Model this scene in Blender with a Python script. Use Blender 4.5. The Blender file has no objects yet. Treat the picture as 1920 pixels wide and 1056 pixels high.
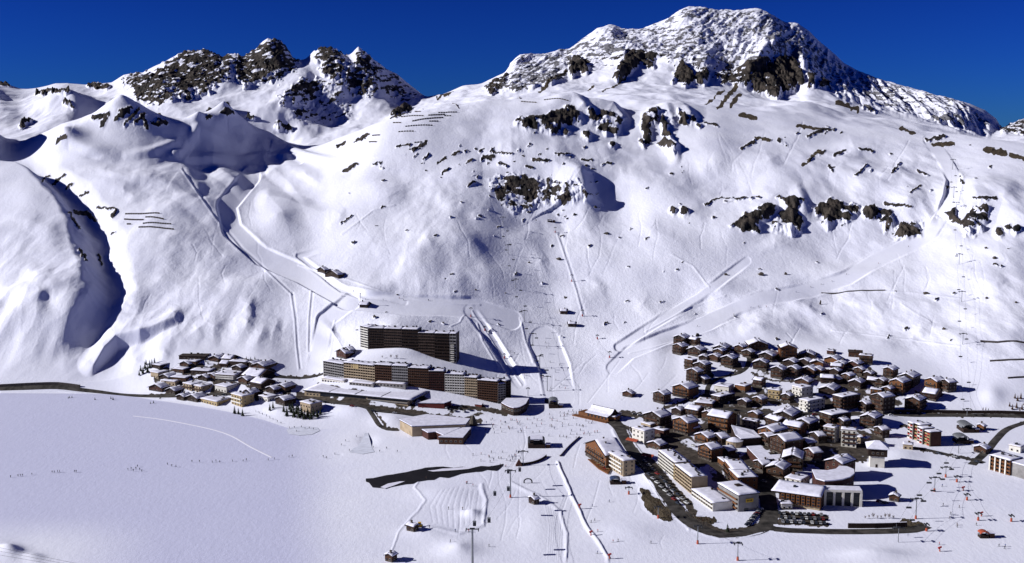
import bpy, bmesh, math, random
import numpy as np
from mathutils import Vector, Matrix

random.seed(7)
scene = bpy.context.scene
COL = scene.collection

# ------------------------------------------------------------------ camera
F, CX, CY = 2060.0, 960.0, 528.0          # focal length and centre in photograph pixels (1920 x 1056)
H = 240.0                                  # camera height over the frozen lake, metres
PITCH = math.radians(7.69)
cp, sp = math.cos(PITCH), math.sin(PITCH)
cam_d = bpy.data.cameras.new("camera")
cam_d.sensor_width = 36.0
cam_d.lens = F / 1920.0 * 36.0
cam_d.clip_start = 1.0
cam_d.clip_end = 60000.0
cam = bpy.data.objects.new("camera", cam_d)
cam.location = (0, 0, H)
cam.rotation_euler = (math.pi / 2 - PITCH, 0, 0)
COL.objects.link(cam)
scene.camera = cam

# ------------------------------------------------------------------ sky and sun
SUN_EL = math.radians(25.0)
SUN_DIR = Vector((-math.cos(math.radians(5)) * math.cos(SUN_EL), -math.sin(math.radians(5)) * math.cos(SUN_EL), math.sin(SUN_EL)))
world = bpy.data.worlds.new("World")
scene.world = world
world.use_nodes = True
wn = world.node_tree
bg = wn.nodes["Background"]
sky = wn.nodes.new("ShaderNodeTexSky")
sky.sky_type = 'NISHITA'
sky.sun_disc = False
sky.sun_elevation = SUN_EL
sky.sun_rotation = math.atan2(SUN_DIR.x, SUN_DIR.y)
sky.altitude = 2400.0
sky.air_density = 1.0
sky.dust_density = 0.0
sky.ozone_density = 3.0
gam = wn.nodes.new("ShaderNodeGamma")
gam.inputs[1].default_value = 1.8
wn.links.new(sky.outputs[0], gam.inputs[0])
tint = wn.nodes.new("ShaderNodeMix")
tint.data_type = 'RGBA'
tint.blend_type = 'MULTIPLY'
tint.inputs[0].default_value = 1.0
tint.inputs[7].default_value = (0.0142, 0.055, 0.206, 1)
wn.links.new(gam.outputs[0], tint.inputs[6])
wn.links.new(tint.outputs[2], bg.inputs[0])
bg.inputs[1].default_value = 0.05

sun_d = bpy.data.lights.new("sun", 'SUN')
sun_d.energy = 5.0
sun_d.angle = math.radians(0.5)
sun_d.color = (1.0, 0.982, 0.955)
sun = bpy.data.objects.new("sun", sun_d)
sun.rotation_euler = (-SUN_DIR).to_track_quat('-Z', 'Y').to_euler()
sun.location = (-2000, -400, 2000)
COL.objects.link(sun)

scene.view_settings.view_transform = 'Standard'
scene.view_settings.look = 'None'
scene.view_settings.gamma = 1.0
scene.view_settings.exposure = 0.17
scene.cycles.max_bounces = 6
scene.cycles.diffuse_bounces = 1

# ------------------------------------------------------------------ pixel <-> place
def raydir(u, v):
    p = (np.asarray(u, float) - CX) / F
    q = (np.asarray(v, float) - CY) / F
    return p, cp - q * sp, -sp - q * cp

def project(x, y, z):
    dz = z - H
    dep = y * cp - dz * sp
    up = y * sp + dz * cp
    return CX + F * x / dep, CY - F * up / dep

# ------------------------------------------------------------------ materials
MATS = {}
def mat(name, col, rough=0.8, metal=0.0, noise=None, bump=0.0):
    """a procedural material: base colour varied by object-space noise (scale, amount)"""
    if name in MATS:
        return MATS[name]
    m = bpy.data.materials.new(name)
    m.use_nodes = True
    nt = m.node_tree
    b = nt.nodes["Principled BSDF"]
    b.inputs["Roughness"].default_value = rough
    b.inputs["Metallic"].default_value = metal
    b.inputs["Specular IOR Level"].default_value = 0.25
    if noise:
        tc = nt.nodes.new("ShaderNodeTexCoord")
        mp = nt.nodes.new("ShaderNodeMapping")
        mp.inputs["Scale"].default_value = noise[2] if len(noise) > 2 else (1, 1, 1)
        nz = nt.nodes.new("ShaderNodeTexNoise")
        nz.inputs["Scale"].default_value = noise[0]
        nz.inputs["Detail"].default_value = 4
        rp = nt.nodes.new("ShaderNodeValToRGB")
        a = noise[1]
        rp.color_ramp.elements[0].position = 0.3
        rp.color_ramp.elements[1].position = 0.7
        rp.color_ramp.elements[0].color = (*[c * (1 - a) for c in col], 1)
        rp.color_ramp.elements[1].color = (*[min(1, c * (1 + a)) for c in col], 1)
        nt.links.new(tc.outputs["Object"], mp.inputs[0])
        nt.links.new(mp.outputs[0], nz.inputs["Vector"])
        nt.links.new(nz.outputs[0], rp.inputs[0])
        nt.links.new(rp.outputs[0], b.inputs["Base Color"])
        if bump:
            bp = nt.nodes.new("ShaderNodeBump")
            bp.inputs["Strength"].default_value = bump
            bp.inputs["Distance"].default_value = 0.3
            nt.links.new(nz.outputs[0], bp.inputs["Height"])
            nt.links.new(bp.outputs[0], b.inputs["Normal"])
    else:
        b.inputs["Base Color"].default_value = (*col, 1)
    MATS[name] = m
    return m
# ------------------------------------------------------------------ terrain: one height field on a polar sheet
def pchip_slopes(x, y):
    """monotone cubic slopes along the last axis"""
    h = np.diff(x, axis=-1)
    d = np.diff(y, axis=-1) / h
    m = np.zeros_like(y)
    w1 = 2 * h[..., 1:] + h[..., :-1]
    w2 = h[..., 1:] + 2 * h[..., :-1]
    d0, d1 = d[..., :-1], d[..., 1:]
    ok = (d0 * d1) > 0
    with np.errstate(divide='ignore', invalid='ignore'):
        hm = (w1 + w2) / (w1 / d0 + w2 / d1)
    m[..., 1:-1] = np.where(ok, hm, 0)
    m[..., 0] = d[..., 0]
    m[..., -1] = d[..., -1]
    return m

def herm(t, h, y0, y1, m0, m1):
    t2, t3 = t * t, t * t * t
    return (2*t3 - 3*t2 + 1) * y0 + (t3 - 2*t2 + t) * h * m0 + (-2*t3 + 3*t2) * y1 + (t3 - t2) * h * m1

def interp1(xs, ys, x, smooth=True):
    xs = np.asarray(xs, float); ys = np.asarray(ys, float)
    x = np.clip(x, xs[0], xs[-1])
    if not smooth:
        return np.interp(x, xs, ys)
    m = pchip_slopes(xs, ys)
    i = np.clip(np.searchsorted(xs, x) - 1, 0, len(xs) - 2)
    h = xs[i + 1] - xs[i]
    return herm((x - xs[i]) / h, h, ys[i], ys[i + 1], m[i], m[i + 1])

# gradient noise ----------------------------------------------------------------
def _hash(ix, iy, s):
    n = (ix * 374761393 + iy * 668265263 + s * 974711) & 0xFFFFFFFF
    n = ((n ^ (n >> 13)) * 1274126177) & 0xFFFFFFFF
    return ((n ^ (n >> 16)) & 0xFFFF) / 65535.0 * 2 * np.pi

def perlin(x, y, s=0):
    xi = np.floor(x).astype(np.int64); yi = np.floor(y).astype(np.int64)
    xf = x - xi; yf = y - yi
    u = xf*xf*xf*(xf*(xf*6-15)+10); w = yf*yf*yf*(yf*(yf*6-15)+10)
    def g(a, b):
        t = _hash(xi + a, yi + b, s)
        return np.cos(t) * (xf - a) + np.sin(t) * (yf - b)
    n00, n10, n01, n11 = g(0, 0), g(1, 0), g(0, 1), g(1, 1)
    return 1.5 * ((n00*(1-u) + n10*u) * (1-w) + (n01*(1-u) + n11*u) * w)

def fbm(x, y, oct=4, s=0, gain=0.5):
    r = 0; a = 1.0; f = 1.0
    for k in range(oct):
        r = r + a * perlin(x*f + 17.3*k, y*f - 9.1*k, s + k)
        a *= gain; f *= 2.03
    return r

def ridged(x, y, oct=4, s=0, gain=0.5):
    r = 0; a = 1.0; f = 1.0
    for k in range(oct):
        r = r + a * (1 - 2*np.abs(perlin(x*f + 31.7*k, y*f + 5.3*k, s + k)))
        a *= gain; f *= 2.1
    return r

def sstep(a, b, x):
    t = np.clip((x - a) / (b - a), 0, 1)
    return t * t * (3 - 2 * t)

# the guiding lines of the valley, each a list of (u, v) looked at from the viewpoint -----------
NC = 1500
UC = np.concatenate([np.linspace(-900, -62, 60), np.linspace(-60, 1980, NC - 120), np.linspace(1982, 2820, 60)])
def lin(pts, smooth=True):
    p = np.array(pts, float)
    return interp1(p[:, 0], p[:, 1], UC, smooth)
def tdep(u, v):
    """tan of the angle below horizontal at distance y along the ground"""
    p, dy, dz = raydir(u, v)
    return -dz / dy

LY, LZ, LV = [], [], []
def add_line(y, z):
    LY.append(y); LZ.append(z)
ones = np.ones_like(UC)
add_line(60*ones, 205*ones)
add_line(330*ones, 70*ones)
add_line(540*ones, 1.0*ones)
add_line(600*ones, 0*ones)
def line_z(vpts, zpts):
    v = lin(vpts); z = lin(zpts)
    y = (H - z) / tdep(UC, v)
    add_line(y, z)
def line_m(vpts, mpts, smooth=True):
    """next line up the slope: given its row and the steepness up to it"""
    v = lin(vpts, smooth); m = lin(mpts)
    y0, z0 = LY[-1], LZ[-1]
    y = (H - z0 + m*y0) / (m + tdep(UC, v))
    add_line(y, H - y*tdep(UC, v))
def line_y(vpts, ypts, smooth=True):
    v = lin(vpts, smooth); y = lin(ypts)
    add_line(y, H - y*tdep(UC, v))
# lake edge / valley floor
line_z([(-900,742),(0,738),(200,740),(280,752),(400,772),(480,790),(560,812),(700,800),(900,790),(1030,770),(1150,790),(1300,800),(1500,810),(1700,800),(1920,790),(2800,790)],
       [(-900,0),(560,0),(700,2),(900,3),(1030,3),(1300,4),(1700,3),(2800,3)])
# foot of the slopes
line_z([(-900,715),(0,716),(200,712),(280,680),(340,665),(420,664),(500,680),(560,697),(605,690),(660,662),(760,676),(860,692),(960,725),(1030,748),(1150,735),(1220,690),(1280,645),(1450,646),(1600,662),(1700,690),(1800,725),(1920,745),(2800,745)],
       [(-900,6),(200,8),(280,22),(340,28),(420,28),(500,24),(560,16),(605,20),(660,34),(760,30),(860,22),(960,8),(1030,5),(1150,8),(1220,18),(1280,30),(1450,30),(1600,28),(1700,22),(1800,14),(2800,10)])
FOOT = len(LY) - 1
line_y([(-900,560),(0,560),(280,560),(420,575),(560,585),(640,578),(760,580),(860,590),(960,612),(1030,622),(1150,612),(1280,590),(1450,588),(1600,598),(1800,610),(2800,620)],
       [(-900,1200),(200,1190),(420,1150),(560,1145),(700,1135),(860,1135),(1000,1135),(1280,1170),(1500,1175),(1700,1145),(1920,1095),(2800,1095)])
line_m([(-900,440),(0,440),(280,440),(420,450),(560,480),(640,470),(800,450),(960,450),(1150,450),(1350,460),(1500,460),(1700,460),(1920,480),(2800,480)],
       [(-900,.33),(280,.33),(480,.27),(600,.25),(760,.29),(1000,.30),(1280,.29),(1500,.28),(1920,.28),(2800,.28)])
line_m([(-900,325),(0,330),(100,332),(280,330),(420,340),(560,350),(700,330),(960,320),(1200,340),(1350,350),(1500,345),(1700,340),(1920,350),(2800,350)],
       [(-900,.31),(150,.29),(320,.22),(480,.19),(600,.22),(720,.29),(960,.31),(1200,.31),(1400,.30),(1700,.3),(2800,.3)])
line_m([(-900,288),(0,287),(100,284),(230,281),(360,281),(480,282),(560,284),(640,264),(700,238),(740,222),(800,208),(860,196),(960,192),(1060,195),(1120,202),(1200,210),(1280,212),(1360,220),(1440,232),(1520,238),(1600,252),(1680,262),(1760,272),(1840,290),(2000,300),(2800,300)],
       [(-900,.10),(360,.08),(540,.08),(640,.18),(740,.28),(960,.27),(1200,.25),(1400,.24),(1700,.22),(2800,.22)])
CREST = len(LY) - 1
# behind the crest
dyc = lin([(-900,300),(0,300),(480,300),(640,420),(860,420),(1000,300),(1200,160),(2800,160)])
dzc = lin([(-900,10),(0,8),(160,10),(300,6),(480,4),(560,4),(640,-25),(740,-40),(860,-30),(960,-12),(1060,2),(1150,16),(1280,26),(1440,26),(1600,22),(1760,20),(2800,20)])
add_line(LY[-1] + dyc, LZ[-1] + dzc)
# foot of the far peaks, half way up them and their skyline
line_y([(-900,235),(0,232),(60,232),(125,226),(200,226),(250,216),(330,208),(420,196),(500,190),(560,205),(620,228),(690,222),(760,214),(830,196),(900,182),(960,170),(1040,158),(1120,158),(1200,158),(1280,166),(1360,176),(1440,186),(1520,186),(1600,205),(1680,222),(1760,238),(1840,262),(1920,262),(2800,262)],
       [(-900,2700),(300,2700),(640,2850),(860,3000),(1100,3100),(1500,3100),(2800,3000)])
line_y([(-900,196),(0,196),(60,196),(125,188),(200,188),(250,180),(330,160),(400,152),(450,150),(515,150),(570,156),(620,150),(690,165),(760,188),(830,182),(900,168),(960,140),(1040,124),(1120,106),(1200,104),(1280,92),(1360,98),(1440,112),(1520,136),(1600,172),(1680,196),(1760,212),(1840,246),(1920,240),(2800,240)],
       [(-900,3000),(300,3000),(640,3150),(860,3350),(1100,3700),(1500,3700),(1800,3400),(2800,3400)])
SKY = [(-900,170),(-60,172),(0,168),(30,163),(60,168),(90,165),(125,159),(150,163),(175,160),(200,158),(228,155),(250,144),(285,143),(310,125),(350,103),(372,99),(400,100),(418,108),(434,118),(442,113),(456,106),(471,111),(482,101),(492,98),(506,84),(515,79),(522,83),(538,89),(550,100),(560,121),(567,124),(582,114),(596,98),(612,94),(632,97),(643,109),(655,116),(665,110),(680,96),(692,108),(703,117),(720,124),(750,141),(775,162),(800,181),(815,184),(845,172),(870,161),(900,158),(930,145),(950,138),(957,122),(975,108),(1010,105),(1040,99),(1065,95),(1090,76),(1115,58),(1140,53),(1160,58),(1190,60),(1215,50),(1245,40),(1265,26),(1280,18),(1300,16),(1330,22),(1380,28),(1410,25),(1425,32),(1445,43),(1480,48),(1500,60),(1520,80),(1540,96),(1565,120),(1600,138),(1640,155),(1680,165),(1720,175),(1760,185),(1800,195),(1830,208),(1850,225),(1858,238),(1864,246),(1875,236),(1900,226),(1920,218),(1960,215),(2800,200)]
line_y(SKY, [(-900,3300),(300,3300),(640,3450),(860,3700),(1100,4400),(1500,4400),(1800,3900),(2800,3900)], smooth=False)
TOP = len(LY) - 1
add_line(LY[-1] + 700, LZ[-1] - 380)
add_line(LY[-1] + 4000, LZ[-1] * 0 - 100)
LY = np.array(LY).T; LZ = np.array(LZ).T                         # columns x lines
for k in range(1, LY.shape[1]):
    LY[:, k] = np.maximum(LY[:, k], LY[:, k-1] + 12)
p_, dy_, dz_ = raydir(UC, 528 * ones)
AC = p_ / dy_                                                     # x / y of each column (mid height)
NR = [6, 10, 8, 190, 70, 120, 110, 110, 90, 40, 80, 90, 110, 12, 6]
assert len(NR) == LY.shape[1] - 1, (len(NR), LY.shape)
M = pchip_slopes(LY, LZ)
M[:, 4] = np.minimum(M[:, 4], 0.01)
Yg, Zg, Sg = [], [], []
for k, n in enumerate(NR):
    t = (np.arange(n) / n)[None, :]
    y0, y1 = LY[:, k:k+1], LY[:, k+1:k+2]
    hh = y1 - y0
    Yg.append(y0 + hh * t)
    Zg.append(herm(t, hh, LZ[:, k:k+1], LZ[:, k+1:k+2], M[:, k:k+1], M[:, k+1:k+2]))
    Sg.append(np.broadcast_to(k + t, (len(UC), n)))
Yg = np.concatenate(Yg, 1); Zg = np.concatenate(Zg, 1); Sg = np.concatenate(Sg, 1)
Xg = AC[:, None] * Yg
# soften the base across columns (not the skyline)
def blur_cols(A, n):
    k = np.ones(2*n+1) / (2*n+1)
    P = np.pad(A, ((n, n), (0, 0)), mode='edge')
    c = np.cumsum(np.vstack([np.zeros((1, A.shape[1])), P]), 0)
    return (c[2*n+1:] - c[:-2*n-1]) / (2*n+1)
w = sstep(TOP, TOP - 1.2, Sg)
Zb = blur_cols(blur_cols(Zg, 26), 26)
Zs = blur_cols(Zg, 5)
bw = sstep(CREST + .9, CREST + 2.2, Sg)
Zb = Zb * (1 - bw) + Zs * bw
w = np.where(Sg > CREST + 2, sstep(TOP, TOP - .35, Sg), w)
Zg = Zg * (1 - w) + Zb * w
U0, V0 = project(Xg, Yg, Zg)                                       # where the bare base lies
PXM = Yg / F                                                       # metres per photograph pixel
FRONT = Sg < CREST + 0.6
BACK = Sg > CREST + 0.9
ANY = Sg > 0
ROCK = np.zeros_like(Zg)                                            # rock showing through
DIRT = np.zeros_like(Zg)                                            # thawed brown turf
PISTE = np.zeros_like(Zg)
ADD = np.zeros_like(Zg)

def sub(mask, u0, u1, v0, v1):
    """slice of columns plus boolean of vertices within a box"""
    i0 = max(0, np.searchsorted(UC, u0 - 40)); i1 = min(len(UC), np.searchsorted(UC, u1 + 40))
    return slice(i0, i1)

def warp(s, amp, sc):
    return (amp * fbm(U0[s] / sc, V0[s] / sc, 3, 5), amp * fbm(U0[s] / sc + 40, V0[s] / sc + 17, 3, 9))

def polydist(U, V, pts):
    """distance to a polyline, signed side (+ right/below), and parameter along it"""
    best = np.full(U.shape, 1e9); side = np.zeros(U.shape); par = np.zeros(U.shape)
    n = len(pts) - 1
    for i in range(n):
        (ax, ay), (bx, by) = pts[i][:2], pts[i+1][:2]
        dx, dy = bx - ax, by - ay
        L2 = dx*dx + dy*dy + 1e-9
        t = np.clip(((U-ax)*dx + (V-ay)*dy) / L2, 0, 1)
        ex, ey = U - ax - t*dx, V - ay - t*dy
        d = np.hypot(ex, ey)
        c = (dx*ey - dy*ex) / (np.sqrt(L2) * (d + 1e-6))
        m = d < best
        best = np.where(m, d, best); side = np.where(m, c, side); par = np.where(m, (i + t) / n, par)
    return best, side, par

def hump(u, v, ru, rv, h, rot=0, layer=FRONT, pw=2):
    k_ = 3.2 if pw >= 2 else 8
    s = sub(layer, u - k_*max(ru, rv), u + k_*max(ru, rv), 0, 0)
    c, si = math.cos(math.radians(rot)), math.sin(math.radians(rot))
    du, dv = U0[s] - u, V0[s] - v
    a = (du*c + dv*si) / ru; b = (-du*si + dv*c) / rv
    ADD[s] += np.where(layer[s], h * PXM[s] * np.exp(-(a*a + b*b) ** (pw/2)), 0)

def ridge(pts, h, wl, wr, layer=FRONT, ends=True, jag=0.0):
    """raised (or, h < 0, sunk) line; wl = reach to its left or upper side, wr = to its right or lower side, px"""
    us = [p[0] for p in pts]
    s = sub(layer, min(us) - max(wl, wr) * 1.5, max(us) + max(wl, wr) * 1.5, 0, 0)
    U, V = U0[s], V0[s]
    if jag:
        U = U + jag * fbm(U / 40, V / 40, 3, 3)
    d, side, par = polydist(U, V, pts)
    du, dv = pts[-1][0] - pts[0][0], pts[-1][1] - pts[0][1]
    if dv > abs(du) or du < -abs(dv):
        wl, wr = wr, wl
    w = wl + (wr - wl) * (.5 + .5 * np.clip(side, -1, 1))
    t = np.clip(1 - d / w, 0, 1)
    prof = np.where(t > 0, t * t * (3 - 2*t) * 0.5 + t * 0.5, 0)
    hh = h
    if len(pts[0]) > 2:
        hh = np.interp(par, np.linspace(0, 1, len(pts)), [p[2] for p in pts]) * h
    ADD[s] += np.where(layer[s], hh * PXM[s] * prof, 0)

def poly_sd(U, V, pts):
    inside = np.zeros(U.shape, bool)
    n = len(pts)
    for i in range(n):
        (x1, y1), (x2, y2) = pts[i], pts[(i+1) % n]
        if y1 == y2: continue
        c = ((y1 > V) != (y2 > V)) & (U < (x2-x1) * (V-y1) / (y2-y1) + x1)
        inside ^= c
    d, _, _ = polydist(U, V, list(pts) + [pts[0]])
    return np.where(inside, d, -d)

def rockpoly(pts, k=1.0, soft=5, raise_=0.0, layer=ANY, wamp=4, wsc=18, tgt=None):
    us = [p[0] for p in pts]; vs = [p[1] for p in pts]
    s = sub(layer, min(us) - 10, max(us) + 10, 0, 0)
    sel = layer[s] & (V0[s] > min(vs) - 40) & (V0[s] < max(vs) + 40)
    U, V = U0[s][sel], V0[s][sel]
    wu = wamp * fbm(U / wsc, V / wsc, 3, 5); wv = wamp * fbm(U / wsc + 40, V / wsc + 17, 3, 9)
    sd = poly_sd(U + wu, V + wv, pts)
    T = ROCK if tgt is None else tgt
    blk = T[s]
    blk[sel] = np.maximum(blk[sel], k * sstep(-soft, soft, sd))
    if raise_:
        blk = ADD[s]
        blk[sel] += raise_ * PXM[s][sel] * sstep(-6, 14, sd)

def rockline(pts, w, k=1.0, layer=ANY, raise_=0.0, tgt=None):
    us = [p[0] for p in pts]; vs = [p[1] for p in pts]
    s = sub(layer, min(us) - 10, max(us) + 10, 0, 0)
    sel = layer[s] & (V0[s] > min(vs) - 30) & (V0[s] < max(vs) + 30)
    U, V = U0[s][sel], V0[s][sel]
    wu = 2.5 * fbm(U / 9, V / 9, 3, 5); wv = 2.5 * fbm(U / 9 + 40, V / 9 + 17, 3, 9)
    d, _, _ = polydist(U + wu, V + wv, pts)
    T = ROCK if tgt is None else tgt
    blk = T[s]
    blk[sel] = np.maximum(blk[sel], k * sstep(w, w * 0.35, d))
    if raise_:
        blk = ADD[s]
        blk[sel] += raise_ * PXM[s][sel] * sstep(w * 1.6, 0, d)
# ---- large forms -------------------------------------------------------------------------
def gully(pts, hl, wl, hr, wr, reach, vtop, vbot):
    """a valley line: the ground swells by hl on its left over wl px (fading out after reach) and by hr on its right"""
    vs = np.array([p[1] for p in pts], float); us = np.array([p[0] for p in pts], float)
    o_ = np.argsort(vs)
    gu = np.interp(V0, vs[o_], us[o_]) + 5 * fbm(V0 / 30, U0 / 60, 3, 77)
    e = U0 - gu
    f = sstep(vtop[0], vtop[1], V0) * sstep(vbot[1], vbot[0], V0)
    L = hl * sstep(0, 1, np.clip(-e / wl, 0, 1)) * sstep(-reach - 160, -reach, e)
    Rr = hr * sstep(0, 1, np.clip(e / wr, 0, 1)) * sstep(reach * .9, wr, e)
    ADD[:] += np.where(FRONT, f * (L + Rr) * PXM, 0)
# left shoulder and the deep gully that parts it from the broad slope
gully([(70,335),(120,365),(160,410),(186,455),(194,490),(206,530),(214,565),(208,600),(180,640),(150,670)], 42, 66, 16, 50, 260, (318, 352), (600, 690))
hump(30, 480, 50, 40, 7); hump(85, 570, 34, 20, 5); hump(60, 420, 36, 30, 6); hump(100, 500, 24, 40, 5)
hump(20, 612, 34, 16, -8); hump(98, 612, 16, 16, -6)
hump(24, 590, 30, 12, 6); hump(92, 592, 26, 12, 5)
# embankment with its shaded flank
ridge([(176,690,.5),(196,668,1),(218,648,1),(262,636,1),(326,608,.4)], 21, 34, 8)
# broad left slope
hump(290, 430, 120, 80, 12); hump(245, 365, 80, 24, 12); hump(420, 560, 70, 30, 8); hump(470, 540, 50, 16, 6); hump(350, 400, 60, 26, 8)
ridge([(312,322,.5),(345,332,1),(375,368,1),(402,410,.5)], 5, 26, 80)
hump(425, 356, 40, 34, 7)
ridge([(205,365,.3),(265,355,.8),(330,370,1),(398,412,.6)], 9, 60, 26)
ridge([(375,318,.5),(400,325,1),(440,352,1),(458,366,.3)], 7, 30, 18)
hump(384, 372, 14, 16, -3)
# ribs above the left village
for (a, b, c, d, h) in [(440,640,478,585,6),(478,655,500,605,5),(395,640,420,595,5),(350,640,392,605,5),(510,640,520,595,4),(455,600,480,565,5),(300,690,320,640,4),(250,700,262,655,4)]:
    ridge([(a, b, .3), ((a+c)/2, (b+d)/2, 1), (c, d, .2)], h, 30, 18, jag=6)
# the pyramid mound between the pistes
hump(520, 428, 62, 34, 20, 0, FRONT, 1.5)
ridge([(505,385,.9),(545,392,1),(612,412,.2)], 9, 24, 34)
ridge([(505,385,.6),(530,420,1),(545,455,.3)], 7, 50, 40)
hump(560, 335, 40, 16, 6, 20); hump(470, 322, 22, 8, 4); hump(538, 318, 16, 7, 5)
ridge([(480,335,.3),(498,322,1),(540,348,.8),(570,382,.3)], 6, 26, 16)
# little hills of the left basin: real hills standing on the bench
hump(232, 302, 105, 22, 112, 0, FRONT, 1.35); hump(120, 300, 60, 14, 24, 0, FRONT, 1.6)
hump(424, 294, 66, 14, 92, 0, FRONT, 1.2); hump(505, 290, 40, 9, 16, 0, FRONT, 1.5)
hump(376, 304, 34, 7, 34, 0, FRONT, 1.3)
hump(124, 318, 40, 10, 40, 0, FRONT, 1.4); hump(66, 306, 40, 10, 14)
hump(-60, 306, 50, 16, 110, 0, FRONT, 1.5)
hump(300, 312, 60, 6, 9); hump(250, 326, 60, 7, 8); hump(320, 322, 30, 5, 7); hump(180, 328, 40, 6, 8); hump(450, 308, 40, 6, 6); hump(560, 304, 50, 7, 9); hump(410, 318, 34, 5, 6)
# central dome and the ground around it
hump(760, 260, 90, 50, 10); hump(960, 270, 120, 60, 10); hump(690, 340, 70, 60, 9); hump(850, 390, 120, 70, 12); hump(720, 460, 100, 50, 8)
ridge([(905,330,.3),(960,328,.8),(1040,332,1),(1080,350,1),(1100,380,.5)], 22, 100, 60)
ridge([(1060,330,.4),(1088,352,1),(1100,378,.8),(1098,396,.1)], 15, 130, 26)
hump(1152, 388, 56, 40, -20)
hump(1200, 362, 60, 20, 6); hump(1250, 340, 70, 24, 8)
hump(690, 560, 60, 20, 6); hump(780, 540, 60, 14, 5); hump(640, 630, 40, 26, -6); hump(760, 615, 70, 18, 7)
for (u, v, ru, rv, h) in [(870,460,46,26,7),(1000,450,60,24,6),(930,525,50,26,5),(1100,470,60,40,7),(1180,520,60,40,8),(1090,560,40,26,5),(1240,470,70,30,8),(1280,560,60,26,-5),(1200,640,60,16,5),(1330,540,60,16,6),(1420,560,60,14,5),(1420,640,80,14,5),(1540,520,80,18,7),(1660,520,80,18,8),(1560,590,80,16,6),(1700,580,90,16,7),(1800,520,60,22,6),(1880,470,60,26,7),(1660,640,60,18,7),(1780,650,60,24,8),(1880,620,50,20,5),(1600,330,120,30,12),(1440,320,90,30,12),(1330,280,70,50,12),(1500,262,90,14,8),(1640,282,80,14,7),(1850,345,50,26,8),(1790,450,50,20,8),(640,420,60,40,8),(600,335,60,24,6)]:
    hump(u, v, ru, rv, h)
# rocky steps on the right
ridge([(1375,430,.3),(1420,398,.8),(1460,378,1),(1500,376,1)], 14, 70, 50)
ridge([(1492,372,.6),(1506,400,1),(1502,424,.1)], 9, 90, 18)
ridge([(1530,404,.5),(1560,386,1),(1605,392,.9),(1640,396,.8),(1700,390,1)], 14, 60, 50)
ridge([(1728,392,.6),(1742,412,1),(1740,428,.1)], 8, 80, 18)
ridge([(1765,410,.4),(1830,384,1),(1880,386,1),(1925,424,.8)], 16, 50, 50)
# cliffs below the great peak
ridge([(965,238,.3),(1000,224,.6),(1050,208,1),(1072,202,1),(1096,220,.8)], 14, 60, 40)
ridge([(1076,198,.6),(1094,220,1),(1104,238,.1)], 12, 70, 18)
ridge([(1120,208,.6),(1150,210,1),(1160,220,.6)], 10, 40, 40)
ridge([(1150,208,.6),(1166,232,1),(1164,252,.1)], 11, 60, 18)
ridge([(1203,230,.6),(1225,214,1),(1255,210,.9),(1285,214,.6)], 12, 40, 40)
ridge([(1282,210,.5),(1294,226,1),(1292,240,.1)], 9, 60, 15); ridge([(1250,212,.5),(1262,240,1),(1258,256,.1)], 7, 40, 12)
ridge([(1258,270,.7),(1268,282,1),(1270,298,.4)], 10, 20, 9)
# ---- far massif on the left
hump(122, 205, 75, 14, 26, 0, BACK, 1.5); hump(210, 200, 50, 10, 6, 0, BACK)
ridge([(400,98,.7),(432,118,1),(425,150,.6),(400,190,.2)], 8, 60, 26, layer=BACK)
ridge([(515,80,.8),(545,108,1),(560,140,.6)], 9, 60, 26, layer=BACK)
ridge([(635,96,.6),(648,140,1),(640,175,.9),(612,215,.4)], 12, 60, 24, layer=BACK)
ridge([(680,100,.8),(706,155,1),(712,185,.8),(735,215,.3)], 12, 60, 28, layer=BACK)
ridge([(575,130,.4),(575,160,1),(545,195,1),(530,220,.4)], 10, 40, 30, layer=BACK)
ridge([(252,150,.5),(290,165,1),(318,195,.9),(345,220,.4)], 10, 50, 40, layer=BACK)
hump(450, 185, 40, 26, -6, layer=BACK); hump(620, 195, 50, 22, -8, layer=BACK)
# ---- great peak
ridge([(1140,52,.6),(1150,90,1),(1180,110,.6)], 8, 60, 26, layer=BACK)
ridge([(1285,16,.5),(1290,70,1),(1330,120,.8)], 8, 60, 40, layer=BACK)
ridge([(1425,30,.5),(1450,70,1),(1452,110,.9)], 12, 80, 34, layer=BACK)
ridge([(1405,150,.7),(1440,115,1),(1490,112,1),(1508,140,1),(1512,165,.5)], 20, 40, 20, layer=BACK)
ridge([(1150,148,.5),(1180,104,1),(1230,108,.8),(1270,122,.8),(1320,130,.8)], 12, 30, 20, layer=BACK)
ridge([(1780,215,.5),(1815,225,1),(1850,240,.8)], 8, 30, 14, layer=BACK)

# ---- natural roughness --------------------------------------------------------------------------
flat = sstep(FOOT - 0.15, FOOT + 0.5, Sg)
back = sstep(CREST + 0.3, CREST + 1.6, Sg)
wild = flat
ADD0 = ADD.copy()
reg = .25 + .9 * sstep(-.35, .5, fbm(Xg / 330 + 3, Yg / 420, 2, 15))  # calm and hummocky ground alternate
n1 = fbm(Xg / 105, Yg / 190, 3, 11, .42) + 1.3 * fbm(Xg / 290, Yg / 420 + Xg / 900, 2, 19)
n2 = fbm(Xg / 36 + 0.3 * n1, Yg / 80, 3, 23)
ADD += wild * (1 - .6 * back) * reg * (n1 * 5.6 + n2 * 1.0)
n3 = ridged(Xg / 85, Yg / 230 + Xg / 500, 3, 41)                   # furrows running down the slope
lft = np.clip((620 - U0) / 300, 0, 1)
ADD += wild * (1 - back) * n3 * reg * (0.35 + 2.2 * lft * sstep(FOOT + 1.5, FOOT + .3, Sg))
NOISE = ADD - ADD0
# from here on, features are painted on the ground as it now lies
U0, V0 = project(Xg, Yg, Zg + np.where(Sg < 2.9, 0, ADD))

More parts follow.
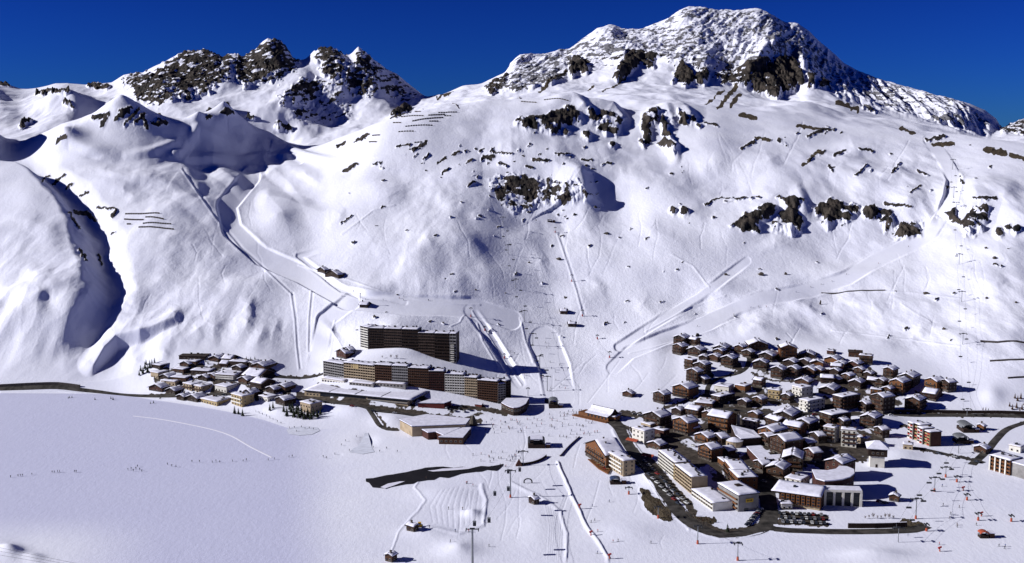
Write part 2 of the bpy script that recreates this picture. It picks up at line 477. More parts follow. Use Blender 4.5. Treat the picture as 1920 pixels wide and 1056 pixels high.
CLIFF = np.zeros_like(Zg)
hump(190, 212, 46, 24, -24, 0, BACK); ridge([(70,205,.3),(105,175,.8),(127,163,1),(140,190,.6)], 8, 40, 30, layer=BACK)
hump(-34, 250, 40, 24, 46, 0, FRONT, 1.6); hump(-20, 190, 30, 20, 26, 0, BACK, 1.5)
# smaller rolls of the basin and the slopes, where they are seen
ridge([(84,290,.2),(112,272,.8),(128,266,1),(160,278,.7),(205,294,.2)], 9, 34, 13)
hump(175, 292, 16, 6, -4); ridge([(60,262,.2),(150,236,.6),(215,214,1)], 5, 30, 26)
ridge([(240,292,.3),(290,284,1),(330,268,.6)], 6, 14, 12); ridge([(300,300,.3),(335,292,1),(345,280,.5)], 5, 20, 9)
ridge([(355,268,.5),(372,244,1),(400,258,.8),(450,276,.3)], 8, 18, 16)
ridge([(412,232,.3),(428,214,.8),(452,240,1),(485,270,.3)], 7, 22, 26)
for (a, b, c, d, h, l, r) in [(150,318,235,330,5,16,10),(230,325,330,352,6,20,14),(330,300,430,306,3,8,7),(440,300,520,292,3,9,7),(480,335,520,322,4,14,10),(545,320,600,345,4,22,12),(190,350,260,372,5,22,18),(150,470,180,520,4,30,20),(20,410,90,430,5,26,20),(10,500,90,520,4,26,22),(20,560,110,548,5,24,14),
    (610,430,650,390,4,30,16),(660,470,720,440,4,34,18),(690,390,760,352,4,40,20),(760,430,830,470,4,30,18),(850,440,900,480,4,30,18),(1180,420,1260,450,5,36,18),(1250,390,1330,420,5,34,20),(1120,320,1200,336,5,30,20),(1300,330,1370,300,6,40,24),(1420,470,1480,458,4,24,14),(1380,620,1460,600,4,26,14),(1480,560,1540,600,4,24,16),(1600,560,1660,590,5,30,16),(1700,640,1745,600,5,30,16),(1840,520,1880,560,5,30,20),(1560,300,1640,275,5,40,16),(1650,330,1720,310,5,40,18),(1400,320,1470,290,5,40,18),(640,650,600,600,5,22,16),(700,600,760,630,4,26,16),(1180,560,1230,590,4,30,18),(1000,470,1030,520,4,26,16),(1100,520,1130,560,4,26,16)]:
    ridge([(a, b, .2), ((a + c) / 2 + 4, (b + d) / 2 - 3, 1), (c, d, .2)], h * .8, l, r, jag=8)
# ---- rock ---------------------------------------------------------------------------------
for pts in [
    [(287,143),(350,105),(400,100),(437,117),(430,147),(400,167),(363,177),(353,187),(333,183),(317,197),(297,207),(253,187),(250,173),(230,160),(230,152),(250,143)],
    [(440,113),(460,105),(480,107),(493,95),(515,80),(540,92),(553,103),(563,123),(550,140),(530,147),(503,157),(480,155),(460,167),(443,157),(440,133)],
    [(590,115),(600,96),(635,95),(650,113),(648,130),(640,150),(625,155),(610,145),(600,130)],
    [(527,187),(563,157),(580,150),(600,157),(613,173),(587,187),(580,213),(563,223),(547,220),(573,200),(550,193),(530,202)],
    [(655,135),(668,118),(685,110),(697,130),(707,150),(712,165),(700,185),(690,175),(678,180),(668,183),(655,180),(648,165)],
]:
    rockpoly([(a_, b_ - (12 if b_ < 135 else 2)) for a_, b_ in pts], .70, 6, layer=BACK, wamp=10, wsc=14)
rockpoly([(640,150),(690,190),(720,180),(760,190),(790,180),(740,140),(700,115)], .42, 10, layer=BACK)
rockpoly([(600,150),(640,150),(660,220),(620,230),(560,235),(540,225)], .36, 10, layer=BACK)
rockline([(738,218),(768,208)], 7, 1); rockpoly([(733,222),(745,206),(768,203),(770,208),(750,214)], 1, 3)
rockline([(176,226),(203,220)], 6); rockline([(191,237),(200,226)], 5)
for a in [(224,212,245,203),(233,235,260,206),(218,226,242,207),(254,229,270,214),(282,232,303,232),(270,222,276,240),(298,225,312,232)]:
    rockline([a[:2], a[2:]], 5)
rockpoly([(408,217),(423,203),(436,208),(445,222),(430,224),(418,214)], 1, 2); rockline([(390,222),(396,220)], 5)
rockline([(520,240),(545,247)], 6, .9, BACK); rockline([(465,220),(475,224)], 4, 1, BACK)
rockline([(168,160),(200,165)], 7, .9, BACK); rockline([(70,178),(130,180)], 4, .9, BACK); rockline([(120,195),(138,205)], 4, .9, BACK); rockline([(40,238),(55,230)], 6); rockline([(108,272),(122,264)], 6)
rockline([(0,160),(16,163)], 5, .9, BACK)
# great peak: snow dusted rock everywhere, then the bare cliff band
rockpoly([(955,150),(957,120),(975,105),(1060,93),(1140,60),(1215,48),(1290,12),(1425,22),(1490,45),(1540,92),(1600,136),(1720,172),(1800,192),(1862,240),(1850,255),(1760,226),(1680,205),(1610,195),(1550,165),(1480,125),(1400,135),(1340,142),(1280,128),(1230,112),(1180,106),(1100,128),(1060,140),(1000,158)], .435, 10, layer=BACK)
rockpoly([(1440,60),(1500,70),(1545,110),(1530,140),(1480,112),(1450,112)], .55, 10, layer=BACK)
rockpoly([(1560,150),(1640,170),(1700,182),(1680,192),(1620,184)], .60, 6, layer=BACK)
for pts, k, r in [
    ([(1065,135),(1075,112),(1085,112),(1100,130),(1098,142),(1085,140),(1070,146)], 1, 6),
    ([(1150,148),(1165,125),(1180,105),(1190,98),(1215,103),(1235,112),(1222,120),(1200,125),(1190,135),(1175,147),(1160,150)], .95, 6),
    ([(1260,155),(1269,127),(1277,121),(1283,123),(1300,140),(1302,148),(1323,133),(1331,146),(1319,160),(1298,160),(1287,163)], 1, 6),
    ([(1383,161),(1412,148),(1394,133),(1408,121),(1433,110),(1446,119),(1440,133),(1465,115),(1481,116),(1496,123),(1506,144),(1508,162),(1481,173),(1465,173),(1458,185),(1444,179),(1429,171),(1415,171),(1408,162)], 1, 10),
    ([(1515,142),(1529,146),(1527,173),(1516,171)], 1, 6),
    ([(1542,150),(1554,160),(1571,183),(1556,170),(1533,173)], 1, 5),
    ([(1098,92),(1130,85),(1165,95),(1180,100),(1150,104),(1110,100)], .75, 0),
    ([(925,168),(960,150),(1010,140),(1060,145),(1040,158),(1000,165),(960,172)], .62, 0),
    ([(905,170),(930,150),(952,138),(950,165),(925,180)], .72, 0),
    ([(1185,112),(1215,116),(1228,130),(1210,128)], .8, 0),
    ([(1340,140),(1400,128),(1412,150),(1380,160),(1345,155)], .62, 0),
    ([(1780,215),(1800,222),(1815,245),(1800,240)], .95, 4),
    ([(1745,222),(1780,222),(1790,235),(1760,232)], .85, 0),
    ([(1865,240),(1900,230),(1925,225),(1925,255),(1880,250)], .6, 0),
]:
    rockpoly(pts, k, 3, r, layer=BACK)
for a, w in [((1346,202,1379,165), 6), ((1371,198,1387,177), 5), ((1323,194,1358,171), 2.5), ((1010,172,1062,138), 3.5), ((1130,175,1176,145), 3), ((820,184,850,176), 3), ((1100,170,1112,162), 2.5)]:
    rockline([a[:2], a[2:]], w, .9, ANY, tgt=DIRT)
for pts, k, r in [
    ([(965,235),(978,220),(994,220),(1022,222),(1035,209),(1056,209),(1054,201),(1071,197),(1081,205),(1094,226),(1079,233),(1062,235),(1049,249),(1024,250),(997,241),(978,243)], .74, 0),
    ([(1098,197),(1115,207),(1122,232),(1109,232)], .75, 0),
    ([(1124,209),(1139,207),(1164,220),(1164,250),(1153,256),(1134,256),(1124,243)], .62, 0),
    ([(1202,219),(1221,208),(1250,204),(1233,223),(1223,244),(1215,267),(1206,258),(1203,235)], .74, 0),
    ([(1242,217),(1254,233),(1256,258),(1242,250),(1235,235)], 1, 5),
    ([(1271,206),(1288,217),(1290,235),(1273,229)], 1, 5),
    ([(1233,271),(1246,262),(1267,279),(1267,292),(1250,287)], 1, 8),
    ([(1195,260),(1205,262),(1210,280),(1200,275)], .8, 3),
    ([(1370,427),(1413,393),(1453,383),(1453,407),(1423,420),(1423,437),(1390,427)], .74, 0),
    ([(1460,373),(1487,370),(1507,377),(1493,393),(1502,420),(1500,437),(1477,445),(1447,433),(1450,413),(1477,393)], .70, 0),
    ([(1527,390),(1557,378),(1607,387),(1607,407),(1587,415),(1567,417),(1550,430),(1537,420),(1547,407),(1533,400)], .74, 0),
    ([(1617,390),(1643,390),(1643,410),(1620,407)], .95, 3),
    ([(1647,397),(1673,397),(1677,430),(1660,437),(1657,417)], .72, 3),
    ([(1673,440),(1693,420),(1727,420),(1727,447),(1683,453)], .72, 3),
    ([(1763,403),(1787,393),(1800,417),(1827,390),(1853,387),(1853,410),(1840,433),(1813,443),(1803,423),(1780,412)], .70, 0),
    ([(915,332),(960,325),(1000,330),(1060,340),(1095,355),(1103,370),(1085,382),(1050,387),(1020,385),(990,395),(965,405),(940,380),(920,355)], .49, 0),
    ([(1085,340),(1098,350),(1106,370),(1098,380),(1088,365)], .72, 3),
]:
    rockpoly(pts, k, 4, max(r, 7.0) if k > .6 else 0, layer=FRONT, wamp=6)
    rockpoly(pts, 1.0, 8, 0, layer=FRONT, wamp=6, tgt=CLIFF)
for u, v, r in [(1100,254,8),(1062,248,6),(1149,271,6),(1873,437,9),(1906,432,8),(1890,428,6),(1283,399,8),(1262,396,6),(1300,226,7),(1310,235,5)]:
    rockline([(u-1, v), (u+1, v+2)], r, 1, FRONT, raise_=r*.6)
for a, w, k in [((1660,383,1707,388),4,.9),((1827,373,1867,372),4,1),((1322,385,1345,372),3,.9),((1345,372,1395,374),3,.8),((1360,378,1400,372),3,.8),((1410,372,1425,372),3,.9),
    ((1320,230,1345,235),3,.9),((1388,215,1418,222),6,.9),((1418,258,1442,262),5,1),((1390,280,1415,265),4,.9),((1460,262,1475,275),4,.8),((1505,310,1535,285),8,.75),((1516,300,1545,284),4,.8),((1554,310,1560,320),4,.9),((1565,292,1585,285),4,.9),
    ((1497,236,1535,241),5,1),((1515,256,1540,245),4,.9),((1540,244,1565,244),3,.9),((1570,195,1607,208),6,1),((1620,205,1640,212),4,.8),((1605,330,1625,310),3,.8),((1612,283,1638,284),3,1),((1673,325,1690,308),3,1),((1720,320,1740,330),3,.8),((1708,360,1725,350),3,.8),
    ((1690,240,1713,250),5,1),((1737,262,1770,258),4,1),((1750,271,1787,270),6,1),((1850,281,1884,287),9,1),((1895,291,1925,298),7,1),((1800,330,1806,345),3,.9)]:
    rockline([a[:2], a[2:]], w, k, ANY, tgt=DIRT if w >= 5 else None)
# scattered little outcrops on the central slope
for a, w in [((665,268,690,252),6),((632,275,645,268),4),((645,322,668,308),4),((742,275,770,272),2.5),((775,282,800,266),3.5),((880,348,890,342),3),((850,290,862,285),3),((1000,345,1012,350),4),((870,310,885,300),3),((905,298,925,295),4),((920,285,960,290),3),((935,308,950,312),3),((1000,300,1030,302),3),((1090,300,1110,300),2.5),((985,312,1000,316),3),((1040,288,1070,290),2),((1130,310,1145,308),3),
             ((640,420,660,405),2),((700,310,715,305),2.5),((795,298,805,290),3),((820,305,835,297),3),((830,325,842,318),2.5),((80,340,92,330),3),((100,345,118,330),4),((125,355,135,345),3),((150,368,165,360),3),((182,390,215,392),3),((210,405,218,395),4),((140,398,158,402),5),((163,400,178,415),5),((185,480,192,498),4),((130,400,150,430),3.5),((150,470,162,490),4),((210,440,218,436),2.5)]:
    rockline([a[:2], a[2:]], w, 1, FRONT)
for k in range(170):                                              # tiny stones showing through
    u = random.uniform(640, 1900); v = random.uniform(230, 640)
    if random.random() < .35:
        u = random.uniform(860, 1120); v = random.uniform(270, 420)
    l = random.uniform(1, 5)
    rockline([(u, v), (u + l, v - l * random.uniform(-.3, .8))], random.uniform(1.2, 2.4), .9, FRONT)
MUDM = np.zeros_like(Zg)
for pts, w in [([(1150,782),(1165,800),(1180,830),(1205,865),(1240,912),(1272,955),(1300,980),(1350,998),(1400,995),(1432,985),(1442,960),(1438,925),(1432,890)], 11),
    ([(1215,860),(1290,945),(1300,962)], 9), ([(1165,775),(1200,778),(1232,790)], 9), ([(1170,800),(1205,815),(1215,835)], 8), ([(1255,835),(1300,850),(1345,880),(1370,930)], 5), ([(1340,845),(1375,875),(1420,905),(1440,930)], 8),
    ([(1260,800),(1300,826),(1330,846)], 6), ([(1380,790),(1420,826),(1440,838)], 6), ([(1430,880),(1440,910)], 10), ([(1485,868),(1470,895)], 8), ([(1440,790),(1460,800)], 6), ([(1510,860),(1530,868),(1545,880)], 10), ([(1515,820),(1545,845),(1560,855)], 9),
    ([(1245,765),(1300,748),(1345,742),(1400,742)], 5), ([(1300,760),(1400,768),(1450,772),(1520,776),(1620,776),(1760,778),(1925,780)], 5), ([(1400,780),(1435,785),(1445,800)], 7), ([(1330,715),(1370,702),(1398,690),(1405,672),(1398,662),(1380,655)], 3), ([(1330,715),(1328,738)], 3),
    ([(1410,700),(1450,715),(1490,715),(1540,705)], 4), ([(1470,752),(1500,760)], 7), ([(1530,760),(1560,772)], 8), ([(1600,720),(1640,750),(1650,770)], 5), ([(1450,965),(1500,968),(1545,972)], 11), ([(1450,978),(1550,984)], 8), ([(1500,700),(1560,696),(1610,700)], 3),
    ([(600,748),(700,764),(800,778),(900,790)], 7), ([(840,765),(900,765),(950,775)], 7), ([(560,740),(600,748)], 8), ([(700,768),(722,802),(745,806)], 3), ([(280,742),(380,740),(440,738),(500,745),(560,745)], 5), ([(470,702),(505,705),(560,708),(600,703)], 3), ([(430,715),(470,725),(500,742)], 3), ([(310,712),(350,708),(400,714)], 2.5), ([(1025,752),(1045,760)], 6),
    ([(1715,842),(1774,852),(1845,866)], 4), ([(1825,868),(1862,832),(1885,806),(1925,790)], 4), ([(1690,800),(1720,800)], 3), ([(1600,790),(1640,812)], 3)]:
    rockline(pts, w, .8, FRONT, tgt=MUDM)
for pg, k in [([(1200,795),(1340,765),(1520,772),(1660,785),(1665,865),(1560,880),(1450,935),(1400,940),(1320,900),(1230,840)], .60), ([(1290,662),(1420,652),(1560,668),(1680,705),(1775,745),(1640,772),(1480,772),(1330,765),(1245,757),(1300,700)], .47), ([(280,685),(400,675),(510,690),(550,730),(600,745),(500,758),(400,750),(290,738)], .46), ([(590,712),(760,735),(960,770),(900,790),(760,768),(600,752)], .45), ([(1690,800),(1760,835),(1850,862),(1860,850),(1760,815)], .35)]:
    rockpoly(pg, k, 10, 0, layer=FRONT, tgt=MUDM)
# brown turf banks by the road
rockpoly([(1196,912),(1206,915),(1258,955),(1264,978),(1240,980),(1208,952)], .95, 6, 2, layer=FRONT, tgt=DIRT)
rockpoly([(1300,965),(1345,970),(1350,985),(1310,985)], .6, 6, 0, layer=FRONT, tgt=DIRT)
rockpoly([(1690,972),(1735,980),(1712,994),(1680,992)], .8, 4, 0, layer=FRONT, tgt=DIRT)
# rime and wind-packed snow dusting the rock of the great peak
FROST = np.zeros_like(Zg)
rockpoly([(940,170),(955,150),(957,115),(975,100),(1060,88),(1140,50),(1215,40),(1290,5),(1425,15),(1490,40),(1540,88),(1600,130),(1720,165),(1800,190),(1870,240),(1850,255),(1800,250),(1760,230),(1680,212),(1610,200),(1575,185),(1560,150),(1510,135),(1495,112),(1440,108),(1400,122),(1340,130),(1280,118),(1230,100),(1180,96),(1140,110),(1060,110),(1060,150),(1000,165)], 1, 8, 0, layer=BACK, tgt=FROST)
# ---- ski runs: smooth, slightly sunk lanes with thrown-up edges ---------------------------------
def piste(pts, w, depth=1.0, berm=.4):
    us = [p[0] for p in pts]
    s = sub(FRONT, min(us) - 2*w, max(us) + 2*w, 0, 0)
    U, V = U0[s], V0[s]
    d, side, par = polydist(U, V * 1.0, pts)
    m = sstep(w, w - 4, d) * FRONT[s]
    PISTE[s] = np.maximum(PISTE[s], m)
    ef = sstep(0, .15, par) * sstep(1, .85, par)
    ADD[s] -= .8 * m * NOISE[s]
    ADD[s] += ef * (-depth * m + berm * np.exp(-((d - w - 1) / 2.0) ** 2) * FRONT[s]) * PXM[s]
piste([(1745,262),(1770,300),(1790,335),(1782,370),(1770,400),(1745,438),(1700,462),(1640,490),(1590,520),(1520,545),(1430,560),(1380,580),(1330,605),(1240,635),(1180,660),(1150,690)], 15)
piste([(1400,490),(1360,520),(1310,560),(1220,612),(1160,650)], 10, .8)
piste([(330,290),(430,300),(500,300),(560,300)], 10, .8, .8)
piste([(470,330),(425,385),(435,430),(490,480),(560,510),(650,560),(760,572),(880,575),(960,600)], 20, 1.2)
piste([(600,470),(560,480),(640,540),(760,565)], 6, .6)
piste([(660,560),(610,600),(600,660),(590,690)], 18, .8)
piste([(880,580),(925,640),(975,720)], 12, .8)
piste([(1020,640),(1040,690),(1050,745)], 30, .5, .5)
# ditches and snow walls along lift lines
for pts in [[(340,318),(370,362),(405,412),(450,462),(490,500),(545,552)], [(545,552),(552,600),(555,650),(560,692)], [(1045,440),(1062,490),(1080,545),(1092,590)], [(583,545),(578,600),(577,660)], [(885,582),(925,640),(978,722)]][:-1]:
    ridge(pts, .8, 2.4, 2.2); ridge([(p[0] + 4, p[1] - 2) for p in pts], -.7, 3, 3)
for pts in [[(560,495),(640,520),(720,548),(800,562),(900,572)], [(1260,478),(1300,500),(1330,540)], [(1545,550),(1620,546),(1700,548),(1800,560)], [(1180,660),(1260,640),(1300,632)], [(870,590),(862,605),(845,612)], [(640,300),(760,290)], [(628,600),(622,625),(640,650)], [(1560,620),(1660,632),(1800,650)], [(1690,570),(1720,590),(1745,605)], [(1210,620),(1290,580),(1360,555)], [(640,440),(700,395),(740,385)]]:
    ridge(pts, .9, 2.5, 2.2)
# ski tracks and groomer lines over the meadow and the runs
RT = random.Random(99)
for k in range(46):
    u = RT.uniform(800, 1250); v = RT.uniform(830, 1040)
    if k > 26: u, v = RT.uniform(900, 1250), RT.uniform(600, 760)
    a = RT.uniform(-.35, .35) + (0 if k < 14 else RT.choice([0, .8, -.8])); L_ = RT.uniform(20, 80)
    ridge([(u, v), (u + a * L_ * .5 + RT.uniform(-6, 6), v - L_ * .5), (u + a * L_, v - L_)], -RT.uniform(.25, .5), 1.8, 1.8)
for k in range(70):                                              # lines left by skiers on the open slopes
    u = RT.uniform(640, 1900); v = RT.uniform(420, 650); L_ = RT.uniform(25, 90); a = RT.uniform(-.5, .5)
    if k % 5 == 0: u, v = RT.uniform(1280, 1700), RT.uniform(300, 370)
    if k % 7 == 0: u, v = RT.uniform(230, 540), RT.uniform(420, 600)
    ridge([(u, v), (u + a * L_ * .5 + RT.uniform(-8, 8), v - L_ * .45), (u + a * L_ + RT.uniform(-6, 6), v - L_ * .9)], -RT.uniform(.25, .6), 1.7, 1.7, jag=3)
for k in range(16):
    u = RT.uniform(20, 620); v = RT.uniform(800, 1040); L_ = RT.uniform(60, 200); a = RT.uniform(-.25, .1)
    ridge([(u, v), (u + L_ * .5, v + a * L_ * .5 + RT.uniform(-4, 4)), (u + L_, v + a * L_)], -.3, 1.8, 1.8)
ridge([(-20, 897), (120, 889), (240, 882), (380, 868), (500, 862), (640, 852)], -.7, 3.5, 3.5); ridge([(90, 1030), (200, 1018), (330, 1010)], -.4, 2.2, 2.2)
for k in range(7):
    ridge([(1020 + 5*k, 940 + 4*k), (1030 + 4*k, 990), (1026 + 4*k, 1050)], .35, 1.6, 1.6)
for k in range(9):
    ridge([(812 + 10*k, 990 - 3*abs(k-4)), (806 + 11*k, 950), (826 + 9*k, 915 + 2*abs(k-4))], -.3, 2.6, 2.6)
# banks of ploughed snow beside the roads
for off in (-13, 13):
    ridge([(1162 + off, 806), (1178 + off, 834), (1204 + off, 872), (1240 + off, 919), (1272 + off, 962), (1300 + off * .7, 990 - off * .3)], .9, 3.5, 3.5, jag=4)
ridge([(1290, 992), (1350, 1011), (1400, 1007), (1440, 996), (1560, 1005), (1700, 1003)], 1.0, 3, 3, jag=4); ridge([(1450, 985), (1560, 989), (1640, 990)], .8, 2.5, 2.5, jag=4)
ridge([(0, 736), (110, 733), (200, 744), (290, 750), (380, 747), (440, 746)], .8, 2.5, 2.5, jag=4)
# crest line of snow down the lower run, park rollers, dumps of cleared snow
ridge([(1048,868),(1072,930),(1100,985),(1130,1030),(1160,1070)], 2.5, 6, 3.5, jag=2)
ridge([(960,905),(1010,930),(1052,960),(1063,1000),(1062,1060)], 1.5, 7, 3, jag=2)
ridge([(785,905),(780,915),(800,940),(770,975),(745,1000),(735,1035)], .9, 4, 2.5, jag=3)
ridge([(905,910),(912,940),(905,985),(860,1003),(800,990)], 1.5, 7, 4, jag=3)
hump(860, 1032, 34, 16, 11, 0, FRONT, 1.5); hump(885, 964, 16, 7, 7); hump(1225, 905, 30, 16, 6, 30); hump(1640, 1044, 60, 14, 11); hump(800, 1000, 40, 12, 5); hump(840, 930, 60, 16, 5); hump(1010, 985, 34, 40, 3); hump(1180, 1000, 60, 20, 5); hump(1210, 880, 30, 16, 3)
hump(18, 1036, 22, 10, 12); hump(62, 1050, 20, 9, 9); hump(-40, 1040, 60, 24, 10)
hump(690, 825, 16, 10, -3); hump(660, 770, 40, 10, 5); hump(735, 790, 30, 12, 6); hump(520, 770, 24, 8, 4); hump(770, 660, 60, 8, 8)
hump(1650, 790, 40, 10, 8); hump(1690, 855, 36, 12, 5); hump(1780, 745, 60, 22, 8); hump(1860, 745, 22, 20, 6)
for pts in [[(885,582),(925,640),(978,722)], [(895,605),(905,640),(935,690)], [(975,595),(985,640),(1000,680)]]:
    ridge(pts, 1.0, 3, 2.4)

# rock relief: fluted, blocky
r1 = ridged(Xg / 60, Yg / 150, 5, 57, .55)
r2 = ridged(Xg / 22 + 2*n1, Yg / 60, 4, 71, .55)
CL = np.clip(CLIFF, .35, 1)
r4 = ridged(Xg / 9, Yg / 30, 3, 83, .5)
bk = np.floor(3 * fbm(Xg / 30, Yg / 70, 3, 91)) / 3
rk = np.clip(ROCK, 0, 1)
ADD += (1 - back) * rk * CL * (r2 * 3.6 + r4 * 1.6 + bk * 3.4)
st = ridged((Xg * .82 + Zg * .57) / 150, (-Xg * .57 + Zg * .82) / 42, 4, 201, .55)
ADD += back * FROST * (1 - .7 * sstep(TOP - .5, TOP, Sg)) * st * 6.5
jagged = np.clip(rk * 1.6, 0, 1) * np.exp(-((Sg - TOP) / .12) ** 2) * 1.0
ADD += jagged * 4.5 * ridged(U0 / 8, 0 * U0 + 3.3, 3, 7)
crag = 1 - .72 * sstep(TOP - .9, TOP, Sg)
ADD += back * rk * crag * (1 - .45 * FROST) * (r1 * 7.0 + r2 * 4.0 + r4 * 2.5 + bk * 3)
ADD += back * (1 - rk) * crag * (n1 * 5 + n3 * 1.6)
top = sstep(TOP - .35, TOP, Sg) * (Sg < TOP + .2)
ADD -= 0.0 * top
ADD *= np.where(Sg < 2.9, 0, 1)
SMOOTH = np.maximum(PISTE, .8 * sstep(FOOT + .6, FOOT, Sg))
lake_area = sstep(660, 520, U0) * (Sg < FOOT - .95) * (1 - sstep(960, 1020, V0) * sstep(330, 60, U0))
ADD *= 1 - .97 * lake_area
Zg = Zg + ADD
# ---- final rock mask: bare where painted, broken up by ledges of lying snow
jit = fbm(Xg / 26, Yg / 60, 5, 131, .62)
jit2 = fbm((Xg + Yg * .35) / 20, (Zg * 1.6) / 16, 4, 151, .6)
sk = fbm((Xg * .82 + Zg * .57) / 46, (-Xg * .57 + Zg * .82) / 13, 4, 171, .6)
jit = np.where(Sg > CREST + .8, .35 * jit + .75 * sk, jit)
gz = np.gradient(Zg, axis=0) / np.maximum(np.gradient(Xg, axis=0), .05)
ROCKM = np.where(ROCK > .02, sstep(.42, .58, ROCK * (1 - .30 * FROST * sstep(-.1, .5, n1)) + .46 * jit + .36 * jit2 + .05 * np.clip(gz, -2, 2)), 0)
DIRTM = np.where(DIRT > .02, sstep(.40, .6, DIRT + .30 * jit), 0)

n_c, n_r = Zg.shape
def grid_mesh(name):
    me = bpy.data.meshes.new(name)
    co = np.stack([Xg, Yg, Zg], -1).reshape(-1, 3).astype(np.float32)
    i = np.arange((n_c - 1) * (n_r - 1))
    ci, ri = i // (n_r - 1), i % (n_r - 1)
    a = ci * n_r + ri
    q = np.stack([a, a + n_r, a + n_r + 1, a + 1], -1).astype(np.int32)
    me.vertices.add(len(co)); me.vertices.foreach_set("co", co.ravel())
    me.loops.add(q.size); me.loops.foreach_set("vertex_index", q.ravel())
    me.polygons.add(len(q))
    me.polygons.foreach_set("loop_start", np.arange(0, q.size, 4, dtype=np.int32))
    me.polygons.foreach_set("use_smooth", np.ones(len(q), bool))
    me.update(calc_edges=True)
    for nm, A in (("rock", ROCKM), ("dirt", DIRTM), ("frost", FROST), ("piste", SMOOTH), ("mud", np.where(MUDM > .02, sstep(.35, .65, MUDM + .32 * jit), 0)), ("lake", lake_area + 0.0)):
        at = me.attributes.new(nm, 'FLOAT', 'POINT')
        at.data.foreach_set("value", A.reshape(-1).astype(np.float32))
    return me

def terrain_material():
    m = bpy.data.materials.new("snow_and_rock"); m.use_nodes = True
    nt = m.node_tree; N = nt.nodes; L = nt.links
    b = N["Principled BSDF"]
    b.inputs["Roughness"].default_value = .75
    b.inputs["Specular IOR Level"].default_value = .15
    tc = N.new("ShaderNodeTexCoord")
    def attr(n):
        a = N.new("ShaderNodeAttribute"); a.attribute_name = n; return a.outputs["Fac"]
    def noise(scale, det=4, rough=.55, st=None):
        mp = N.new("ShaderNodeMapping"); mp.inputs["Scale"].default_value = st or (1, 1, 1)
        n = N.new("ShaderNodeTexNoise"); n.inputs["Scale"].default_value = scale; n.inputs["Detail"].default_value = det; n.inputs["Roughness"].default_value = rough
        L.new(tc.outputs["Object"], mp.inputs[0]); L.new(mp.outputs[0], n.inputs["Vector"])
        return n.outputs[0]
    def math_(op, a, b2=None, c=None):
        x = N.new("ShaderNodeMath"); x.operation = op
        for k, q in enumerate((a, b2, c)):
            if q is None: continue
            if isinstance(q, (int, float)): x.inputs[k].default_value = q
            else: L.new(q, x.inputs[k])
        return x.outputs[0]
    def ramp(f, p0, c0, p1, c1):
        r = N.new("ShaderNodeValToRGB"); e = r.color_ramp.elements
        e[0].position = p0; e[0].color = (*c0, 1); e[1].position = p1; e[1].color = (*c1, 1)
        L.new(f, r.inputs[0]); return r.outputs[0]
    def mix(f, a, b2):
        x = N.new("ShaderNodeMix"); x.data_type = 'RGBA'
        L.new(f, x.inputs[0]); L.new(a, x.inputs[6]); L.new(b2, x.inputs[7]); return x.outputs[2]
    snow = ramp(noise(.012, 5), .35, (.80, .81, .955), .65, (.85, .86, .985))
    lake_dim = N.new("ShaderNodeMix"); lake_dim.data_type = 'RGBA'
    lake_dim.inputs[7].default_value = (.565, .575, .795, 1)  # darker lake colour stands in for the weaker sunlight on level snow
    L.new(math_('MULTIPLY', attr("lake"), .8), lake_dim.inputs[0]); L.new(snow, lake_dim.inputs[6]); snow = lake_dim.outputs[2]
    rockc = ramp(noise(.05, 7, .68, (1, .8, .42)), .38, (.010, .010, .011), .72, (.105, .084, .070))
    rime = N.new("ShaderNodeMix"); rime.data_type = 'RGBA'; rime.inputs[7].default_value = (.34, .34, .39, 1)
    L.new(math_('MULTIPLY', attr("frost"), math_('MULTIPLY', noise(.10, 5, .7), .95)), rime.inputs[0]); L.new(rockc, rime.inputs[6]); rockc = rime.outputs[2]
    dirtc = ramp(noise(.06, 5, .6), .3, (.045, .034, .022), .7, (.11, .085, .055))
    edge = noise(.16, 5, .65)
    rf = math_('SMOOTH_MIN', 1.0, 1.0, 0.0)
    def thr(att):
        s = math_('ADD', att, math_('MULTIPLY', math_('SUBTRACT', edge, .5), .9))
        mr = N.new("ShaderNodeMapRange"); mr.interpolation_type = 'SMOOTHSTEP'
        mr.inputs[1].default_value = .38; mr.inputs[2].default_value = .58
        L.new(s, mr.inputs[0]); return mr.outputs[0]
    rockm = math_('MULTIPLY', thr(attr("rock")), math_('GREATER_THAN', attr("rock"), .03))
    dirtm = math_('MULTIPLY', thr(attr("dirt")), math_('GREATER_THAN', attr("dirt"), .03))
    mudc = ramp(noise(.25, 5, .65), .3, (.022, .018, .016), .74, (.12, .098, .082))
    mr = N.new("ShaderNodeMapRange"); mr.interpolation_type = 'SMOOTHSTEP'; mr.inputs[1].default_value = .3; mr.inputs[2].default_value = .6
    L.new(math_('ADD', attr("mud"), math_('MULTIPLY', math_('SUBTRACT', noise(.35, 4, .7), .5), .7)), mr.inputs[0])
    mudm = math_('MULTIPLY', mr.outputs[0], math_('GREATER_THAN', attr("mud"), .03))
    c = mix(mudm, mix(dirtm, mix(rockm, snow, rockc), dirtc), mudc)
    L.new(c, b.inputs["Base Color"])
    # surface grain: wind ripples on snow, broken faces on rock
    h_s = math_('ADD', math_('MULTIPLY', noise(.07, 4, .6), .45), math_('MULTIPLY', noise(.33, 4, .7, (1, .5, 1)), .48))
    h_s = math_('MULTIPLY', h_s, math_('SUBTRACT', 1.0, math_('MULTIPLY', attr("piste"), .7)))
    h_r = math_('MULTIPLY', noise(.085, 7, .68, (1, .6, .30)), 8.0)
    hh = N.new("ShaderNodeMix"); hh.data_type = 'FLOAT'
    L.new(math_('MAXIMUM', rockm, dirtm), hh.inputs[0]); L.new(h_s, hh.inputs[2]); L.new(h_r, hh.inputs[3])
    bp = N.new("ShaderNodeBump"); bp.inputs["Strength"].default_value = 1.0; bp.inputs["Distance"].default_value = 1.0
